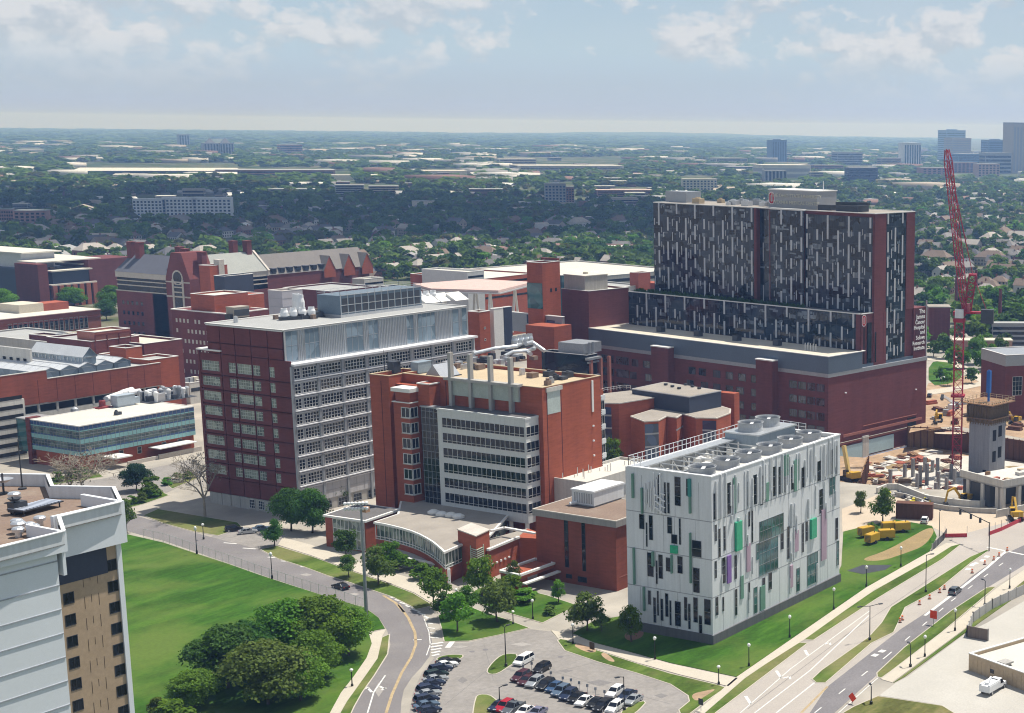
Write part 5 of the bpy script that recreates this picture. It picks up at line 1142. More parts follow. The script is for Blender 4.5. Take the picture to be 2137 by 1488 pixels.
for i in range(34):
    x, y = r.uniform(0, 16), r.uniform(0, 9)
    if r.random() < .45: mb.lathe((x, y, 0), [(.55, 0), (.55, r.uniform(1, 3)), (.8, 3.1), (.6, 3.5), (.01, 3.7)], 9, r.choice((0, 2)))
    else: mb.box(x, x+r.uniform(1, 3.5), y, y+r.uniform(.6, 2), .1, r.uniform(.9, 3.0), r.choice((0, 1, 1, 2)))
mb.box(-1, 17, -.5, 10, 0, .12, 1)
gpx(318, 842, mb, 'rooftop_plant', 'dense grey rooftop plant at the right end of the teal building roof', 'plant units', [metal_lt, metal_dark, white_paint])
# ================================================================ parking deck with brick parapet and rooftop greenhouses
PD = Bld('parking_deck', 'long concrete parking deck with a deep red brick parapet', G(52, 952, 0))
zt = hgt(PD.W((0, 0, 0)), 802); px2 = PD.X(334, zt)
mb = MB(); mb.box(0, px2, .3, 60, 0, zt-10); mb.box(.5, px2-.5, 1.5, 60, zt-10, zt-7.5, 1); mb.box(0, px2, .3, 60, zt-7.6, zt-.9); PD.part('deck', mb, [concrete_lt, dark_void])
mb = MB()
for i in range(9): mb.box(i*px2/8.-.3, i*px2/8.+.3, .2, .8, zt-10, zt-7.5)
PD.part('column', mb, concrete_lt); xs = PD.X(92, zt)
mb = MB(); mb.box(-1, xs+1, -.1, .4, zt-7, zt+3.2); mb.box(-50, -1, -.1, .4, zt-4, zt+3.2); mb.box(xs+1, px2, -.1, .4, zt-7.2, zt+.4); mb.box(px2-.5, px2, .4, 22, zt-7.2, zt+.4)
PD.part('brick_parapet', mb, brick_block); mb = MB()
for i in range(1, 8): mb.box(i*px2/8.-.06, i*px2/8.+.06, -.13, -.1, zt-7.2, zt+.4)
PD.part('expansion_joint', mb, brick_groove); mb = MB(); mb.box(-50, xs+1.1, -.2, .5, zt+3.2, zt+3.4); mb.box(xs+1.1, px2+.1, -.2, .5, zt+.4, zt+.6); PD.part('coping', mb, concrete_lt)
mb = MB(); mb.box(-50, px2, .5, 60, zt-.9, zt-.7); PD.part('roof', mb, roof_grey)
mb = MB(); mb.box(-16, -.5, -3, .2, 0, zt-4.2, 0)
for k in range(7): mb.box(-15, -1.2, -3.08, -3, 1.5+k*2.9, 2.7+k*2.9, 1)
PD.part('ramp_bay', mb, [concrete_lt, dark_void]); mb = MB(); mb.box(-50, -16, -2, .2, 0, zt-4, 0); PD.part('ramp_bay', mb, concrete)
mb = MB(); mb.box(xs+1.5, xs+10, .4, 1.6, zt-1.4, zt-.6); PD.part('planter', mb, coping_w)
gl_roof = mat('greenhouse_sheet', (.52, .54, .56), .35, .12, .3, spec=.5)
def gable(mb, x0, x1, y0, y1, z, h, r, mi=0, mj=1):
    "walls and a double pitched roof with its ridge along x"
    ym = (y0+y1)/2; mb.box(x0, x1, y0, y1, z, z+h, mj)
    mb.add([(x0-.3, y0-.3, z+h), (x1+.3, y0-.3, z+h), (x1+.3, y1+.3, z+h), (x0-.3, y1+.3, z+h), (x0-.3, ym, z+h+r), (x1+.3, ym, z+h+r)], [(0, 1, 5, 4), (2, 3, 4, 5), (3, 2, 1, 0)], mi)
    mb.add([(x0, y0, z+h), (x0, y1, z+h), (x0, ym, z+h+r-.1)], [(0, 1, 2)], mj); mb.add([(x1, y0, z+h), (x1, y1, z+h), (x1, ym, z+h+r-.1)], [(0, 1, 2)], mj)
def ridgey(mb, x0, x1, y0, y1, z, h, r, mi=0, mj=1):
    xm = (x0+x1)/2; mb.box(x0, x1, y0, y1, z, z+h, mj)
    mb.add([(x0-.3, y0-.3, z+h), (x1+.3, y0-.3, z+h), (x1+.3, y1+.3, z+h), (x0-.3, y1+.3, z+h), (xm, y0-.3, z+h+r), (xm, y1+.3, z+h+r)], [(0, 3, 5, 4), (1, 4, 5, 2), (3, 2, 1, 0)], mi)
    mb.add([(x0, y0, z+h), (x1, y0, z+h), (xm, y0, z+h+r-.1)], [(0, 1, 2)], mj); mb.add([(x0, y1, z+h), (x1, y1, z+h), (xm, y1, z+h+r-.1)], [(0, 1, 2)], mj)
gw = (px2-xs-10)/5
ghl = ['glass greenhouse at the left end of the row on the parking deck', 'glass greenhouse second from the left on the parking deck', 'glass greenhouse in the middle of the row on the parking deck', 'glass greenhouse second from the right on the parking deck', 'glass greenhouse at the right end of the row on the parking deck']
for i in range(5):
    o = thing('greenhouse', ghl[i], 'greenhouse', PD.W((0, 0, 0)), 0, None); x0 = xs+2+i*gw
    mb = MB(); ridgey(mb, x0, x0+gw-.3, 4, 40, zt-.7, 2.6, 1.3, 0, 1); w_ = mb.build('glass_shell', [gl_roof, glass_pale], o); mb = MB()
    for k in range(10): mb.bar((x0, 4+k*4, zt+1.95), (x0+gw/2, 4+k*4, zt+3.3), .12); mb.bar((x0+gw-.3, 4+k*4, zt+1.95), (x0+gw/2, 4+k*4, zt+3.3), .12)
    mb.bar((x0+gw/2, 4, zt+3.3), (x0+gw/2, 40, zt+3.3), .2); mb.build('frame', metal_lt, o)
for i in range(5):
    mb = MB().lathe((0, 0, 0), [(1.1, 0), (1.1, .3), (.2, .7), (.01, .75)], 12); o = mb.build('deck_lamp', white_paint); o.location = tuple(PD.W((xs+4+i*(px2-xs-6)/4.6, 1.2, zt-.6))); tag(o, 'white disc lamp along the brick parapet of the parking deck', 'lamp', 'disc lamps along the brick parapet')
GH = simple('large_greenhouse', 'long pale glasshouse with a ridge roof behind the rooftop greenhouses', 173, 748, zt+4.5, 66, 200, glass_pale, gl_roof, 0, 0)
mb = MB(); ridgey(mb, -.2, GH.lx+.2, -.3, GH.ly, zt+4.6, .3, 3, 0, 1); GH.part('roof', mb, [gl_roof, glass_pale]); mb = MB()
for k in range(14): mb.box(-.15, -.02, k*GH.ly/14., k*GH.ly/14.+.2, zt, zt+4.4)
GH.part('frame', mb, metal_lt)
WBk = simple('white_block', 'plain white concrete block with four square openings at the far left', 62, 730, zt+7, -60, 66, concrete_lt, roof_grey, 0, 0); wrow(WBk, 'L', -.02, 1, WBk.ly*.5, 4, zt+2, 2, 2, frame_white, dark_void)
for nm, lab, px, py, dz_, xl, xr, wl, rf in (('brick_annex', 'low dark brick building with a grey roof behind the long glasshouse', 190, 713, 10, 97, 290, brick_plum, roof_grey), ('brick_annex', 'small red brick block with a grey flat roof and hatch', 310, 752, 5, 265, 372, brick_red, roof_grey), ('brick_annex', 'tiny red brick hut with white coping by the greenhouses', 240, 742, 5.5, 207, 264, brick_red, roof_cream), ('brick_annex', 'red brick box with a dark roof and a small red tank', 262, 727, 8.5, 228, 296, brick_red, roof_dark), ('hall_roof', 'wide low hall with a cream gravel roof below the gabled hall', 300, 718, 8, 200, 380, brick_plum, roof_cream), ('pink_brick_block', 'pink brick block with framed panels and a cream roof', 197, 694, 13, 160, 271, brick_pink, roof_cream)):
    b = simple(nm, lab, px, py, zt+dz_-4, xl, xr, wl, rf)
    if nm == 'pink_brick_block':
        mb = MB()
        for i in range(4): mb.box(b.lx*i/3.-.2, b.lx*i/3.+.2, -.25, -.02, b.z-6, b.z-.7)
        mb.box(0, b.lx, -.28, -.02, b.z-1.3, b.z-.7); b.part('pilaster', mb, brick_dark)
# ================================================================ white roofed arcaded brick hall, far left
AB = Bld('arcaded_brick_hall', 'long brick hall with tall grouped windows and a broad white flat roof', G(212, 684, 0)); za_ = hgt(AB.W((0, 0, 0)), 646); al = AB.X(-80, za_)
mb = MB(); mb.box(al, 0, 0, 62, 0, za_); AB.part('wall', mb, brick_hall if False else mat('brick_orange', (.25, .085, .06), .9, .14, .2)); mb = MB(); mb.box(al, .2, -.2, 62, za_, za_+.3); AB.part('roof', mb, roof_white); mb = MB(); mb.box(al, .3, -.4, 0, za_-3.2, za_-2.8); mb.box(al, .3, -.5, 0, za_-.6, za_-.05); AB.part('cornice', mb, brick_dark)
r1_, _ = AB.fp('R', 0, 12, 700); sp = -AB.fp('R', 0, 16, 690)[0]/6.2
for i in range(9):
    x = -sp*.75-i*sp
    n = 1 if i in (0, 6) else 3
    for k in range(n): AB.place(winmesh(2., za_*.66, 1, 4, frame_alu, glass_dark, .2, .2), 'window', 'R', -.02, x-sp*.42+k*2.8, za_*.08, 2.)
mb = MB(); mb.box(-sp*2.6, -sp*.9, 14, 24, za_+.3, za_+4); AB.part('roof_block', mb, brick_red); mb = MB(); mb.box(-sp*4.2, -sp*2.6, 14, 30, za_+.3, za_+4.5); AB.part('roof_block', mb, roof_cream)
# dark glazed laboratory with brick columns behind it
CB = Bld('brick_column_building', 'dark glazed building with tall orange brick columns and a white roof edge', G(112, 642, 0)); zc = hgt(CB.W((0, 0, 0)), 597); cx_, cy_ = CB.X(200, zc), CB.Y(12, zc)
mb = MB(); mb.box(0, cx_, 0, cy_, 0, zc, 0); mb.box(3, cx_-2, 3, cy_-3, zc, zc+7.5, 1); CB.part('wall', mb, [navy_clad, navy_clad]); mb = MB(); mb.box(2, cx_, 2, cy_-1, zc+7.5, zc+8.2); mb.box(-.5, cx_+.5, -.5, 1, zc, zc+.8); mb.box(-.5, 1, 1, cy_, zc, zc+.8); CB.part('roof', mb, roof_white); mb = MB()
for i in range(7): t_ = i*(cx_-2.6)/6; mb.box(t_, t_+2.6, -1.2, 0, 0, zc-.1)
CB.part('column', mb, mat('brick_orange2', (.30, .10, .07), .9)); mb = MB(); mb.box(-1, .0, 0, cy_, zc-2, zc-1.2)
for i in range(18): mb.box(-.5, 0, i*cy_/18, i*cy_/18+.5, 0, zc-2)
CB.part('frame', mb, brick_plum)
for i in range(6): CB.place(winmesh((cx_-2.6)/6-2.8, zc*.8, 2, 5, frame_dark, glass_dark, .15, .1), 'window', 'R', 0, 2.7+i*(cx_-2.6)/6, 2, round((cx_-2.6)/6-2.8, 1))
FB = Bld('angular_white_roof_building', 'angular dark building with folded white roofs behind the brick columns', G(180, 650, 0)); zf = hgt(FB.W((0, 0, 0)), 545)
mb = MB(); mb.box(0, 30, 40, 130, 0, zf-7, 1); mb.box(5, 26, 60, 120, zf-7, zf+1, 0); mb.box(-6, 0, 30, 50, 0, zf-3, 2); mb.box(30, 60, 36, 60, 0, zf-3, 2); mb.box(30, 62, 60, 120, 0, zf-6, 1); FB.part('wall', mb, [metal_lt, navy_clad, brick_plum]); mb = MB(); mb.box(3, 28, 56, 124, zf+1, zf+1.8); mb.box(-1, 40, 38, 55, zf-3, zf-2.4); mb.box(28, 64, 40, 120, zf-5.9, zf-5.2); FB.part('roof', mb, roof_white)
# ================================================================ big gabled brick hall with the round window
HL = Bld('gabled_brick_hall', 'big brick hall with grey pitched roofs, chimneys and a round window in its gable', (524.9, 700.8))
ye = HL.Y(402, 40); xe = HL.X(557, 50, ye); ze = hgt(HL.W((0, 0, 0)), 604); zr0 = hgt(HL.W((0, 0, 0)), 566); zr1 = hgt(HL.W((10, 0, 0)), 528)
yg = HL.Y(352, 40)
mb = MB(); mb.box(0, 50, yg, 0, 0, ze); mb.box(0, xe, ye, ye+30, 0, ze); HL.part('wall', mb, brick_hall)
mb = MB(); mb.box(.6, 48, yg+.6, -.6, ze, zr0, 0); mb.box(8, xe-1, ye+.6, ye+29, ze, zr0, 0); HL.part('clerestory', mb, glass_dark); mb = MB()
for k in (.36, .68): z = ze+(zr0-ze)*k*.75; mb.box(.2, .6, yg+.6, -.6, z, z+.5); mb.box(8, xe-1, ye+.2, ye+.6, z, z+.5)
mb.box(.0, 1, yg+.4, -.2, zr0-2.6, zr0); mb.box(8, xe-.5, ye, ye+1, zr0-2.6, zr0); mb.box(-.2, .3, yg, 0, ze-.4, ze+.1); HL.part('stone_band', mb, stone)
hm = zr1-zr0
mb = MB(); mb.add([(-.2, yg, zr0), (-.2, .2, zr0), (9, -2, zr0+hm), (9, yg+2, zr0+hm), (22, yg, zr0), (22, .2, zr0)], [(0, 1, 2, 3), (3, 2, 5, 4), (1, 5, 2)]); HL.part('roof', mb, slate)
mb = MB(); mb.add([(7, ye-.3, zr0), (xe, ye-.3, zr0), (xe-1, ye+10, zr0+hm*1.1), (7, ye+10, zr0+hm*1.1), (xe, ye+24, zr0), (7, ye+24, zr0)], [(0, 1, 2, 3), (3, 2, 4, 5), (1, 4, 2)]); HL.part('roof', mb, grey_roof)
mb = MB(); gy = (ye, yg); gm_ = (gy[0]+gy[1])/2; hw_ = (gy[1]-gy[0])/2
zg = zr1+3
mb.add([(-2.5, gy[0], 0), (-2.5, gy[1], 0), (-2.5, gy[1], zr0-1), (-2.5, gm_+hw_*.42, zg), (-2.5, gm_-hw_*.42, zg), (-2.5, gy[0], zr0-1)]+[(12, y, z) for y, z in ((gy[0], 0), (gy[1], 0), (gy[1], zr0-1), (gm_+hw_*.42, zg), (gm_-hw_*.42, zg), (gy[0], zr0-1))], [(0, 1, 2, 3, 4, 5), (1, 7, 8, 2), (2, 8, 9, 3), (3, 9, 10, 4), (4, 10, 11, 5), (5, 11, 6, 0)]); HL.part('gable_bay', mb, brick_hall)
wzc = hgt(HL.W((-2.5, gm_, 0)), 580)
def disc(r_, d, m, nm, r0=0.):
    mb = MB(); n = 24; A = [(-2.5-d, gm_+r_*math.cos(2*math.pi*i/n), wzc+r_*math.sin(2*math.pi*i/n)) for i in range(n)]
    if r0: B_ = [(-2.5-d, gm_+r0*math.cos(2*math.pi*i/n), wzc+r0*math.sin(2*math.pi*i/n)) for i in range(n)]; mb.add(A+B_, [(i, (i+1) % n, n+(i+1) % n, n+i) for i in range(n)])
    else: mb.add(A, [tuple(range(n))])
    HL.part(nm, mb, m)
rw = hw_*.36
disc(rw, .08, glass_dark, 'round_window'); disc(rw*1.25, .12, stone, 'window_surround', rw*.98)
mb = MB(); mb.box(-2.66, -2.5, gm_-rw*.9, gm_+rw*.9, wzc-rw*5.4, wzc-rw*1.1); HL.part('tall_window', mb, glass_dark); mb = MB()
for s in (-1, 1): mb.box(-2.75, -2.5, gm_+s*rw*1.15-.6, gm_+s*rw*1.15+.6, wzc-rw*5.6, wzc-rw*.3)
for k in (1.5, 2.3, 3.): mb.box(-2.74, -2.5, gm_-rw, gm_+rw, wzc-rw*k-.3, wzc-rw*k+.3)
mb.box(-2.7, -2.5, gy[0], gy[1], ze-1, ze-.3); mb.box(-2.7, -2.5, gy[0], gy[1], ze+6, ze+6.6); HL.part('window_surround', mb, stone)
for (x, y, h_) in ((8, -3, 5.5), (8, -9, 5.5), (8, yg+2, 4.5), (6, gm_+hw_*.5, 4), (6, gm_-hw_*.9, 3), (xe-4, ye+10, 6), (xe-9, ye+14, 6)):
    mb = MB(); mb.box(x-1.4, x+1.4, y-1.6, y+1.6, zr0, zr1+h_); mb.box(x-1.6, x+1.6, y-1.8, y+1.8, zr1+h_, zr1+h_+.4); HL.part('chimney', mb, brick_hall)
mb = MB(); 
for x_ in (xe-.6,): mb.bar((x_, ye-.6, zr0), (x_, ye+10, zr0+hm*1.15), 1.2, .6); mb.bar((x_, ye+20.6, zr0), (x_, ye+10, zr0+hm*1.15), 1.2, .6)
HL.part('coping', mb, stone)
for k in range(4):
    for i in range(5): HL.place(winmesh(1.7, 2., 1, 1, brick_dark, glass_dark, .1, .05), 'window', 'L', -.02, yg*.45+i*(-yg*.42)/5-1, ze-7-k*5, 1.7)
TRm = Bld('dormered_terrace', 'long brick terrace with a grey tiled roof, brick gables and small dormers', HL.W((xe+4, ye+14, 0))[:2]); tz = zr0-4; tx = TRm.X(770, tz)
mb = MB(); gable(mb, 0, tx, 0, 16, 0, tz, 10, 0, 1); TRm.part('wall', mb, [slate if False else mat('tile_grey', (.19, .175, .165), .85, .15, .3), brick_hall])
for i, f_ in enumerate((.62, .8, .97)):
    mb = MB(); x = tx*f_; mb.add([(x-4, -1.2, tz-4), (x+4, -1.2, tz-4), (x+4, -1.2, tz), (x, -1.2, tz+7.2), (x-4, -1.2, tz)], [(0, 1, 2, 3, 4)]); mb.add([(x-4.4, -1.4, tz-.5), (x, -1.4, tz+7.5), (x, 8.5, tz+7.5), (x-4.4, 5, tz-.5), (x+4.4, -1.4, tz-.5), (x+4.4, 5, tz-.5)], [(0, 1, 2, 3), (1, 4, 5, 2)], 1); TRm.part('gable', mb, [brick_red, _M['tile_grey']])
for i in range(8):
    x = 5+i*tx*.07; mb = MB(); mb.box(x, x+2.6, -.2, 4, tz+1, tz+3, 0); mb.box(x-.2, x+2.8, -.5, 4, tz+3, tz+3.3, 1); TRm.part('dormer', mb, [frame_dark, slate])
# ---------------------------------------------------------------- brick lab with white dots, penthouse boxes
zq = zfor(446.5, 617, x=452.); EB = simple('dotted_brick_lab', 'dark brick slab with rows of pale dots and a bright red upper storey', 446.5, 617, zq, 397, 517, brick_red, roof_white)
c0 = EB.W((-1.5, 0, 0)); mb = MB(); yb1 = EB.Y(358, zq-8, -1.5); mb.box(-1.5, 20, -8, yb1, 0, zq-7); EB.part('lower_wall', mb, brick_dark); mb = MB(); parapet(mb, -1.7, 20, -8, yb1+.2, zq-7, .4, 1.); EB.part('coping', mb, coping_w)
dm = MB().box(-.06, 0, 0, 1., 0, 1.6).mesh('dot_window', stone); cnt = 0
rd = random.Random(2)
for k in range(9):
    for i in range(9):
        if rd.random() < .8 and cnt < 80: o = inst(dm, 'window', EB.o, (-1.5, 3+i*(yb1-4)/9, zq-12-k*4.2)); cnt += 1
mb = MB(); mb.box(EB.lx, EB.lx+10, 2, 20, 0, zq-1.5); EB.part('wall', mb, brick_red); mb = MB(); parapet(mb, EB.lx, EB.lx+10, 2, 20, zq-1.5, .3, .5); EB.part('coping', mb, coping_w); mb = MB()
for k in range(2): mb.box(EB.lx*.5+k*1.5, EB.lx*.5+k*1.5+1, -.05, 0, zq-9, zq-8)
EB.part('window', mb, dark_void)
NV = simple('navy_plant_box', 'dark navy blue plant room box above the bright red storey', 468, 577, zfor(468, 577, x=478.), 446, 528, navy_clad, roof_grey, z0=0)
WP = simple('grey_penthouse', 'pale grey corrugated plant box behind the white exhaust fans', 588, 608, zfor(588, 608, x=440.), 559, 631, mat('corrugated_grey', (.43, .42, .46), .6, .08), roof_tan, z0=10)
mb = MB()
for k in range(3): mb.box(-.06, -.01, 0, WP.ly, WP.z-3-k*3.2, WP.z-2.85-k*3.2); mb.box(0, WP.lx, -.06, -.01, WP.z-3-k*3.2, WP.z-2.85-k*3.2)
WP.part('seam', mb, metal_grey)
OC = simple('brick_stack_block', 'orange brick block with a tan stack in front of the grey pitched roof', 437, 555, zfor(437, 555, x=516.), 415, 474, brick_red, roof_grey, z0=0); mb = MB(); mb.box(5, 8, -.4, 3, OC.z-8, OC.z+2.5); OC.part('stack', mb, stone)
for lab, px, py, z, xl, xr, wl, rf in (('long low building with a pale metal roof behind the maroon tower', 690, 608, 26, 590, 790, brick_plum, roof_grey), ('small white roofed block in front of the brick terrace', 760, 583, 24, 735, 800, concrete_lt, roof_white), ('low grey roof building with blue windows left of the brick hall', 832, 600, 24, 795, 858, glass_blue, roof_grey),
    ('long red brick hospital wing with a white roof edge behind the helipad', 1010, 582, 30, 856, 1120, brick_red, roof_white), ('white metal plant box on the long red brick wing', 975, 568, 36, 880, 1010, metal_lt, roof_white)):
    b = simple('low_building', lab, px, py, z, xl, xr, wl, rf)
    mb = MB()
    for k in range(3): mb.box(.5, b.lx-.5, -.06, -.01, z-3-k*3.6, z-2-k*3.6)
    b.part('window_band', mb, glass_dark)
MG = simple('metal_roof_building', 'grey building with slatted louvres left of the helipad', 915, 626, 27, 830, 930, metal_dark, roof_grey, yl=40)
mb = MB()
for k in range(6): mb.box(-.5, -.02, 0, MG.ly, 10+k*3, 11+k*3); mb.box(0, MG.lx, -.5, -.02, 10+k*3, 11+k*3)
MG.part('louvre', mb, metal_grey)
# helipad on splayed legs
hc = [G(x, y, 34) for x, y in ((862, 592), (995, 582), (1112, 588), (1040, 606), (900, 602))]; hp = thing('helipad', 'pinkish flat helipad deck raised on splayed white legs', 'helipad', (hc[0][0], hc[0][1], 0)); base = hc[0]
P_ = [tuple(h[:2]-base[:2]) for h in hc]; mb = MB().prism(P_, 33., 34.); mb.build('deck', mat('helipad_pink', (.55, .40, .36), .8, .15), hp); mb = MB().prism(offset(P_, 1.), 32.4, 32.9); mb.build('safety_net', metal_lt, hp)
for i in range(5):
    f_ = P_[i]; ctr = np.mean(np.array(P_), axis=0); q = np.array(f_)*.7+ctr*.3
    for s in (-1, 1): mb = MB(); mb.bar((q[0], q[1], 32.4), (q[0]+s*6, q[1]+s*3, 12), .9); mb.build('leg', coping_w, hp)
# multi storey car parks behind
for lab, px, py, z, xl, xr, a_ in (('multi storey car park with a pale top deck behind the red stair tower', 1180, 583, 17, 960, 1420, HA), ('concrete car park with open dark levels beside the plum block', 1290, 600, 20, 1168, 1345, HA)):
    b = simple('car_park_block', lab, px, py, z, xl, xr, concrete, roof_white if 'pale' in lab else roof_grey, a_); mb = MB()
    for k in range(4): mb.box(-.06, -.01, 1, b.ly-1, z-4.2-k*3.6, z-2.4-k*3.6); mb.box(1, b.lx-1, -.06, -.01, z-4.2-k*3.6, z-2.4-k*3.6)
    b.part('deck_opening', mb, dark_void)
b = simple('brick_tower_small', 'two stubby brick towers left of the glass hospital tower', 1332, 570, 27, 1314, 1357, brick_red, roof_cream, HA); mb = MB(); mb.box(b.lx+1, b.lx+9, -4, 8, 0, 21); b.part('wall', mb, brick_red)
b = simple('teal_end_building', 'teal glazed building end peeping out right of the red stair tower', 1172, 575, 24, 1166, 1202, glass_teal, roof_grey, HA)
for lab, px, py, z, xl, xr, wl, rf in (('low grey roofed block between the arcaded hall and the white concrete block', 120, 716, 9, -60, 235, concrete, roof_grey), ('small brown brick block left of the pink brick block', 140, 706, 11, 60, 172, brick_plum, roof_gravel), ('low dark service block under the left side of the dotted brick lab', 352, 738, 8, 300, 372, brick_block, roof_dark), ('narrow concrete block at the foot of the dotted brick lab', 395, 800, 8, 340, 428, concrete_lt, roof_grey)):
    b = simple('low_building', lab, px, py, z, xl, xr, wl, rf); mb = MB(); mb.box(.6, b.lx-.6, -.06, -.01, z-3.4, z-2); b.part('window_band', mb, glass_dark)
    for k in range(3): x = b.lx*(.2+.28*k); mb = MB(); mb.box(x, x+2.4, b.ly*.3, b.ly*.3+2, z-.6, z+1.2); b.part('roof_vent', mb, (metal_grey, metal_lt, roof_cream)[k])
rv = random.Random(91)
def clutter(b, x0, x1, y0, y1, z, n):
    for k in range(n):
        x, y = rv.uniform(x0, x1), rv.uniform(y0, y1); mb = MB(); w_ = rv.uniform(.8, 2.6); mb.box(x, x+w_, y, y+w_*.8, z, z+rv.uniform(.6, 1.8))
        if rv.random() < .5: mb.lathe((x+w_/2, y+w_*.4, z+.6), [(.5, 0), (.5, 1.2), (.01, 1.3)], 8)
        b.part('roof_vent', mb, rv.choice((metal_grey, metal_lt, roof_brown, metal_dark)))
clutter(AB, al*.9, -3, 6, 50, za_+.3, 12); clutter(CB, 6, cx_-4, 6, cy_*.8, zc+8.2, 8); clutter(PD, xs+4, px2-4, 42, 57, zt-.7, 12); clutter(RB, 3, 40, 14, 28, CZ-.1, 10); clutter(BB, 12, 26, 2, 24, 39.7, 8)
# ================================================================ building site
def pz(px, py, z=0.): return Vector(G(px, py, z))
mb = MB(); pit = [tuple(p[:2]) for p in PIT]; mb.prism(pit, -7.2, -7.0); structure('pit_floor', mb, dirt_m)
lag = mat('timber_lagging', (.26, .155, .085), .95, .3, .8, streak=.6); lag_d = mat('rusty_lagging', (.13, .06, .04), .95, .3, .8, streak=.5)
def lagwall(name, label, a, b, z0, z1, m, th=.5):
    o = thing(name, label, 'retaining wall', (a[0], a[1], 0)); a0 = Vector((0, 0, 0)); d = Vector((b[0]-a[0], b[1]-a[1], 0)); n = d.length; mb = MB(); mb.bar((0, 0, (z0+z1)/2), (d.x, d.y, (z0+z1)/2), th, z1-z0); mb.build('lagging', m, o); mb = MB()
    dn = d.normalized(); nn = Vector((dn.y, -dn.x, 0)); nn = nn if nn.dot(Vector((-a[0], -a[1], 0))) > 0 else -nn
    for i in range(int(n/2.4)+1): q = dn*(i*2.4)+nn*(th/2+.1); mb.bar((q.x, q.y, z0), (q.x, q.y, z1+.3), .3)
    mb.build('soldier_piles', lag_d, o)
P = [np.array(p) for p in PIT]
lagwall('retaining_wall', 'sunlit tan timber retaining wall standing out from the plum podium corner', hw(44, -.8), hw(49, -9), -7, .4, lag)
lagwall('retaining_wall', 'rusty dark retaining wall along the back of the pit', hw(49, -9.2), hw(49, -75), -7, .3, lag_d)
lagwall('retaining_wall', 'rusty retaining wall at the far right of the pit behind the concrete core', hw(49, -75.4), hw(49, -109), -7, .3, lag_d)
lagwall('retaining_wall', 'stepped tan timber retaining wall beside the yellow crawler crane', hw(-34, -40), hw(-4, -20), -7, -.6, lag)
lagwall('retaining_wall', 'short tan timber retaining wall next to the white panelled building', hw(-41, -38), hw(-36, -52), -7, -.3, lag)
mb = MB(); mb.prism([tuple(hw(x, y)[:2]) for x, y in ((-8, -6), (-3, -19), (-34, -39), (-42, -36), (-35, -12))], -7, -1.2); structure('dirt_bench', mb, dirt_m)
mb = MB(); mb.prism([tuple(hw(x, y)[:2]) for x, y in ((2, -18), (36, -14), (44, -30), (46, -100), (0, -100), (-6, -50))], -6.99, -6.6); structure('concrete_slab', mb, mat('slab_pale', (.52, .49, .44), .95, .2, .12))
for k in range(7): x = 3+k*6; mb = MB(); mb.prism([tuple(hw(x+dx, y)[:2]) for dx, y in ((0, -12), (4.2, -12), (4.2, -17), (0, -17))], -6.99, -6.4+k*.01); structure('concrete_pad', mb, concrete_lt)
sheet('dirt', [(1757,1062),(1838,1030),(1905,1040),(1990,1062),(2040,1064),(2137,1000),(2400,900),(2400,1000),(2137,1080),(1990,1120),(1940,1098),(1870,1086),(1800,1100),(1758,1110)], mat('site_gravel', (.47, .39, .30), 1, .14, .08), .02)
sheet('dirt', [(1897,903),(1937,800),(2137,760),(2400,760),(2400,900),(2137,915),(2000,890),(1945,893)], dirt_m, .02)
mb = MB(); bp = [pz(x, y) for x, y in ((1830, 1030), (1850, 1022), (1875, 1022), (1900, 1032), (1935, 1046), (1975, 1052), (2010, 1056), (2045, 1058), (2075, 1052))]
for a, b in zip(bp, bp[1:]): mb.bar((*a.xy, .9), (*b.xy, .9), .7, 1.8)
tag(mb.build('curved_wall', concrete_lt), 'long curved pale concrete wall in front of the pit', 'wall')
mb = MB(); bp = [pz(x, y) for x, y in ((1862, 1035), (1890, 1040), (1920, 1050), (1945, 1060), (1980, 1066), (2030, 1070), (2080, 1072))]
for a, b in zip(bp, bp[1:]): mb.bar((*a.xy, .7), (*b.xy, .7), .5, 1.4)
tag(mb.build('low_wall', concrete), 'low concrete wall nearest the road side of the pit', 'wall')
colm = MB().box(-.45, .45, -.45, .45, 0, 6).mesh('site_column', mat('column_grey', (.27, .265, .26), .9))
for i, (px, py, h) in enumerate(((1888,1000,5),(1905,995,6),(1920,1010,6),(1934,1012,7),(1946,985,4),(1956,1000,7),(1958,1030,7),(1975,1035,6),(1953,1040,5),(1914,1020,5),(1930,985,5),(1858,1018,6),(1985,1000,5),(1992,1010,5))):
    o = inst(colm, 'concrete_column', None, pz(px, py, -6.6), HA); o.scale = (1, 1, h/6); tag(o, 'square raw concrete column standing free in the pit', 'column', 'free standing columns in the pit')
r = random.Random(31)
for i in range(110):
    px, py = (r.uniform(1880, 2130), r.uniform(940, 1042)) if i < 46 else (r.uniform(1775, 2000), r.uniform(955, 1035)); w_, d_, h = r.uniform(1.5, 6), r.uniform(1, 3.4), r.uniform(.3, 1.3); mb = MB()
    mb.box(-w_/2, w_/2, -d_/2, d_/2, 0, h*.6)
    for k in range(3): mb.box(-w_/2+.1*k, w_/2-.3*k, -d_/2+k*d_/3, -d_/2+(k+.8)*d_/3, h*.6, h)
    o = mb.build('formwork_stack', r.choice((lag, concrete_lt, lag_d, roof_cream, mat('form_red', (.36, .11, .07), .8)))); p = pz(px, py, -6.6); o.location = p; o.rotation_euler = (0, 0, r.random()*3); tag(o, 'low stack of building materials lying on the pit floor', 'material stack', 'material stacks on the pit floor')
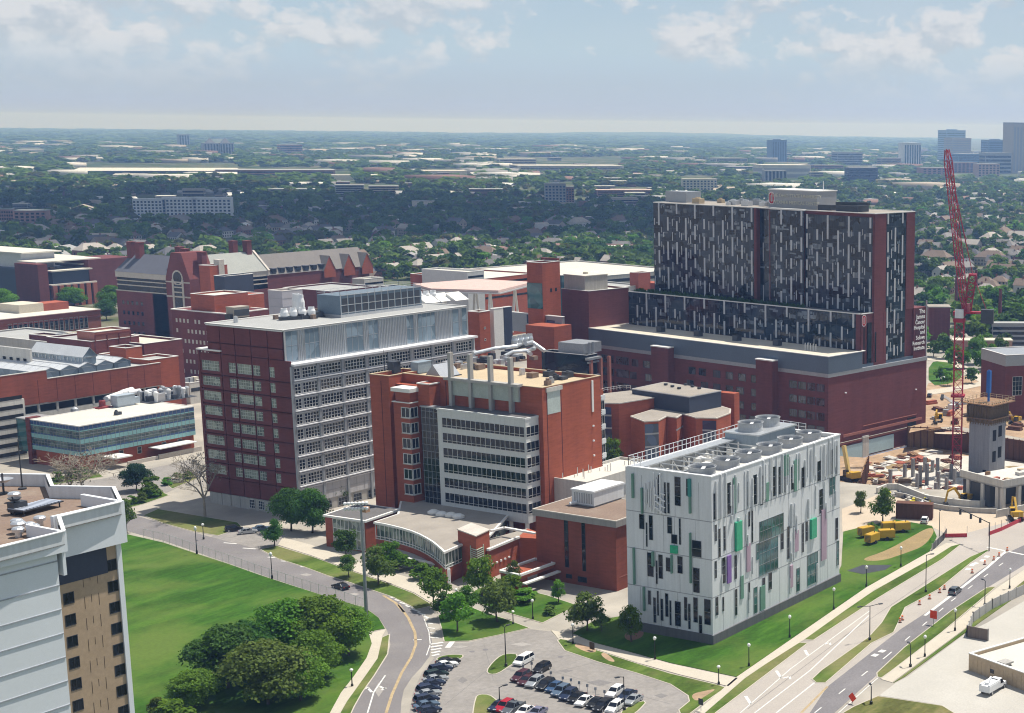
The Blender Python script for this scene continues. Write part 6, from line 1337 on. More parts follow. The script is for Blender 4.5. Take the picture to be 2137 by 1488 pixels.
for i in range(16):
    px, py = r.uniform(1840, 1935), r.uniform(1030, 1060); mb = MB(); mb.box(-1.4, 1.4, -.7, .7, 0, .5); mb.lathe((.3, 0, .5), [(.5, 0), (.6, .5), (.01, .8)], 8)
    o = mb.build('material_pile', r.choice((white_paint, metal_dark, mat('pile_yellow', (.6, .5, .05), .6), concrete_lt))); o.location = pz(px, py, .02); o.rotation_euler = (0, 0, r.random()*3); tag(o, 'small pile of site supplies heaped behind the rusty steel box', 'supplies', 'supplies behind the rusty steel box')
mb = MB(); mb.box(-5, 5, 0, 3, 0, 4.2)
for k in range(11): mb.box(-5+k, -4.85+k, -.12, 0, 0, 4.3)
mb.box(-5.1, 5.1, -.15, 3.1, 4.2, 4.4); o = mb.build('steel_box', lag_d); o.location = pz(1907, 1084); o.rotation_euler = (0, 0, R(HA-62)); tag(o, 'rusty ribbed steel trench box standing at the front of the site', 'steel box')
# concrete core with its climbing formwork
cc = Bld('concrete_core', 'raw concrete core tower topped by brown climbing formwork', G(2063, 1000, -6.6), HA); chh = hgt(cc.W((0, 0, 0)), 842); cw, cl = cc.X(2100, chh), cc.Y(2024, chh)
mb = MB(); mb.box(0, cw, 0, cl, -6.6, chh-1); cc.part('wall', mb, mat('raw_concrete', (.27, .28, .305), .9, .16, .3, streak=.4)); zz = hgt(cc.W((0, 0, 0)), 885)
mb = MB(); mb.box(-.7, cw+.7, -.7, cl+.7, zz, chh-1.2)
for k in range(9): mb.box(-.95, -.7, k*cl/8.-.1, k*cl/8.+.1, zz-.5, chh); mb.box(k*cw/8.-.1, k*cw/8.+.1, -.95, -.7, zz-.5, chh)
cc.part('formwork', mb, mat('formwork_brown', (.15, .105, .06), .9, .3, .5)); mb = MB(); mb.box(-2.2, cw+2.2, -2.2, cl+2.2, chh-.6, chh-.3); mb.box(-1.8, cw+1.8, -1.8, cl+1.8, zz+1.5, zz+1.7)
cc.part('platform', mb, lag); mb = MB(); railing(mb, [(-2, -2, chh-.3), (cw+2, -2, chh-.3), (cw+2, cl+2, chh-.3), (-2, cl+2, chh-.3)], 1.3, 2, .1, True)
cc.part('railing', mb, roof_tan)
for t_, z in ((cw*.2, zz-6), (cw*.55, zz-5), (cw*.2, zz-13), (cw*.55, zz-12)): mb = MB(); mb.box(t_, t_+2, -.06, .0, z, z+3.6); cc.part('opening', mb, dark_void)
mb = MB(); mb.box(-.06, 0, cl*.12, cl*.3, zz-19, zz-15.4); cc.part('opening', mb, dark_void)
q = cc.G(2062, 818, chh); mb = MB(); mb.box(-.3, .3, -.3, .3, 0, 10.5)
for k in range(4): mb.bar((-.9, -.3, 0+k*.1), (.1, 0, 9+k*.3), .25)
mb.box(-.7, .7, -.6, .6, 3, 10.2); o = mb.build('placing_boom', mat('boom_blue', (.02, .12, .42), .4)); o.location = tuple(cc.W((cw*.4, cl*.4, chh-.3))); tag(o, 'folded blue concrete placing boom standing on the core tower', 'pump boom')
# concrete podium at the right
pc = Bld('concrete_podium', 'unfinished concrete podium with slender columns and an open slab', G(2092, 1068, 0), HA-14); ph_ = hgt(pc.W((0, 0, 0)), 1003); pl_ = pc.Y(2003, ph_)
mb = MB(); mb.box(0, 60, 0, pl_, ph_-2.4, ph_-2.0); mb.box(0, 60, 0, .6, ph_-2.4, ph_); mb.box(0, .6, .6, pl_, ph_-2.4, ph_); pc.part('slab', mb, concrete_lt); mb = MB(); mb.box(.5, 60, 6, pl_-1, -6, ph_-2.6); pc.part('inner_wall', mb, metal_dark)
for i in range(9): mb = MB(); mb.box(i*6., i*6+1.1, -.02, 1.1, -1, ph_-2.4); pc.part('column', mb, concrete_lt)
for i in range(3): mb = MB(); mb.box(0, 1.1, 2+i*pl_/3., 3.2+i*pl_/3., -6, ph_-2.4); pc.part('column', mb, concrete_lt)
mb = MB(); mb.bar((-6, -4, .8), (50, -4, 1.2), .5, 2.6); pc.part('ramp_wall', mb, concrete_lt)
for i in range(22):
    x, y = r.uniform(2, 40), r.uniform(2, pl_-2); mb = MB(); w_ = r.uniform(1, 3.5); mb.box(x, x+w_, y, y+r.uniform(.6, 2), ph_-2, ph_-2+r.uniform(.3, 1.3)); o = mb.build('formwork_bundle', r.choice((lag, mat('form_red', (.36, .11, .07), .8), concrete_lt, roof_tan))); o.location = tuple(pc.W((0, 0, 0))); o.rotation_euler = (0, 0, R(pc.a)); tag(o, 'bundle of formwork lying on the open podium slab', 'formwork', 'formwork on the podium slab')
# tower crane
cb = pz(1996, 990, -6.6); ct = thing('tower_crane', 'tall red lattice tower crane with a steep luffing jib', 'crane', cb, 20)
crim = mat('crane_red', (.33, .02, .04), .5, .1); pinkr = mat('crane_pink', (.52, .16, .17), .5, .1)
def lattice(mb, p, q, w, step, r=.14, mi=0, w2=None):
    p, q = Vector(p), Vector(q); d = (q-p); n = max(1, int(d.length/step)); d.normalize(); u = d.cross(Vector((0, 0, 1))); u = u if u.length > 1e-2 else Vector((1, 0, 0)); u.normalize(); v = u.cross(d); w2 = w2 or w
    def cn(i):
        ww = w+(w2-w)*i/n; c = p.lerp(q, i/n); return [c+u*sx*ww/2+v*sy*ww/2 for sx, sy in ((-1, -1), (1, -1), (1, 1), (-1, 1))]
    for i in range(n):
        A, B_ = cn(i), cn(i+1)
        for k in range(4):
            mb.bar(A[k], B_[k], r*1.7, None, mi); mb.bar(A[k], A[(k+1) % 4], r, None, mi); mb.bar(A[k] if i % 2 else A[(k+1) % 4], B_[(k+1) % 4] if i % 2 else B_[k], r, None, mi)
MZ = hgt(cb, 672)+6.6
mb = MB(); lattice(mb, (0, 0, 0), (0, 0, MZ), 2.9, 3.0, .15); mb.build('mast', crim, ct); mb = MB(); mb.box(-4, 4, -4, 4, -.4, .4); mb.build('base', concrete, ct)
mb = MB(); mb.lathe((0, 0, MZ), [(2, 0), (2.1, 1.2), (1.6, 1.4), (1.6, 2.2)], 14); mb.box(-2, 2, -2, 2, MZ+2.2, MZ+3.4); mb.build('slewing_ring', crim, ct)
Mi = ct.matrix_basis if False else Matrix.Translation(cb) @ Matrix.Rotation(R(20), 4, 'Z')
inv = Mi.inverted(); rng = np.linalg.norm(G(1996, 990, -6.6)[:2]); dd = ray(1976, 312); k_ = (rng+10)/np.linalg.norm(dd[:2]); tip = inv @ Vector(EYE+dd*k_)
dd = ray(2014, 655); k_ = (rng-2)/np.linalg.norm(dd[:2]); root = inv @ Vector(EYE+dd*k_); root.z = MZ+3.6
mb = MB(); mid1, mid2 = root.lerp(tip, .12), root.lerp(tip, .93); lattice(mb, root, mid1, .8, 2., .13, w2=1.9); lattice(mb, mid1, mid2, 1.9, 2.6, .13); lattice(mb, mid2, tip, 1.9, 2., .13, w2=1.); mb.build('jib', crim, ct)
hd = Vector((tip.x-root.x, tip.y-root.y, 0)); hd = hd.normalized() if hd.length > .1 else Vector((1, 0, 0)); bk = -hd
rt = inv.to_3x3() @ Vector(RT)
cj = Vector((0, 0, MZ+3.4))+rt*7+bk*4; mb = MB(); mb.bar((0, 0, MZ+3.2), cj, 3., .6); mb.build('counter_jib', crim, ct); mb = MB(); mb.box(cj.x-1.8, cj.x+1.2, cj.y-2, cj.y+2, MZ+.2, MZ+4.6); mb.build('counterweight', metal_dark, ct)
mb = MB(); lattice(mb, rt*2.5+Vector((0, 0, MZ+3.4)), rt*4+Vector((0, 0, MZ+15)), 2.2, 2.2, .2); mb.box(rt.x*4-1.8, rt.x*4+1.8, rt.y*4-1.2, rt.y*4+1.2, MZ+15, MZ+15.6); mb.build('a_frame', crim, ct)
mb = MB(); mb.box(-3.6, -1.7, -1.5, 1.2, MZ+1.6, MZ+4.4); mb.build('cab', white_panel, ct); mb = MB(); mb.box(rt.x*2-1.3, rt.x*2+1.3, rt.y*2-1.3, rt.y*2+1.3, MZ+3.5, MZ+6); mb.build('winch_house', pinkr, ct)
mb = MB(); top = rt*4+Vector((0, 0, MZ+15.4)); mb.bar(top, root.lerp(tip, .9), .14); mb.bar(top, cj, .14); mb.bar(top, tip, .12); mb.build('pendant_rope', crim, ct); mb = MB(); mb.box(-2.2, 2.2, -2.2, 2.2, 26, 26.7); mb.build('mast_tie', crim, ct)
# plant machinery
cat_y = mat('machine_yellow', (.50, .30, .03), .5, .12); track_m = mat('track_black', (.025, .025, .028), .8); tyre_m = mat('tyre', (.02, .02, .022), .9)
def excavator(label, loc, rz, bend=0., cat='excavator'):
    t_ = thing('excavator', label, cat, loc, rz)
    for s in (-1, 1):
        mb = MB(); pr_ = [(-2, .25), (-1.6, 0), (1.6, 0), (2, .25), (2, .75), (1.6, 1), (-1.6, 1), (-2, .75)]; k = len(pr_); y0, y1 = s*1.0, s*1.6
        mb.add([(x, y0, z) for x, z in pr_]+[(x, y1, z) for x, z in pr_], [(i, (i+1) % k, k+(i+1) % k, k+i) for i in range(k)]+[tuple(range(k)), tuple(range(2*k-1, k-1, -1))]); mb.build('track', track_m, t_)
    mb = MB(); mb.lathe((0, 0, 1.), [(1, 0), (1, .3), (.01, .3)], 12); mb.box(-2.4, .6, -1.4, 1.4, 1.3, 2.3); mb.box(-2.5, -1.5, -1.4, 1.4, 1.5, 2.6); mb.build('body', cat_y, t_)
    mb = MB(); mb.box(-.2, 1.4, .35, 1.4, 1.3, 3.0); mb.build('cab', glass_dark, t_); mb = MB(); mb.box(-.25, 1.45, .3, 1.45, 3.0, 3.1); mb.build('cab_roof', cat_y, t_)
    mb = MB(); mb.bar((.8, -.3, 1.9), (3.4, -.3, 4.9), .5, .6); mb.bar((3.3, -.3, 4.9), (6., -.3, 4.3), .45, .5); mb.build('boom', cat_y, t_); mb = MB(); mb.bar((5.9, -.3, 4.5), (6.9, -.3, 1.3), .38, .45); mb.build('arm', cat_y, t_); mb = MB(); mb.add([(6.6, -1, 1.4), (7.3, -1, 1.2), (7, -1, .2), (6.1, -1, .5), (6.6, .4, 1.4), (7.3, .4, 1.2), (7, .4, .2), (6.1, .4, .5)], [(0, 1, 2, 3), (4, 5, 6, 7), (0, 1, 5, 4), (1, 2, 6, 5), (2, 3, 7, 6)]); mb.build('bucket', metal_dark, t_)
    return t_
excavator('yellow excavator with a raised arm on the dirt behind the hospital corner', pz(1958, 880, .02), 200); excavator('yellow excavator inside the pit just behind the curved wall', pz(2010, 1050, .02), 160); excavator('yellow excavator at the right edge of the dirt beyond the concrete core', pz(2118, 885, .02), 170)
e_ = excavator('big orange yellow excavator parked by the red barrier at the right edge', pz(2120, 1085, .03), 35); e_.scale = (1.1, 1.1, 1.1)
yc = thing('crawler_crane', 'yellow crawler crane with a raised boom beside the white panelled building', 'crawler crane', pz(1775, 1003, -1.2), 60)
for s in (-1, 1): mb = MB(); mb.box(-3, 3, s*1.6-.5, s*1.6+.5, 0, 1.1); mb.box(-2.7, 2.7, s*1.6-.52, s*1.6+.52, -.0, 1.2); mb.build('track', track_m, yc)
mb = MB(); mb.box(-3, 1.6, -1.5, 1.5, 1.2, 2.6); mb.box(-3.4, -1.8, -1.6, 1.6, 1.4, 3.2); mb.build('body', cat_y, yc); mb = MB(); mb.box(.2, 2, .5, 1.6, 1.3, 3.2); mb.build('cab', glass_dark, yc)
bt = Matrix.Translation(pz(1775, 1003, -1.2)) @ Matrix.Rotation(R(60), 4, 'Z'); dd = ray(1761, 930); k_ = (np.linalg.norm(pz(1775, 1003, -1.2).xy)+2)/np.linalg.norm(dd[:2]); tp = bt.inverted() @ Vector(EYE+dd*k_)
mb = MB(); mb.bar((1, 0, 1.8), tp, 1.0, 1.1); mb.build('boom', mat('boom_tan', (.60, .44, .16), .6), yc)
dr = thing('pump_truck', 'pump truck with a long white raised boom behind the hospital corner', 'pump truck', pz(1990, 856, .02), 195)
mb = MB(); mb.box(-5, 3.5, -1.3, 1.3, .7, 1.6); mb.box(-4.6, 2, -1.1, 1.1, 1.6, 2.6); mb.build('chassis', metal_dark, dr); mb = MB(); mb.box(3.5, 5.8, -1.3, 1.3, .7, 3.1); mb.build('cab', white_paint, dr); wlm = MB(); wlm.tube((0, -.2, 0), (0, .2, 0), .5, n=12); wlm = wlm.mesh('wheel', tyre_m)
for x in (-4, -2.6, 4.4):
    for y in (-1.2, 1.2): inst(wlm, 'wheel', dr, (x, y, .5))
mb = MB(); mb.bar((-1, 0, 2.6), (12.5, -2, 7.4), .9, 1.); mb.build('boom', white_paint, dr); mb = MB(); mb.bar((12, -2, 7.6), (13.5, -2.2, 6.2), 1., 1.2); mb.build('boom_head', metal_dark, dr)
gen = thing('generator_trailer', 'yellow generator trailer', 'generator', (0, 0, 0), 0, 'yellow generator trailers on the grass')
mb = MB(); mb.box(-2, 2, -1, 1, .7, 2.5); mb.box(-1.9, 1.9, -.95, .95, 2.5, 2.6); mb.build('body', cat_y, gen); mb = MB(); mb.box(-1.9, 1.9, -.9, .9, .5, .7); mb.bar((2, 0, .6), (3.2, 0, .5), .15); mb.tube((1, 0, 2.6), (1, 0, 3), .1); mb.build('chassis', metal_dark, gen); mb = MB()
for k in range(5): mb.box(-2.02, -2, -.8, .8, .9+k*.3, 1.05+k*.3)
mb.build('grille', metal_dark, gen)
for y in (-1, 1): inst(wlm, 'wheel', gen, (0, y*.95, .45))
for i, (px, py, a_, lab) in enumerate(((1807, 1120, 10, 'yellow generator trailer at the left end of the group on the grass'), (1820, 1134, 25, 'yellow generator trailer nearest the white panelled building road side'), (1850, 1126, -20, 'yellow generator trailer in the middle of the group on the grass'), (1856, 1110, -12, 'yellow generator trailer left of the back pair on the grass'), (1882, 1110, -15, 'yellow generator trailer at the right end of the back pair'))):
    if i == 0: gen.location = pz(px, py, .1); gen.rotation_euler = (0, 0, R(a_-30)); gen['label'] = lab; gen.scale = (1.05, 1.05, 1.05); del gen['group']
    else: o = dup(gen, pz(px, py, .1), a_-30, lab, None, 1.05)
# fences, barriers, cones, signs
bar_m = mat('barrier_red', (.45, .04, .06), .6)
for lab, pts in (('short red mesh barrier across the road end beside the traffic signal', ((1972, 1122), (2018, 1121))), ('long red mesh barrier curving along the road at the right edge', ((2063, 1118), (2090, 1108), (2115, 1096), (2160, 1075)))):
    q = [pz(*p) for p in pts]; o = thing('barrier', lab, 'barrier', q[0]); mb = MB(); mp_ = MB()
    for a, b in zip(q, q[1:]):
        a, b = a-q[0], b-q[0]; mb.bar(a+Vector((0, 0, .55)), b+Vector((0, 0, .55)), .12, 1.0); n = max(1, int((b-a).length/3))
        for i in range(n+1): c = a.lerp(b, i/n); mp_.bar(c, c+Vector((0, 0, 3)), .08)
    mb.build('mesh_panel', bar_m, o); mp_.build('fence_posts', metal_grey, o)
cone = thing('traffic_barrel', 'orange traffic barrel', 'barrel', (0, 0, 0), 0, 'traffic barrels along the closed lane')
org = mat('barrel_orange', (.75, .16, .03), .6); mb = MB(); mb.lathe((0, 0, .1), [(.3, 0), (.29, .35), (.27, .36), (.25, .7), (.22, 1.), (.01, 1.02)], 12); mb.build('body', org, cone); mb = MB(); mb.lathe((0, 0, .1), [(.302, .2), (.302, .34)], 12); mb.lathe((0, 0, .1), [(.272, .52), (.262, .68)], 12); mb.build('band', sign_w, cone); mb = MB(); mb.lathe((0, 0, 0), [(.45, 0), (.45, .1), (.01, .1)], 12); mb.build('base', tyre_m, cone)
cl_ = [(1878, 1299, 'orange traffic barrel by the widest end of the median'), (1883, 1294, 'orange traffic barrel just behind the one at the median end')]+[(x, y, 'orange traffic barrel along the closed lane beside the gore') for x, y in ((1919, 1262), (1940, 1250), (1961, 1237), (1971, 1230), (2029, 1196), (2055, 1178), (2074, 1169), (2085, 1161), (2102, 1150))]
for i, (px, py, lab) in enumerate(cl_):
    g_ = None if i < 2 else 'traffic barrels along the closed lane'
    if i == 0: cone.location = pz(px, py, .03); cone['label'] = lab; cone.scale = (.95,)*3; del cone['group']
    else:
        o = dup(cone, pz(px, py, .03), 0, lab, g_, .95)
def signboard(label, px, py, c, sz=1.2, h=2.2, diamond=True):
    t_ = thing('road_sign', label, 'sign', pz(px, py, .1), 20); mb = MB(); mb.tube((0, 0, 0), (0, 0, h), .06, n=6); mb.build('post', metal_grey, t_); mb = MB(); s = sz/2
    P4 = [(-s*1.2, h+s), (0, h-s*.2), (s*1.2, h+s), (0, h+2.2*s)] if diamond else [(-s, h), (s, h), (s, h+sz), (-s, h+sz)]
    mb.add([(x*.5-.05, x*.85, z) for x, z in P4]+[(x*.5, x*.85+.05, z) for x, z in P4], [(0, 1, 2, 3), (4, 5, 6, 7), (0, 1, 5, 4), (1, 2, 6, 5), (2, 3, 7, 6), (3, 0, 4, 7)]); mb.build('panel', c, t_)
ored = mat('sign_orange_red', (.8, .06, .015), .5)
signboard('orange red work sign standing in the right hand lane of the avenue', 1948, 1304, ored, 1.8, 1.4, False); signboard('orange red work sign lying low on the grass tip at the bottom', 1779, 1468, ored, 1.6, .4); signboard('small dark sign post on the verge by the avenue kerb', 1463, 1484, metal_dark, 1.2, 1.2, False)
signboard('dark framed notice board on the bare soil beside the car park', 1236, 1358, mat('board_brown', (.10, .06, .04), .8), 1.5, .3, False)
for i in range(34):
    px, py = r.uniform(1935, 2137), r.uniform(842, 900)
    if 2015 < px < 2115: continue
    w_, d_, h = r.uniform(2, 7), r.uniform(1.5, 3), r.uniform(.6, 2.4); mb = MB(); mb.box(-w_/2, w_/2, -d_/2, d_/2, 0, h*.5); mb.box(-w_/2+.2, w_/2-.6, -d_/2+.2, d_/2-.3, h*.5, h)
    o = mb.build('formwork_stack', r.choice((lag, concrete_lt, lag_d, roof_cream, metal_grey, _M['form_red']))); o.location = pz(px, py, .02); o.rotation_euler = (0, 0, r.random()*3); tag(o, 'stack of building materials on the dirt behind the pit', 'material stack', 'material stacks on the dirt behind the pit')
for i in range(9): sheet('dirt_track', blob(r.uniform(1940, 2130), r.uniform(850, 905), r.uniform(14, 40), r.uniform(2, 5), 9), (dirt_red, _M['site_gravel'], _M['bare_soil_mix'])[i % 3], .03+.001*i, None, 2)
for i in range(12):
    q_ = [hw(x, y)[:2] for x, y in ((r.uniform(-30, 40), r.uniform(-70, -15)),)][0]; sheet('dirt_track', [(q_[0]+r.uniform(4, 9)*math.cos(k*.8), q_[1]+r.uniform(3, 7)*math.sin(k*.8)) for k in range(8)], (dirt_red, _M['site_gravel'], _M['bare_soil_mix'])[i % 3], -6.55+.004*i, None, 2, True)
# ================================================================ cars
def carpaint(n, c, rough=.28, metal=.25): return mat('car_'+n, c, rough, .05, .5, metal, .6)
PAINT = {'white': carpaint('white', (.72, .72, .71), .35, 0), 'black': carpaint('black', (.012, .012, .014)), 'navy': carpaint('navy', (.018, .03, .07)), 'silver': carpaint('silver', (.42, .44, .46), .3, .5), 'grey': carpaint('grey', (.13, .145, .16), .3, .4), 'maroon': carpaint('maroon', (.075, .02, .03)), 'red': carpaint('red', (.42, .012, .03)), 'blue': carpaint('blue', (.04, .09, .19)), 'steel blue': carpaint('steel', (.10, .15, .22)), 'dark green': carpaint('green', (.015, .035, .035)), 'lavender': carpaint('lav', (.20, .20, .29))}
wheel_mesh = MB(); wheel_mesh.lathe((0, 0, 0), [(.0, -.1), (.2, -.1), (.24, -.06)], 14, 1); wheel_mesh.tube((0, 0, -.1), (0, 0, .1), .33, n=16, mi=0); wheel_mesh = wheel_mesh.mesh('wheel', [tyre_m, metal_lt]); rim_mesh = MB().lathe((0, 0, 0), [(.23, .102), (.2, .115), (.06, .108), (.01, .112)], 14).lathe((0, 0, 0), [(.23, -.102), (.2, -.115), (.06, -.108), (.01, -.112)], 14).mesh('rim', metal_lt)
CARS = {}
lamp_w = mat('headlamp', (.7, .72, .75), .15, spec=.8); lamp_r = mat('tail_lamp', (.35, .01, .01), .2, spec=.7); plate_d = mat('trim_black', (.02, .02, .02), .6)
def carmeshes(kind):
    "side profile points (x, z) from the tail to the nose, then the glasshouse"
    if kind in CARS: return CARS[kind]
    L_, W_, H_ = {'sedan': (4.7, 1.82, 1.45), 'suv': (4.6, 1.86, 1.7), 'van': (5.1, 1.95, 1.78), 'hatch': (4.2, 1.78, 1.5), 'pickup': (5.6, 1.95, 1.85)}[kind]
    a = L_/2; belt = .92 if kind in ('sedan', 'hatch') else 1.05
    low = [(-a, .42), (-a+.12, .28), (-a+.5, .24), (a-.5, .24), (a-.1, .3), (a, .45), (a-.04, .68), (a-.5, .8 if kind != 'van' else .95), (a-1.25, belt), (-a+.35, belt+.02), (-a+.05, belt-.1), (-a, .7)]
    mb = MB(); n = len(low)
    for k, (y, sh) in enumerate(((-W_/2, .9), (-W_/2+.09, 1.), (W_/2-.09, 1.), (W_/2, .9))):
        mb.v += [(x, y, z if z < .6 else z-(1-sh)*.35) for x, z in low]
    for s in range(3):
        for i in range(n): mb.f.append((s*n+i, s*n+(i+1) % n, (s+1)*n+(i+1) % n, (s+1)*n+i)); mb.m.append(0)
    mb.f += [tuple(range(n-1, -1, -1)), tuple(range(3*n, 4*n))]; mb.m += [0, 0]
    gh = {'sedan': (-a+.75, -a+1.35, a-2.15, a-1.3), 'suv': (-a+.15, -a+.45, a-2., a-1.3), 'van': (-a+.1, -a+.3, a-1.75, a-.85), 'hatch': (-a+.15, -a+.7, a-2., a-1.15), 'pickup': (-.7, -.45, a-2.4, a-1.55)}[kind]
    t_ = .2; w2 = W_/2-.04; w3 = W_/2-.24
    g = MB(); g.add([(gh[0], -w2, belt), (gh[3], -w2, belt), (gh[3], w2, belt), (gh[0], w2, belt), (gh[1], -w3, H_-.06), (gh[2], -w3, H_-.06), (gh[2], w3, H_-.06), (gh[1], w3, H_-.06)], [(0, 1, 5, 4), (1, 2, 6, 5), (2, 3, 7, 6), (3, 0, 4, 7)])
    rf = MB(); rf.add([(gh[1]-.06, -w3-.03, H_-.06), (gh[2]+.06, -w3-.03, H_-.06), (gh[2]+.06, w3+.03, H_-.06), (gh[1]-.06, w3+.03, H_-.06), (gh[1]+.25, -w3+.12, H_), (gh[2]-.2, -w3+.12, H_), (gh[2]-.2, w3-.12, H_), (gh[1]+.25, w3-.12, H_)], [(0, 1, 5, 4), (1, 2, 6, 5), (2, 3, 7, 6), (3, 0, 4, 7), (4, 5, 6, 7)])
    for s in (-1, 1):
        for f_ in ((0,), (.45,), (1.,)):
            p = Vector((gh[0]+(gh[3]-gh[0])*f_[0], s*(w2+.01), belt)); q = Vector((gh[1]+(gh[2]-gh[1])*f_[0], s*(w3+.012), H_-.06)); rf.bar(p, q, .09, .05)
    if kind == 'pickup': mb.box(-a+.1, gh[0]-.05, -W_/2, -W_/2+.1, belt-.1, belt+.12); mb.box(-a+.1, gh[0]-.05, W_/2-.1, W_/2, belt-.1, belt+.12)
    hl = MB().box(a-.14, a-.03, -.18, .18, .58, .74); tl_ = MB().box(-a-.01, -a+.08, -.15, .15, .62, .86)
    CARS[kind] = (mb, g, rf, hl, tl_, a, W_, {}); return CARS[kind]
def car(kind, col, loc, rz, label, group=None):
    mb, g, rf, hl, tl_, a, W_, cache = carmeshes(kind); t_ = thing('car' if kind != 'pickup' else 'pickup_truck', label, 'car' if kind not in ('van', 'pickup') else kind, loc, rz, group)
    if col not in cache: cache[col] = (mb.mesh('body', PAINT[col]), g.mesh('windows', glass_dark), rf.mesh('cab_roof', PAINT[col]), hl.mesh('headlight', lamp_w), tl_.mesh('tail_light', lamp_r))
    for nm, me in zip(('body', 'windows', 'cab_roof'), cache[col]): inst(me, nm, t_)
    for s in (-1, 1): inst(cache[col][3], 'headlight', t_, (0, s*(W_/2-.42), 0)); inst(cache[col][4], 'tail_light', t_, (0, s*(W_/2-.25), 0))
    for x in (-a+.85, a-.9):
        for y in (-W_/2+.08, W_/2-.08): o = inst(wheel_mesh, 'wheel', t_, (x, y, .33)); o.rotation_euler = (R(90), 0, 0); inst(rim_mesh, 'rim', o)
    return t_
def pang(x0, y0, x1, y1): d = G(x1, y1)-G(x0, y0); return math.degrees(math.atan2(d[1], d[0]))
zc6 = lambda x, y: (840+x/3.816, 1320+y/3.816)
aL = pang(911, 1386, 955, 1377); aR = pang(1115, 1406, 1145, 1389)
ordn = ['first', 'second', 'third', 'fourth', 'fifth', 'sixth', 'seventh', 'eighth', 'ninth', 'tenth', 'eleventh', 'twelfth']
for i, (x, y, c, k) in enumerate(((362, 240, 'black', 'sedan'), (345, 268, 'white', 'sedan'), (303, 300, 'navy', 'suv'), (268, 345, 'dark green', 'suv'), (262, 380, 'silver', 'sedan'), (240, 415, 'navy', 'sedan'), (208, 462, 'navy', 'suv'), (205, 497, 'silver', 'sedan'), (190, 543, 'navy', 'suv'), (190, 588, 'steel blue', 'sedan'), (215, 628, 'navy', 'hatch'))):
    px, py = zc6(x, y+12); car(k, c, pz(px, py, .05), aL+(i*37 % 7-3), f'{c} {"car" if k != "suv" else "SUV"}, {ordn[i]} from the top of the left slanted parking row')
for i, (x, y, c, k) in enumerate(((942, 365, 'maroon', 'suv'), (990, 393, 'maroon', 'sedan'), (1055, 410, 'silver', 'suv'), (1140, 432, 'black', 'suv'), (1210, 450, 'blue', 'hatch'), (1262, 482, 'steel blue', 'suv'), (1322, 512, 'navy', 'suv'), (1390, 530, 'black', 'sedan'), (1450, 558, 'white', 'sedan'), (1540, 572, 'black', 'sedan'), (1592, 602, 'black', 'suv'), (1690, 612, 'white', 'suv'))):
    px, py = zc6(x, y+8); car(k, c, pz(px, py, .05), aR+180+(i*29 % 5-2), f'{c} {"car" if k != "suv" else "SUV"}, {ordn[i]} from the left in the long diagonal parking row')
for x, y, c, k, lab in ((965, 235, 'white', 'van', 'white minivan parked at the tip of the grass island'), (1107, 300, 'black', 'suv', 'black SUV alone behind the maroon SUV'), (1692, 490, 'white', 'suv', 'white SUV behind the right end of the diagonal row'), (1790, 510, 'navy', 'sedan', 'navy car squeezed between two white cars at the right end'), (1838, 550, 'silver', 'sedan', 'silver saloon beside the small grass point at the right end'),
        (765, 598, 'navy', 'sedan', 'navy car leftmost of the bottom cluster by the lamp'), (812, 605, 'red', 'suv', 'bright red SUV in the bottom cluster by the lamp'), (882, 617, 'grey', 'pickup', 'dark grey pickup right of the bright red SUV'), (975, 640, 'white', 'sedan', 'white car cut off by the bottom edge below the diagonal row'), (1072, 650, 'lavender', 'sedan', 'lavender grey car cut off by the bottom edge')):
    px, py = zc6(x, y+8); car(k, c, pz(px, py, .05), aR+180, lab)
car('sedan', 'black', pz(711, 1228, .04), pang(735, 1228, 690, 1215), 'black car driving alone on the curving street by the fence'); car('suv', 'grey', pz(1993, 1238, .05), pang(1985, 1245, 2005, 1230), 'dark grey car driving alone in the right hand lane of the avenue')
for px, py, c, k, lab in ((489, 1108, 'black', 'suv', 'black SUV leftmost of three below the maroon tower'), (517, 1113, 'silver', 'sedan', 'silver car in the middle of three below the maroon tower'), (546, 1107, 'steel blue', 'sedan', 'steel blue car rightmost of three below the maroon tower'), (363, 1008, 'white', 'van', 'white van half hidden behind the bare sycamore'), (372, 1000, 'silver', 'sedan', 'silver car behind the white van by the bare sycamore'), (1930, 1090, 'white', 'suv', 'white SUV parked beside the site fence'), (1940, 828, 'black', 'sedan', 'black car on the road behind the hospital corner'), (1968, 792, 'white', 'sedan', 'white car by the small park right of the hospital')):
    car(k, c, pz(px, py, .06), -33 if px < 600 else 20, lab)
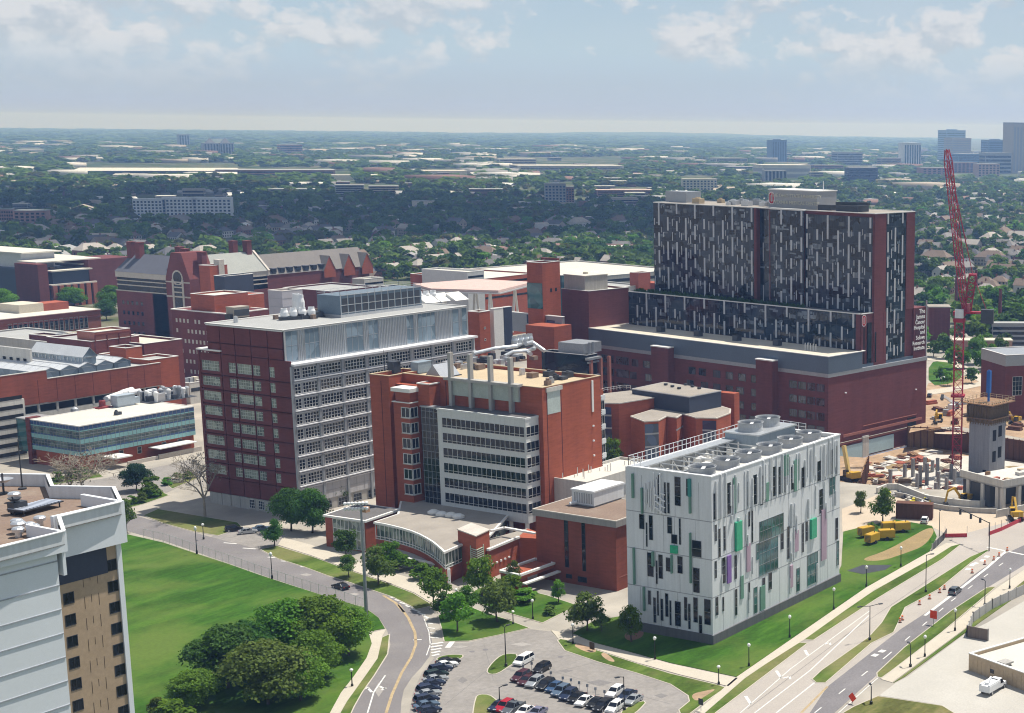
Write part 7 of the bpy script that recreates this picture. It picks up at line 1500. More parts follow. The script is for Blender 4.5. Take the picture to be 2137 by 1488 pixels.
# white service truck in the gravel yard
tk = thing('service_truck', 'white service truck parked beside the flat roofed shed', 'truck', pz(2072, 1442, .06), pang(2052, 1452, 2092, 1425)-3)
mb = MB(); mb.box(-3.4, .9, -1.15, 1.15, .75, 2.0); mb.box(-3.3, .8, -1.1, -.7, 2.0, 2.25); mb.box(-3.3, .8, .7, 1.1, 2., 2.25); mb.build('service_body', white_paint, tk); mb = MB(); mb.add([(1., -1.05, .6), (3.6, -1, .6), (3.6, 1, .6), (1, 1.05, .6), (1., -1.05, 1.35), (3.6, -.95, 1.2), (3.6, .95, 1.2), (1, 1.05, 1.35)], [(0, 1, 5, 4), (1, 2, 6, 5), (2, 3, 7, 6), (4, 5, 6, 7), (3, 0, 4, 7)]); mb.build('bonnet', white_paint, tk)
mb = MB(); mb.add([(.95, -1.05, 1.35), (2.5, -1.02, 1.3), (2.5, 1.02, 1.3), (.95, 1.05, 1.35), (1.05, -.85, 2.15), (1.95, -.85, 2.12), (1.95, .85, 2.12), (1.05, .85, 2.15)], [(0, 1, 5, 4), (1, 2, 6, 5), (2, 3, 7, 6), (3, 0, 4, 7)]); mb.build('cab_windows', glass_dark, tk); mb = MB(); mb.box(1., 2., -.88, .88, 2.13, 2.22); mb.bar((-2, .2, 2.1), (-.4, .2, 2.9), .35); mb.lathe((-2.4, 0, 2.), [(.4, 0), (.4, .5), (.01, .55)], 10); mb.build('cab_roof', white_paint, tk)
for x in (-2.2, 2.6):
    for y in (-1, 1): o = inst(wheel_mesh, 'wheel', tk, (x, y, .42)); inst(rim_mesh, 'rim', o); o.rotation_euler = (R(90), 0, 0); o.scale = (1.25,)*3
# ================================================================ lamps and posts
pole_m = mat('pole_black', (.02, .022, .022), .5); globe_m = mat('globe_white', (.75, .76, .74), .3)
gl0 = thing('street_lamp', 'lamp', 'street lamp', (0, 0, 0)); mb = MB(); mb.lathe((0, 0, 0), [(.22, 0), (.22, .5), (.1, .7), (.075, 3.7), (.12, 3.75), (.01, 3.8)], 8); mb.build('post', pole_m, gl0); mb = MB(); mb.lathe((0, 0, 3.75), [(.16, 0), (.3, .2), (.32, .42), (.2, .62), (.01, .72)], 12); mb.build('globe', globe_m, gl0)
first = True
for px, py, top, lab in ((1648, 1330, 1283, 'on the lawn midway along the white panelled building'), (1563, 1390, 1342, 'on the lawn at the front corner of the white panelled building'), (1367, 1376, 1328, 'beside the lawn left of the white panelled building corner'), (1500, 1428, 1388, 'where the footpath meets the avenue sidewalk'), (1740, 1272, 1226, 'by the far end of the white panelled building lawn'), (1808, 1224, 1180, 'below the yellow generators beside the avenue sidewalk'), (1880, 1182, 1140, 'farthest along the avenue sidewalk near the site fence'), (1993, 1316, 1270, 'on the right sidewalk near the grey gate'), (1930, 1370, 1325, 'on the right sidewalk opposite the median tip'), (2107, 1228, 1185, 'at the far right end of the right sidewalk'), (1112, 1292, 1250, 'in the middle of the small lawn before the entrance canopy'), (1071, 1302, 1278, 'short beside the footpath between the two small lawns'), (953, 1264, 1228, 'by the round white column of the pavilion'), (1196, 1344, 1300, 'at the corner of the car park verge'), (568, 1208, 1152, 'by the road fence below the dark street trees'), (411, 1156, 1098, 'by the road fence nearest the residential tower'), (735, 1432, 1395, 'between the curving road and the big tree clump'), (884, 1200, 1182, 'among shrubs below the curved glass front'), (425, 1125, 1092, 'on the shaded verge below the bare sycamore')):
    p = pz(px, py, .1); h = max(3., hgt(p, top)-.1)/4.45
    if first: gl0.location = p; gl0.scale = (1.1, 1.1, h); gl0['label'] = 'black globe lamp '+lab; first = False
    else: dup(gl0, p, 0, 'black globe lamp '+lab, None, (1.1, 1.1, h))
def tall(label, px, py, top, arm=0., ang=0., dbl=False, base=.05):
    p = pz(px, py, base); h = hgt(p, top)-base; t_ = thing('lamp_post', label, 'lamp post', p, ang); mb = MB(); mb.lathe((0, 0, 0), [(.3, 0), (.3, .6), (.12, .7), (.08, h), (.01, h)], 8); mb.build('post', pole_m, t_)
    for s in ((1, -1) if dbl else (1,)):
        mb = MB(); mb.bar((0, 0, h-.1), (s*max(arm, .6), 0, h+.1), .1); mb.build('arm', pole_m, t_); mb = MB(); mb.box(min(s*max(arm, .6), s*(max(arm, .6)+.9)), max(s*max(arm, .6), s*(max(arm, .6)+.9)), -.2, .2, h, h+.18); mb.build('lamp_head', metal_dark, t_)
tall('tall black lamp post on the central grass island of the car park', 1056, 1391, 1308); tall('black lamp post with a short arm at the right end of the car park', 1303, 1482, 1412, .8, 150); tall('black lamp post with a short arm on the lower left grass island', 1043, 1476, 1434, .8, -20); tall('tall double armed lamp post on the avenue median', 1815, 1336, 1264, 2., -35, True); tall('tall dark lamp post on the far part of the avenue median', 1932, 1236, 1158, 1., -40); tall('dark lamp post beside the gravel yard entrance', 1818, 1470, 1432, .6, 40); tall('thin lamp post on the right sidewalk by the gate wall', 2055, 1265, 1212, .6, 60)
tall('tall black mast at the street corner by the red barrier', 1960, 1128, 1068, 1., 20); tall('lamp post by the dark car lane on the right verge', 1900, 1392, 1345, .6, 50)
sg = thing('traffic_signal', 'traffic signal gantry with dark heads reaching over the junction', 'traffic signal', pz(2064, 1150, .05), 0); a_ = pz(2064, 1150); b_ = pz(2000, 1122); d_ = b_-a_; mb = MB(); mb.tube((0, 0, 0), (0, 0, 7.5), .16, .12); mb.bar((0, 0, 7.3), (d_.x, d_.y, 7.9), .16); mb.build('post', pole_m, sg)
for f_ in (.3, .6, .95): mb = MB(); c_ = d_*f_; mb.box(c_.x-.25, c_.x+.25, c_.y-.25, c_.y+.25, 6.4, 7.7); mb.build('signal_head', metal_dark, sg)
# floodlight mast by the lawn
p = pz(766, 1303, .05); h = hgt(p, 1055); lm_ = thing('floodlight_mast', 'very tall grey floodlight mast with rows of white lamps at its top', 'floodlight mast', p, 0); mb = MB(); mb.tube((0, 0, 0), (-.0, 0, h), .42, .2, 14); mb.lathe((0, 0, 0), [(.7, 0), (.7, .4), (.45, .5)], 12); mb.build('mast', mat('mast_grey', (.27, .30, .33), .4, metal=.5), lm_)
rt_ = Vector((RT[0], RT[1], 0)).normalized(); mb = MB(); fl = MB()
for k in range(2):
    z = h-.9+k*1.15; mb.bar(tuple(rt_*-3.4+Vector((0, 0, z))), tuple(rt_*1.3+Vector((0, 0, z+.25))), .16)
    for i in range(7): c_ = rt_*(-3.3+i*.75); fl.lathe((c_.x, c_.y, z+i*.035-.35), [(.14, 0), (.36, .28), (.38, .55), (.2, .72), (.01, .78)], 10)
mb.build('crossarm', metal_grey, lm_); fl.build('lamp_cluster', white_paint, lm_); mb = MB(); mb.box(.7, 1.9, -.6, .6, h-1.7, h-.6); mb.build('ballast_box', mat('ballast_tan', (.40, .24, .15), .7), lm_)
for i, (px, py) in enumerate(((1092, 1408), (1110, 1402), (1150, 1422), (1175, 1433), (1192, 1437), (1209, 1443), (1226, 1449), (1243, 1456), (1262, 1462))):
    mb = MB(); mb.tube((0, 0, 0), (0, 0, 1.9), .05, n=6); mb.box(-.05, .05, -.22, .22, 1.45, 2.05); o = mb.build('parking_sign', metal_grey); o.location = pz(px, py, .05); o.rotation_euler = (0, 0, R(30)); tag(o, 'small parking sign on a thin post along the diagonal row', 'sign', 'parking signs along the diagonal row')
# fence along the lawn
fp_ = [pz(x, y, .1) for x, y in ((300, 1122), (341, 1131), (410, 1154), (478, 1177), (546, 1201), (614, 1223), (683, 1245), (720, 1256), (765, 1272))]
fo = thing('chain_link_fence', 'long thin grey chain link fence between the lawn and the curving street', 'fence', fp_[0]); pm_ = MB().tube((0, 0, 0), (0, 0, 2.3), .05, n=6).mesh('post', metal_lt); mr = MB(); mw = MB(); cnt = 0
for a, b in zip(fp_, fp_[1:]):
    a, b = a-fp_[0], b-fp_[0]; n = max(1, int((b-a).length/3)); mr.bar(a+Vector((0, 0, 2.28)), b+Vector((0, 0, 2.28)), .06); mr.bar(a+Vector((0, 0, .1)), b+Vector((0, 0, .1)), .04)
    for i in range(n): 
        q = a.lerp(b, i/n); cnt += 1
        if cnt < 98: inst(pm_, 'post', fo, q)
    m_ = int((b-a).length/.5)
    for i in range(m_): q = a.lerp(b, i/m_); mw.bar(q+Vector((0, 0, .1)), q+Vector((0, 0, 2.28)), .012)
mr.build('rail', metal_lt, fo); mw.build('wire_mesh', metal_lt, fo)
# shed, gate and fence in the gravel yard
_sa = G(2022, 1364, 3.5)-G(2230, 1438, 3.5); SHA = math.degrees(math.atan2(_sa[1], _sa[0]))-90
SH = simple('flat_roofed_shed', 'tan flat roofed shed with a pale roof at the lower right corner', 2230, 1438, 3.5, 2022, None, mat('shed_tan', (.47, .36, .24), .8), roof_white, SHA); q = SH.L(G(2022, 1362, 3.5))
for k in range(2): x = 1+k*4; mb = MB(); mb.box(x, x+1.8, SH.ly-9-k*5, SH.ly-7.4-k*5, 2.9, 3.4); mb.box(x-.3, x+2.1, SH.ly-9.3-k*5, SH.ly-7.1-k*5, 3.4, 3.7); SH.part('roof_vent', mb, concrete)
mb = MB()
for k in range(int(SH.ly/1.2)): mb.box(-.03, 0, k*1.2, k*1.2+.06, 0, 2.7)
SH.part('siding_rib', mb, mat('shed_rib', (.38, .29, .19), .8)); mb = MB(); mb.box(-.08, -.0, SH.ly-7, SH.ly-6, 1.2, 2.); SH.part('window', mb, glass_dark)
def wallrun(name, label, pts, h, m, cat, posts=True):
    q = [pz(*p) for p in pts]; o = thing(name, label, cat, q[0]); mb = MB(); mp_ = MB()
    for a, b in zip(q, q[1:]):
        a, b = a-q[0], b-q[0]; mb.bar(a+Vector((0, 0, h/2)), b+Vector((0, 0, h/2)), .12, h-.1); n = max(1, int((b-a).length/3.2))
        for i in range(n+1): c = a.lerp(b, i/n); mp_.bar(c, c+Vector((0, 0, h+.15)), .22)
    mb.build('panel', m, o); mp_.build('fence_posts', concrete, o)
wallrun('slatted_gate', 'brown slatted metal gate into the gravel yard', ((2018, 1330), (2062, 1338)), 2.6, mat('gate_brown', (.19, .15, .13), .7, streak=.5), 'gate'); wallrun('panel_fence', 'pale grey panel fence running from the brown gate to the right edge', ((2018, 1330), (2030, 1300), (2070, 1272), (2137, 1240), (2240, 1190)), 2.4, mat('fence_grey', (.40, .39, .37), .8, streak=.3), 'fence')
wallrun('site_fence', 'thin dark site fence between the avenue sidewalk and the generators', ((1945, 1150), (1968, 1128), (1975, 1118)), 1.8, metal_dark, 'fence')
sheet('tarpaulin', [(1768, 1192), (1800, 1180), (1862, 1180), (1848, 1190), (1800, 1199)], metal_dark, .13)
# ================================================================ trees
bark = mat('bark', (.085, .065, .045), .95, .3, 2.); bark_p = mat('bark_pale', (.30, .255, .20), .9, .3, 1.2)
lf_dark = leafmat('leaf_dark', (.06, .13, .022), (.10, .19, .034)); lf_mid = leafmat('leaf_mid', (.11, .235, .02), (.19, .34, .034)); lf_bright = leafmat('leaf_bright', (.12, .23, .02), (.20, .32, .04)); lf_olive = leafmat('leaf_olive', (.11, .175, .03), (.20, .28, .065)); lf_yew = leafmat('leaf_yew', (.02, .06, .022), (.035, .085, .03))
def crown_arrays(seed, nblob, nleaf, leaf, wid=1., hgt_=1., base=.28, loose=.25, shape='round'):
    "leaf cards spread over the shells of overlapping clumps, unit tree (height 1, crown width 1)"
    g = np.random.default_rng(seed); P_, N_ = [], []
    bl = []
    for i in range(nblob):
        u = g.random(); th = g.random()*2*np.pi; z = base+(1-base)*(.12+.76*u); prof = np.sin(np.pi*min(.97, (.16+.80*u)))**.7 if shape == 'round' else (1.02-u)**.8
        rr = .5*wid*prof*np.sqrt(g.random())*.78; bl.append((rr*np.cos(th), rr*np.sin(th), z, (.16+.1*g.random())*wid*(.6+.5*prof)))
    per = nleaf//nblob
    for x, y, z, r in bl:
        d = g.normal(size=(per, 3)); d /= np.linalg.norm(d, axis=1)[:, None]; d[:, 2] = np.where(d[:, 2] < -.35, -d[:, 2], d[:, 2])
        rad = r*(1-loose*g.random((per, 1))**1.2+.10*g.normal(size=(per, 1))); p = np.array([x, y, z])+d*rad*np.array([1, 1, .8*hgt_]); P_.append(p); N_.append(d)
    P_, N_ = np.concatenate(P_), np.concatenate(N_); n = len(P_)
    nn = N_*.8+g.normal(size=(n, 3))*.55+np.array([0, 0, .25]); nn /= np.linalg.norm(nn, axis=1)[:, None]
    t_ = np.cross(nn, g.normal(size=(n, 3))); t_ /= np.linalg.norm(t_, axis=1)[:, None]; b_ = np.cross(nn, t_)
    s = leaf*(.6+.8*g.random((n, 1))); k = .75
    V = np.stack([P_-t_*s-b_*s*k, P_+t_*s*.6-b_*s, P_+t_*s+b_*s*k*.8, P_-t_*s*.5+b_*s], 1).reshape(-1, 3)
    return V, np.arange(4*n).reshape(-1, 4), bl
def mesh_arr(name, V, Q, mats, mi=None):
    me = bpy.data.meshes.new(name); me.vertices.add(len(V)); me.vertices.foreach_set('co', np.asarray(V, np.float32).ravel()); n = len(Q); k = Q.shape[1]
    me.loops.add(n*k); me.loops.foreach_set('vertex_index', Q.astype(np.int32).ravel()); me.polygons.add(n); me.polygons.foreach_set('loop_start', np.arange(0, n*k, k, dtype=np.int32)); me.polygons.foreach_set('loop_total', np.full(n, k, np.int32))
    for m in (mats if isinstance(mats, (list, tuple)) else [mats]): me.materials.append(m)
    if mi is not None: me.polygons.foreach_set('material_index', mi.astype(np.int32))
    me.update(); me.validate(); return me
def trunk_mb(bl, seed, base=.28, r=.022):
    g = random.Random(seed); mb = MB(); fk = (g.uniform(-.02, .02), g.uniform(-.02, .02), base+.08); mb.tube((0, 0, 0), (fk[0]*.5, fk[1]*.5, base*.5), r*1.25, r, 7); mb.tube((fk[0]*.5, fk[1]*.5, base*.5), fk, r, r*.75, 7)
    for x, y, z, q in bl[:9]: mb.tube(fk, (x*.5+fk[0]*.5, y*.5+fk[1]*.5, (z+fk[2])/2+.02), r*.55, r*.35, 5); mb.tube((x*.5+fk[0]*.5, y*.5+fk[1]*.5, (z+fk[2])/2+.02), (x*.9, y*.9, z), r*.35, r*.12, 5)
    return mb
NEAR = {}
def near_tree(name, label, px, py, h, wd, kind, seed=1, cat='tree'):
    key = (kind[0], seed % 3)
    if key not in NEAR:
        kw = {'b': dict(nblob=52, nleaf=15000, leaf=.0155, base=.12, loose=.5), 's': dict(nblob=24, nleaf=3400, leaf=.024, base=.17, loose=.6), 'u': dict(nblob=10, nleaf=1400, leaf=.04, base=.02, loose=.4), 'c': dict(nblob=22, nleaf=2600, leaf=.026, base=.14, loose=.3, shape='cone')}[kind[0]]
        V, Q, bl = crown_arrays(seed*7+len(NEAR), **kw); NEAR[key] = (V, Q, trunk_mb(bl, seed, kw['base']), {}, {})
    V, Q, tm, cache, tc_ = NEAR[key]; lm = {'dark': lf_dark, 'mid': lf_mid, 'bright': lf_bright, 'olive': lf_olive, 'yew': lf_yew}[kind[2:]]
    if lm.name not in cache: cache[lm.name] = mesh_arr('crown', V, Q, lm)
    if 't' not in tc_: tc_['t'] = tm.mesh('trunk', bark)
    o = thing(name, label, cat, pz(px, py, .05), seed*67 % 360); o.scale = (wd, wd, h); inst(cache[lm.name], 'crown', o); inst(tc_['t'], 'trunk', o).scale = (h/wd, h/wd, 1); return o
for i, (px, py, h, wd, k, lab) in enumerate((
    (596, 1378, 12, 15, 'b_mid', 'broad deep green tree at the back left of the big clump on the lawn'), (672, 1372, 12.5, 15, 'b_mid', 'broad deep green tree at the top right of the big clump on the lawn'), (728, 1368, 10, 10, 'b_mid', 'rounded green tree beside the foot of the floodlight mast'), (660, 1418, 9.5, 11, 'b_mid', 'green tree in the middle of the clump above the bright lower tree'), (476, 1436, 12, 15, 'b_dark', 'dark greyish green tree at the left of the big clump'), (560, 1470, 12, 16, 'b_olive', 'olive green tree at the front of the big clump'), (515, 1415, 11, 12, 'b_dark', 'dark tree behind the olive tree in the big clump'), (628, 1462, 9.5, 10, 'b_bright', 'bright yellow green tree at the front right of the big clump'), (408, 1476, 7, 9, 'b_bright', 'pale green small tree left of the dark tree in the big clump'), (355, 1505, 4, 8, 'u_mid', 'low green bush cut off by the bottom edge of the lawn'), (330, 1500, 4, 4, 'u_olive', 'small reddish olive bush near the bottom edge beside the residential tower'),
    (608, 1108, 11.5, 9.5, 'b_dark', 'dark dense tree left of the pair at the maroon tower corner'), (652, 1112, 11.5, 9.5, 'b_dark', 'dark dense tree right of the pair at the maroon tower corner'), (573, 1140, 7, 6, 's_dark', 'small dark tree at the end of the short car park'), (722, 1165, 7.5, 6.5, 's_dark', 'small dark tree in front of the pavilion glazing'), (728, 1205, 5.5, 5, 's_olive', 'slight young tree on the verge near the black moving car'), (790, 1220, 9, 8.5, 's_olive', 'olive street tree below the left end of the curved glass'), (812, 1192, 7.5, 7, 's_mid', 'green tree right behind the olive street tree'), (905, 1268, 9, 8, 's_mid', 'round green tree by the street bend'), (972, 1278, 6, 6, 's_mid', 'round bushy tree left of the entrance path lamp'), (1006, 1244, 9.5, 8, 's_bright', 'bright green tree in front of the louvred stair cube'), (955, 1318, 8.5, 7, 's_mid', 'tree on the front lawn beside the street crossing'), (932, 1292, 6, 6, 's_dark', 'dark shrub at the edge of the front lawn'), (1038, 1298, 9.5, 9, 's_olive', 'wide olive tree on the path between the two small lawns'), (1062, 1250, 6, 7, 'u_mid', 'leafy bush left of the entrance canopy'), (1072, 1232, 7, 4, 's_olive', 'brownish slim tree in front of the entrance canopy'), (1165, 1258, 5.5, 3.6, 's_bright', 'thin young tree in front of the windowless brick block'), (1150, 1282, 2.2, 4, 'u_olive', 'low brown shrub on the small lawn'), (1225, 1316, 8.5, 8.5, 's_olive', 'olive tree with pale leaves left of the white panelled building'), (1318, 1340, 8., 5.6, 's_bright', 'bright tree at the left corner of the white panelled building'), (1255, 1318, 4, 4, 's_olive', 'little tree close behind the olive tree with pale leaves'),
    (285, 1025, 8, 8.5, 'b_yew', 'dark blue green conifer in front of the teal building canopy'), (318, 1035, 6, 8, 'u_mid', 'bright bush beside the dark blue green conifer'), (264, 1112, 9, 5, 's_olive', 'pale leafed tree against the corner of the residential tower'), (880, 1205, 3.6, 7, 'u_mid', 'green shrubs beneath the curved glass front, left group'), (905, 1210, 3, 5, 'u_mid', 'green shrubs beneath the curved glass front, right group'), (835, 1190, 4, 7, 'u_bright', 'light green shrubs under the ramp wall'), (1100, 1256, 3, 8, 'u_mid', 'clipped green shrubs below the entrance canopy'), (1275, 985, 11, 8, 's_mid', 'tree in the gap beside the dark glass corner of the octagon hall'), (700, 1052, 7, 8, 's_dark', 'tree behind the small pavilion against the silver grid tower'), (1842, 1090, 9.5, 7.5, 's_mid', 'green site tree beside the yellow generators'), (1796, 1070, 6.5, 4, 's_olive', 'small tree left of the site tree near the white panelled building'), (1820, 1112, 3, 3, 'u_olive', 'small bush at the edge of the generator lawn'),
    (235, 652, 15, 15, 'b_mid', 'big green tree between the arcaded hall and the gabled hall'), (222, 668, 11, 11, 'b_dark', 'dark tree below the big green tree by the arcaded hall'), (150, 640, 11, 16, 'b_mid', 'green tree in front of the tall orange brick columns'), (5, 652, 13, 16, 'b_bright', 'bright green tree at the far left edge behind the arcaded hall'))):
    near_tree('tree' if k[0] != 'u' else 'shrub', lab, px, py, h, wd, k, i+1, 'tree' if k[0] != 'u' else 'shrub')
def bare(label, px, py, h, wd, seed):
    g = random.Random(seed); mb = MB()
    def br(p, d, ln, r, lv):
        q = p+d*ln; mb.tube(p, q, r, r*.72, 6 if lv < 3 else 4, 0, False)
        if lv >= 7: return
        for _ in range(g.choice((2, 3)) if lv < 5 else 3):
            a = Vector((g.gauss(0, 1), g.gauss(0, 1), g.gauss(.25, .6))).normalized(); nd = (d*(.95 if lv < 2 else .7)+a*(.5 if lv < 1 else .75)+Vector((0, 0, .06))).normalized(); br(q, nd, ln*g.uniform(.62, .86), r*.71, lv+1)
        if lv in (1, 2, 3) and g.random() < .6: br(p+d*ln*.5, (d*.4+Vector((g.gauss(0, 1), g.gauss(0, 1), .3))).normalized(), ln*.6, r*.4, lv+2)
    br(Vector((0, 0, 0)), Vector((g.uniform(-.05, .05), g.uniform(-.05, .05), 1)).normalized(), h*.24, h*.0145, 0)
    o = thing('bare_tree', label, 'tree', pz(px, py, .05)); t_ = mb.build('branches', bark_p, o); mx = sorted(v[2] for v in mb.v)[-60]; wx = sorted(abs(v[0]) for v in mb.v)[-len(mb.v)//25]; t_.scale = (wd/2/wx, wd/2/wx, h/mx)
    V, Q, _ = crown_arrays(seed, 14, 500, .010, loose=.9, base=.4); c = inst(mesh_arr('buds', V, Q, mat('buds', (.20, .17, .13), .9)), 'buds', o); c.scale = (wd*.9, wd*.9, h)
bare('large bare sycamore with pale branches in front of the maroon tower', 428, 1078, 17, 15, 4); bare('large bare sycamore with pale branches behind the residential tower roof', 182, 1075, 18, 18, 8)
# ---------------------------------------------------------------- town beyond the campus
MIDT = []
for s in range(5):
    V, Q, bl = crown_arrays(40+s, 16, 620, .062, base=.14, loose=.35); Vt = np.array([(-.03, 0, 0), (.03, 0, 0), (.02, 0, .3), (-.02, 0, .3), (0, -.03, 0), (0, .03, 0), (0, .02, .3), (0, -.02, .3)]); Qt = np.array([[0, 1, 2, 3], [4, 5, 6, 7]])
    MIDT.append((np.concatenate([V, Vt]), np.concatenate([Q, Qt+len(V)]), np.concatenate([np.zeros(len(Q)), np.ones(2)])))
midmesh = {(i, lm.name): mesh_arr('tree', V, Q, [lm, bark], mi) for i, (V, Q, mi) in enumerate(MIDT) for lm in (lf_dark, lf_mid, lf_bright, lf_olive)}
g = np.random.default_rng(12)
ROOFS = [('grey', mat('shingle_grey', (.20, .19, .185), .9, .2, .3)), ('brown', mat('shingle_brown', (.18, .135, .105), .9, .2, .3)), ('pale', mat('shingle_pale', (.36, .33, .30), .9, .2, .3)), ('dark', mat('shingle_dark', (.10, .10, .11), .9, .2, .3))]
WALLS = [mat('house_white', (.55, .53, .50), .8), mat('house_brick', (.22, .10, .075), .9), mat('house_tan', (.38, .32, .26), .85)]
HM = {}
def housemesh(k):
    if k in HM: return HM[k]
    rr = random.Random(k); L_, W_, H_ = rr.choice(((11, 8, 5.5), (13, 9, 6), (18, 10, 6.5), (24, 12, 7))), 0, 0; L_, W_, H_ = L_
    w = MB(); w.box(-L_/2, L_/2, -W_/2, W_/2, 0, H_, 0); rf = MB(); e = .5; rd_ = W_*.42
    if k % 3: 
        rf.add([(-L_/2-e, -W_/2-e, H_-.1), (L_/2+e, -W_/2-e, H_-.1), (L_/2+e, W_/2+e, H_-.1), (-L_/2-e, W_/2+e, H_-.1), (-L_/2-e, 0, H_+rd_), (L_/2+e, 0, H_+rd_)], [(0, 1, 5, 4), (2, 3, 4, 5), (3, 2, 1, 0)]); 
        for s in (-1, 1): w.add([(s*L_/2, -W_/2, H_), (s*L_/2, W_/2, H_), (s*L_/2, 0, H_+rd_-.2)], [(0, 1, 2)], 0)
    else: rf.add([(-L_/2-e, -W_/2-e, H_-.1), (L_/2+e, -W_/2-e, H_-.1), (L_/2+e, W_/2+e, H_-.1), (-L_/2-e, W_/2+e, H_-.1), (-L_/2+W_/2, 0, H_+rd_), (L_/2-W_/2, 0, H_+rd_)], [(0, 1, 5, 4), (2, 3, 4, 5), (3, 2, 1, 0), (3, 0, 4), (1, 2, 5)])
    for s in (-1, 1):
        for i in range(int(L_/2.6)):
            for z in (.9, 3.5):
                x = -L_/2+1.+i*2.6; y = s*(W_/2+.03); w.quad((x, y, z), (x+1.1, y, z), (x+1.1, y, z+1.5), (x, y, z+1.5), 1)
        for z in (.9, 3.5):
            for y in (-W_/4-.5, W_/4-.5): x = s*(L_/2+.03); w.quad((x, y, z), (x, y+1.1, z), (x, y+1.1, z+1.5), (x, y, z+1.5), 1)
    HM[k] = (w, rf, {'ch': MB().box(L_*.2, L_*.2+.9, -.4, .4, H_+1, H_+rd_+1.1).mesh('chimney', WALLS[1])}); return HM[k]
def zone(px, r): 
    if px < 300: return 'behind the low brick halls at the left'
    if px < 620: return 'behind the chimneys of the gabled brick hall'
    if px < 1000: return 'beyond the tiled terrace and the helipad'
    if px < 1400: return 'between the red stair tower and the glass hospital'
    return 'in the wooded streets right of the glass hospital'
taken = []
def free(p, d):
    for q in taken:
        if (p[0]-q[0])**2+(p[1]-q[1])**2 < (d+q[2])**2: return False
    return True
def on_screen(px, py, h=8):
    return True
nh = 0; tries = 0
while nh < 285 and tries < 9000:
    tries += 1; px = g.uniform(-20, 2150) if g.random() < .8 else g.uniform(1900, 2150); py = g.uniform(470, 600) if px < 1400 else g.uniform(430, 640)
    if 1340 < px < 1925 or (px > 1925 and py > 640): continue
    if px < 600 and py > 560 or px < 200 and py > 540: continue
    if 820 < px < 1420 and py > 575: continue
    p = G(px, py)
    if not free(p, 9): continue
    taken.append((p[0], p[1], 8)); k = int(g.integers(0, 8)); w, rf, cache = housemesh(k); ri = int(g.integers(0, 4)); wi = int(g.integers(0, 3)); rn, rm = ROOFS[ri]
    if ('w', wi) not in cache: cache[('w', wi)] = w.mesh('house', [WALLS[wi], glass_dark])
    if ('r', ri) not in cache: cache[('r', ri)] = rf.mesh('roof', rm)
    wn = ('white', 'brick', 'tan')[wi]; lab = f'{wn} house with a {rn} pitched roof {zone(px, 0)}'
    o = bpy.data.objects.new('house', cache[('w', wi)]); COL.objects.link(o); o.location = (p[0], p[1], 0); o.rotation_euler = (0, 0, R(float(g.choice((0, 90)))+g.normal()*3)); tag(o, lab, 'house', lab.replace('house', 'houses', 1)); ro_ = inst(cache[('r', ri)], 'roof', o); inst(cache['ch'], 'chimney', ro_); nh += 1
ntree = 0; tries = 0
while ntree < 250 and tries < 20000:
    tries += 1; u_ = g.random()
    px, py = (g.uniform(1915, 2145), g.uniform(400, 720)) if u_ < .42 else ((g.uniform(1180, 1360), g.uniform(500, 560)) if u_ < .52 else (g.uniform(-10, 1380), g.uniform(475, 600)))
    if px < 620 and py > 548 or px < 240 and py > 520: continue
    if 780 < px < 1420 and py > 572: continue
    if px > 1915 and py > 650 and px < 2000: continue
    p = G(px, py)
    if not free(p, 2.5): continue
    taken.append((p[0], p[1], 3.2)); lm = [lf_dark, lf_mid, lf_mid, lf_bright, lf_olive][int(g.integers(0, 5))] if g.random() < .75 else lf_dark
    i = int(g.integers(0, 5)); kn = {'leaf_dark': 'dark green', 'leaf_mid': 'leafy green', 'leaf_bright': 'bright green', 'leaf_olive': 'dull olive'}[lm.name]; lab = f'{kn} tree among houses {zone(px, 0)}'
    o = inst(midmesh[(i, lm.name)], 'tree', None, (p[0], p[1], 0), g.uniform(0, 360)); wd = g.uniform(10, 18); o.scale = (wd, wd, wd*g.uniform(.72, .95)); tag(o, lab, 'tree', lab.replace('tree', 'trees', 1)); ntree += 1
for i, (px, py, h) in enumerate(((1955, 705, 10), (1968, 735, 9), (1948, 745, 8), (1975, 748, 10), (1990, 770, 10), (2012, 770, 9), (2035, 760, 11), (2050, 775, 10), (2070, 770, 11), (2085, 750, 10), (2042, 742, 10), (1925, 720, 9), (2028, 800, 7), (1962, 795, 6), (1978, 805, 6), (2095, 730, 9), (2060, 735, 9), (1940, 690, 9))):
    p = G(px, py); o = inst(midmesh[(i % 5, 'leaf_mid' if i % 3 else 'leaf_dark')], 'tree', None, (p[0], p[1], 0), i*50); o.scale = (h*.9, h*.9, h); lab = 'green park tree beside the lawn right of the hospital podium'; tag(o, lab, 'tree', 'park trees right of the hospital podium')
sheet('lawn', [(1938, 757), (1975, 752), (2005, 762), (2010, 785), (1990, 800), (1938, 806)], grass_m, .1, None, 1); sheet('footpath', [(1925, 742), (1990, 748), (2060, 790), (2120, 780), (2120, 788), (2050, 802), (1980, 757), (1925, 751)], sidewalk_m, .12)
sheet('footpath', [(1935, 815), (2000, 806), (2110, 785), (2110, 792), (2000, 816), (1935, 825)], sidewalk_m, .13)
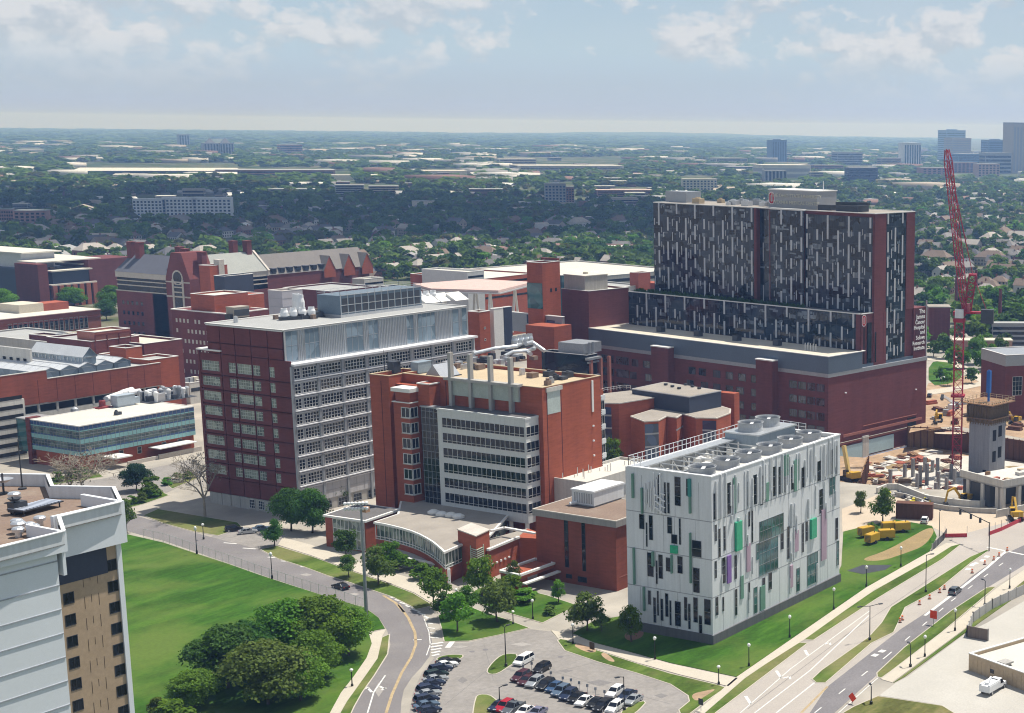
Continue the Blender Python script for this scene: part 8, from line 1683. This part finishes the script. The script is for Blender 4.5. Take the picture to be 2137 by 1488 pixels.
# far trees and roofs that read as one mass
def scatter(name, P2, sz, variants, mats, hk=.8, kind='stuff', mi_of=None):
    Vs, Qs, Ms = [], [], []; off = 0
    for i in range(len(P2)):
        V, Q, mi = variants[i % len(variants)]; a = g.random()*6.28; c, s = np.cos(a), np.sin(a); w_ = sz[i]
        X_ = V*np.array([w_, w_, w_*hk]); X_ = np.stack([X_[:, 0]*c-X_[:, 1]*s+P2[i][0], X_[:, 0]*s+X_[:, 1]*c+P2[i][1], X_[:, 2]], 1); Vs.append(X_); Qs.append(Q+off); off += len(V); Ms.append(np.full(len(Q), mi_of(i) if mi_of else 0))
    o = inst(mesh_arr(name, np.concatenate(Vs), np.concatenate(Qs), mats, np.concatenate(Ms)), name, None); o['kind'] = kind; return o
small = [crown_arrays(70+s, 9, 90, .13, base=.05, loose=.3)[:2]+(0,) for s in range(6)]
mats4 = [leafmat('wood_dark', (.065, .125, .022), (.105, .18, .034), sc=.05, objvar=False), leafmat('wood_mid', (.105, .19, .026), (.165, .265, .045), sc=.05, objvar=False), leafmat('wood_bright', (.12, .21, .025), (.18, .28, .045), sc=.05, objvar=False), leafmat('wood_olive', (.11, .125, .04), (.16, .17, .07), sc=.05, objvar=False)]
LMK = ((150,500,340,374),(236,322,362,378),(450,700,350,374),(683,741,360,384),(885,975,352,376),(1042,1302,328,364),(275,488,408,466),(1134,1203,380,440),(1242,1366,390,420),(1421,1500,368,410),(1588,1696,338,380),(1608,1646,290,346),(1883,1926,296,356),(372,400,280,314),(424,492,290,328),(582,636,300,326),(34,96,308,326),(1768,1836,345,388),(1970,2140,268,374),(696,836,384,416),(1590,1646,354,384),(0,100,434,482))
def clear(p):
    x, y = pr((p[0], p[1], 0)); return not any(a < x < b and c < y < d for a, b, c, d in LMK)
def wedge(n, r0, r1, pw=1.):
    "points in the view wedge between two ranges, clumped by a coarse noise"
    out = []
    while len(out) < n:
        k = n*2; r_ = (r0**2+(r1**2-r0**2)*g.random(k)**pw)**.5; px = g.uniform(-260, 2560, k); d = np.array([ray(x, 400)[:2] for x in px]); d /= np.linalg.norm(d, axis=1)[:, None]; P2 = d*r_[:, None]
        nz = np.sin(P2[:, 0]*.009+1.3*np.sin(P2[:, 1]*.006))+np.sin(P2[:, 1]*.011+1.7*np.sin(P2[:, 0]*.005)); out += [tuple(p) for p, z in zip(P2, nz) if g.random() < .35+.45*(z+1)/2 and clear(p)]
    return np.array(out[:n])
P2 = wedge(6800, 1120, 3000); keep = [i for i in range(len(P2)) if not (abs(pr((P2[i][0], P2[i][1], 0))[0]-1000) < 0)]
scatter('distant_trees', P2, g.uniform(9, 17, len(P2)), small, mats4, .8, mi_of=lambda i: (0, 1, 0, 2, 1, 3, 0)[i % 7])
tiny = [crown_arrays(90+s, 5, 26, .24, base=.02, loose=.2)[:2]+(0,) for s in range(6)]
P2 = wedge(10500, 2800, 7000); scatter('distant_trees', P2, g.uniform(16, 34, len(P2)), tiny, mats4, .42, mi_of=lambda i: (0, 1, 0, 1, 2, 0, 3)[i % 7])
P2 = wedge(10500, 6500, 18000, 1.); scatter('distant_woods', P2, g.uniform(50, 120, len(P2)), tiny, mats4, .13, mi_of=lambda i: (0, 1, 0, 0, 1, 2, 0)[i % 7])
# wooded belt on the camera's own side of the campus, mirrored in the glass hospital
P2 = np.array([(x, y) for x, y in zip(g.uniform(-1500, 260, 2600), g.uniform(-600, 1900, 2600)) if x*.8+y*.6 < 185 and np.hypot(x, y) > 60]); scatter('distant_trees', P2, g.uniform(12, 22, len(P2)), small, mats4, .75, mi_of=lambda i: i % 2)
bxv = []
for s in range(6):
    rr = random.Random(s); mb = MB(); mb.box(-.5, .5, -.5*rr.uniform(.4, 1), .5*rr.uniform(.4, 1), 0, 1); bxv.append((np.array(mb.v), np.array(mb.f), 0))
gbv = []
for s in range(6):
    rr = random.Random(s+50); mb = MB(); d_ = .5*rr.uniform(.5, .9)
    if s % 3 == 2: mb.box(-.5, .5, -d_, d_, 0, .9)
    else: mb.box(-.5, .5, -d_, d_, 0, .6); mb.add([(-.53, -d_*1.06, .6), (.53, -d_*1.06, .6), (.53, d_*1.06, .6), (-.53, d_*1.06, .6), (-.53, 0, 1.05), (.53, 0, 1.05)], [(0, 1, 5, 4), (2, 3, 4, 5), (3, 0, 4, 4), (1, 2, 5, 5)])
    gbv.append((np.array(mb.v), np.array(mb.f), 0))
bm = [mat('far_roof_white', (.62, .61, .58), .8), mat('far_roof_grey', (.30, .30, .30), .9), mat('far_roof_tan', (.38, .33, .27), .9), mat('far_brick', (.20, .12, .10), .9), mat('far_dark', (.10, .10, .12), .9)]
P2 = wedge(1300, 1250, 3800); scatter('distant_houses', P2, g.uniform(11, 26, len(P2)), gbv, bm, .36, mi_of=lambda i: (1, 2, 3, 4, 1, 0, 2, 1)[i % 8])
P2 = wedge(620, 2600, 8000); scatter('distant_buildings', P2, g.uniform(25, 95, len(P2)), bxv, bm, .16, mi_of=lambda i: (0, 1, 0, 2, 1, 0, 3)[i % 7])
for i, (px, py, h, wd, k) in enumerate(((275, 1052, 2.5, 4, 'u_mid'), (295, 1048, 3, 4, 'u_olive'), (315, 1040, 2.2, 4, 'u_mid'), (350, 1012, 2.5, 4, 'u_mid'), (372, 1006, 3, 4, 'u_olive'), (392, 998, 2.4, 4, 'u_mid'), (120, 1004, 3, 5, 'u_mid'), (150, 1000, 3.4, 5, 'u_dark'), (178, 995, 3, 5, 'u_mid'), (262, 1058, 2, 3, 'u_olive'))):
    o = near_tree('shrub', 'rounded shrub on the planted strips in front of the teal glass building', px, py, h, wd, k, i+3, 'shrub'); o['group'] = 'shrubs in front of the teal glass building'
# ================================================================ landmarks of the town and the far skyline
def far(name, label, x0, x1, yt, yb, wall, roof=None, depth=.6, style=None, gl=glass_dark, n=8, m=6, ang=None, cat='building', frame=None, trim=None):
    a, b = G(x0, yb), G(x1, yb); d = b-a; w_ = float(np.hypot(d[0], d[1])); an = math.degrees(math.atan2(d[1], d[0])); h = hgt((a+b)/2, yt)
    o = thing(name, label, cat, (a[0], a[1], 0), an); dp = w_*depth; mb = MB(); mb.box(0, w_, 0, dp, 0, h); mb.build('wall', wall, o)
    if style == 'bands':
        mb = MB()
        for k in range(m): z = h*(.06+.9*k/m); mb.box(w_*.02, w_*.98, -.25, -.01, z, z+h*.5/m); mb.box(-.25, -.01, dp*.05, dp*.95, z, z+h*.5/m); mb.box(w_+.01, w_+.25, dp*.05, dp*.95, z, z+h*.5/m)
        mb.build('window_band', gl, o)
    elif style == 'stripes':
        mb = MB()
        for k in range(n): x = w_*(k+.2)/n; mb.box(x, x+w_*.55/n, -.3, -.01, h*.04, h*.93)
        mb.build('window_strip', gl, o)
    elif style == 'grid':
        me = MB().box(0, w_*.55/n, -.3, -.01, 0, h*.5/m).mesh('window', gl)
        for k in range(m):
            for i in range(n): inst(me, 'window', o, (w_*(i+.22)/n, 0, h*(.06+.92*k/m)))
    mb = MB(); mb.box(-.4, w_+.4, -.4, dp+.4, h, h+max(.5, h*.02)); mb.build('roof', roof or roof_grey, o)
    if trim: mb = MB(); mb.box(w_*.3, w_*.7, dp*.3, dp*.7, h+.6, h+max(2, h*.05)); mb.build('plant_room', trim, o)
    return o, w_, dp, h
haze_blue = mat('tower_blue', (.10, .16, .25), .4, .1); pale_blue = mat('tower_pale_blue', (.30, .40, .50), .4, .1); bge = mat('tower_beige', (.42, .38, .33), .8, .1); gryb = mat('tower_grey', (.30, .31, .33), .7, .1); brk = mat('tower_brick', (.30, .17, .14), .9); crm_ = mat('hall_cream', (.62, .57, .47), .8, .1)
far('slab_tower', 'lone grey slab tower with dark vertical strips on the left horizon', 375, 397, 281, 308, gryb, None, .5, 'stripes', n=4)
for x0, x1, lab in ((427, 458, 'left of the twin grey towers with pyramid roofs'), (460, 489, 'right of the twin grey towers with pyramid roofs')):
    o, w_, dp, h = far('twin_tower', lab, x0, x1, 299, 322, gryb, None, .8, 'stripes', n=5); mb = MB(); mb.add([(w_*.2, dp*.2, h+1), (w_*.8, dp*.2, h+1), (w_*.8, dp*.8, h+1), (w_*.2, dp*.8, h+1), (w_*.5, dp*.5, h+h*.5)], [(0, 1, 4), (1, 2, 4), (2, 3, 4), (3, 0, 4)]); mb.build('pyramid_roof', slate, o)
far('brick_slab', 'low reddish slab block right of the twin pyramid towers', 585, 632, 302, 321, brk, None, .4, 'bands', m=4)
far('dome_hall', 'low white rounded hall at the far left below the horizon', 38, 92, 312, 320, roof_white, roof_white, .8); far('low_warehouse', 'small pale warehouse right of the white rounded hall', 163, 200, 326, 331, crm_, roof_white, .8)
far('white_warehouse', 'very long warehouse with a bright white roof at the left', 150, 500, 357, 366, navy_clad, roof_white, .75); far('white_warehouse', 'short bright white warehouse in front of the very long one', 236, 322, 365, 371, crm_, roof_white, 1.); far('rail_shed', 'long brown grey shed right of the white warehouses', 450, 700, 355, 367, brk, roof_grey, .3, 'bands', m=2)
far('pale_block', 'pale block at the right end of the brown grey shed', 683, 741, 366, 376, crm_, roof_white, .8); far('yellow_hall', 'big cream gabled hall in the middle distance', 885, 975, 357, 369, crm_, roof_cream, .9); far('white_complex', 'white hospital like complex under the middle horizon', 1042, 1120, 331, 349, crm_, roof_white, .5, 'bands', m=4); far('white_complex', 'long low cream complex right of the white hospital like one', 1082, 1302, 346, 356, crm_, roof_white, .4, 'bands', m=3)
blw = mat('balcony_white', (.60, .62, .66), .7)
for x0, x1, lab in ((279, 348, 'left wing of the white and blue apartment block'), (340, 412, 'middle wing of the white and blue apartment block'), (404, 484, 'right wing of the white and blue apartment block')):
    far('apartment_block', lab, x0, x1, 416 if x0 < 300 else 413, 458, blw, blw, .35, 'grid', glass_blue, 9, 6)
far('glass_tower', 'blue glass apartment tower in the middle distance', 1138, 1182, 384, 432, gryb, None, .8, 'grid', glass_blue, 6, 7, trim=metal_lt); far('brick_tower_block', 'brick shoulder at the right of the blue glass apartment tower', 1182, 1199, 391, 430, brk, None, 1.2, 'grid', glass_dark, 3, 7); far('brick_row', 'long red brick building with a pale roof right of the blue glass tower', 1246, 1362, 397, 412, brk, mat('roof_pinkish', (.5, .38, .33), .9), .4, 'bands', m=3); far('white_apartments', 'white apartment slab above the left part of the hospital roof', 1425, 1497, 374, 403, roof_white, roof_white, .3, 'grid', glass_blue, 10, 5)
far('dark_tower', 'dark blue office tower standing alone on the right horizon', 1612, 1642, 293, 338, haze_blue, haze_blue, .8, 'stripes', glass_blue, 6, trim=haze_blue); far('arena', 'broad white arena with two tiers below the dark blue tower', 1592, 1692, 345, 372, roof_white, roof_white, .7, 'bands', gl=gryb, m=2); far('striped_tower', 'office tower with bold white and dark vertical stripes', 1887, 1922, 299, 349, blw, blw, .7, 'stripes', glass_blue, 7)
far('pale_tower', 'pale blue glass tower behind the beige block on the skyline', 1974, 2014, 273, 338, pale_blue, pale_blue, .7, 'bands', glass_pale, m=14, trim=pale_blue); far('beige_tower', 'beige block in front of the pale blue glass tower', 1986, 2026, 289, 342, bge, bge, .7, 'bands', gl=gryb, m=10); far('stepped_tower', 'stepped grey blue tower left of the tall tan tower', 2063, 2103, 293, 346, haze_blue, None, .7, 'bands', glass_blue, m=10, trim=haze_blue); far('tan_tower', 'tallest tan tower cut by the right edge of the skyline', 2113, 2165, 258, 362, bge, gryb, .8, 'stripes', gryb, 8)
for x0, x1, yt, yb, w_, st, lab in ((1772, 1832, 350, 381, navy_clad, 'bands', 'dark glazed office block with a white stair strip near the centre right'), (1596, 1642, 356, 379, gryb, 'stripes', 'grey ribbed block in front of the white arena'), (1692, 1718, 359, 378, roof_white, 'bands', 'small white block right of the arena'), (2000, 2062, 321, 346, haze_blue, 'bands', 'dark blue block at the foot of the beige tower'), (2056, 2110, 320, 363, gryb, 'bands', 'grey block in front of the stepped tower'), (1990, 2040, 339, 361, brk, 'grid', 'reddish block under the dark blue block'), (2041, 2086, 342, 369, mat('pinkish', (.45, .30, .25), .8), 'grid', 'pinkish block among the downtown blocks'), (1748, 1800, 318, 345, gryb, 'bands', 'grey haze covered block left of the striped tower'), (1840, 1880, 330, 352, bge, 'bands', 'beige block just left of the striped tower'), (1700, 1760, 345, 362, brk, 'bands', 'brick warehouse right of the arena'), (1925, 1985, 350, 372, brk, 'grid', 'brick block below the pale blue glass tower'), (1520, 1590, 348, 362, navy_clad, 'bands', 'dark low block left of the arena'), (1495, 1560, 330, 345, crm_, 'bands', 'cream block above the hospital plant house'), (0, 30, 437, 475, brk, 'grid', 'brick apartment block at the left edge'), (32, 98, 440, 478, brk, 'grid', 'brick apartment block second from the left edge'), (700, 760, 386, 408, gryb, 'bands', 'grey school like block in the shaded middle distance'), (770, 832, 388, 410, bge, 'bands', 'beige long block in the shaded middle distance'), (860, 915, 420, 434, crm_, None, 'cream low store roof in the shaded middle distance'), (980, 1050, 395, 410, brk, 'bands', 'brown block left of the blue glass tower'), (560, 640, 395, 410, gryb, 'bands', 'grey shaded block right of the apartment wings'), (1225, 1300, 372, 384, bge, 'bands', 'beige low block above the long red brick building')):
    far('city_block', lab, x0, x1, yt, yb, w_, None if w_ is not roof_white else roof_white, .5, st, m=5, n=6)
far('grey_office', 'grey office block with dark window bands at the right edge', 2070, 2150, 676, 722, gryb, roof_grey, .3, 'bands', m=4); far('low_brick_range', 'long low pink brick range behind the crane', 1990, 2112, 712, 742, mat('pink_range', (.36, .22, .17), .9), roof_cream, .3); far('brick_neighbour', 'brick building with orange side right behind the sign wall', 1938, 1982, 642, 712, brick_hall, roof_gravel, 1., 'stripes', brick_dark, 5)
RGt = simple('brick_edge_building', 'plum brick building with a grey roof storey at the right edge', 2099, 742, 24, None, 2260, brick_plum, roof_white, HA-30); mb = MB(); mb.box(-.15, RGt.lx, -.15, RGt.ly, 20, 23.9); RGt.part('metal_band', mb, metal_grey); wrow(RGt, 'R', -.1, 2, RGt.lx*.8, 4, 9, 4, 7, frame_white, glass_dark, 3, 4)
for i in range(3): mb = MB(); mb.lathe((0, 0, 0), [(1.2, 0), (.8, 22), (.9, 22.3)], 10); o = mb.build('brick_chimney', brick_hall); o.location = pz((2086, 2036, 1995)[i], (690, 640, 660)[i]); tag(o, ('slim brick chimney above the grey office block', 'slim brick chimney among trees behind the crane cab', 'slim brick chimney behind the brick building with orange side')[i], 'chimney')
# flat roofed blocks dotted through the trees of the middle distance
rc = random.Random(77); spec = (('pale', crm_, roof_white), ('brick', brk, roof_grey), ('grey', gryb, roof_white), ('beige', bge, roof_gravel))
for i in range(130):
    px = rc.uniform(0, 1400) if i % 4 else rc.uniform(1480, 2137); py = rc.uniform(322, 462) if px < 1400 else rc.uniform(322, 400); wd = rc.uniform(18, 52)*(.35+(py-300)/190.); nm, wm, rm = spec[i % 4]; side = 'left half' if px < 1060 else 'right half'; near = 'farther' if py < 380 else 'nearer'
    if not free(G(px, py), 10): continue
    o, *_ = far('town_block', f'{nm} flat roofed block among trees in the {near} town, {side}', px, px+wd, py-wd*rc.uniform(.16, .3)-2, py, wm, rm, rc.uniform(.4, 1.1), 'bands', glass_dark, m=rc.choice((2, 3))); o['group'] = f'{nm} flat roofed blocks in the {near} town, {side}'
# low hills on the horizon
mb = MB(); Vh = []; n = 90
for i in range(n+1):
    px = 900+i*16; d = ray(px, 300)[:2]; d = d/np.linalg.norm(d); f_ = i/n; hh = 38*math.exp(-((f_-.32)/.2)**2)+14*math.exp(-((f_-.7)/.2)**2)+3*math.sin(i*.7); 
    Vh += [(*(d*17300), -1), (*(d*17900), max(2, hh)), (*(d*18390), -1)]
for i in range(n): mb.add([Vh[i*3], Vh[i*3+3], Vh[i*3+4], Vh[i*3+1]], [(0, 1, 2, 3)]); mb.add([Vh[i*3+1], Vh[i*3+4], Vh[i*3+5], Vh[i*3+2]], [(0, 1, 2, 3)])
structure('hills', mb, mats4[0])
# a real cloud high over the town, out of the frame, shading the middle distance
def cloud(c, rx, ry, seed):
    gg = np.random.default_rng(seed); mb = MB()
    for k in range(38):
        a, q = gg.random()*6.28, gg.random()**.5; x, y = c[0]+rx*q*math.cos(a), c[1]+ry*q*math.sin(a); r_ = gg.uniform(.14, .3)*min(rx, ry); mb.lathe((x, y, c[2]), [(.01, -r_*.1), (r_*.8, -r_*.08), (r_, r_*.1), (r_*.8, r_*.4), (r_*.4, r_*.62), (.01, r_*.68)], 12)
    o = mb.build('cloud', mat('cloud_white', (.8, .8, .8), 1, .03, .002)); o['kind'] = 'stuff'; return o
off = sd/sd[2]*1100
for px, py, rx, ry in ((120, 455, 420, 520), (480, 440, 430, 480), (860, 452, 400, 400), (1190, 462, 300, 330), (300, 412, 420, 300)):
    p = G(px, py); cloud((p[0]+off[0], p[1]+off[1], 1100), rx, ry, px)
# hazy air over everything
m, t, o_ = nt('haze_air'); pvn = t.nodes.new('ShaderNodeVolumePrincipled'); pvn.inputs['Color'].default_value = (.30, .52, 1, 1); pvn.inputs['Absorption Color'].default_value = (1, 1, 1, 1); pvn.inputs['Density'].default_value = 1.35e-4; pvn.inputs['Anisotropy'].default_value = .2; t.links.new(pvn.outputs[0], o_.inputs[1])
mb = MB(); mb.box(-3000, 18800, -7000, 18800, -9, 165); hz = mb.build('haze', m); hz['kind'] = 'stuff'
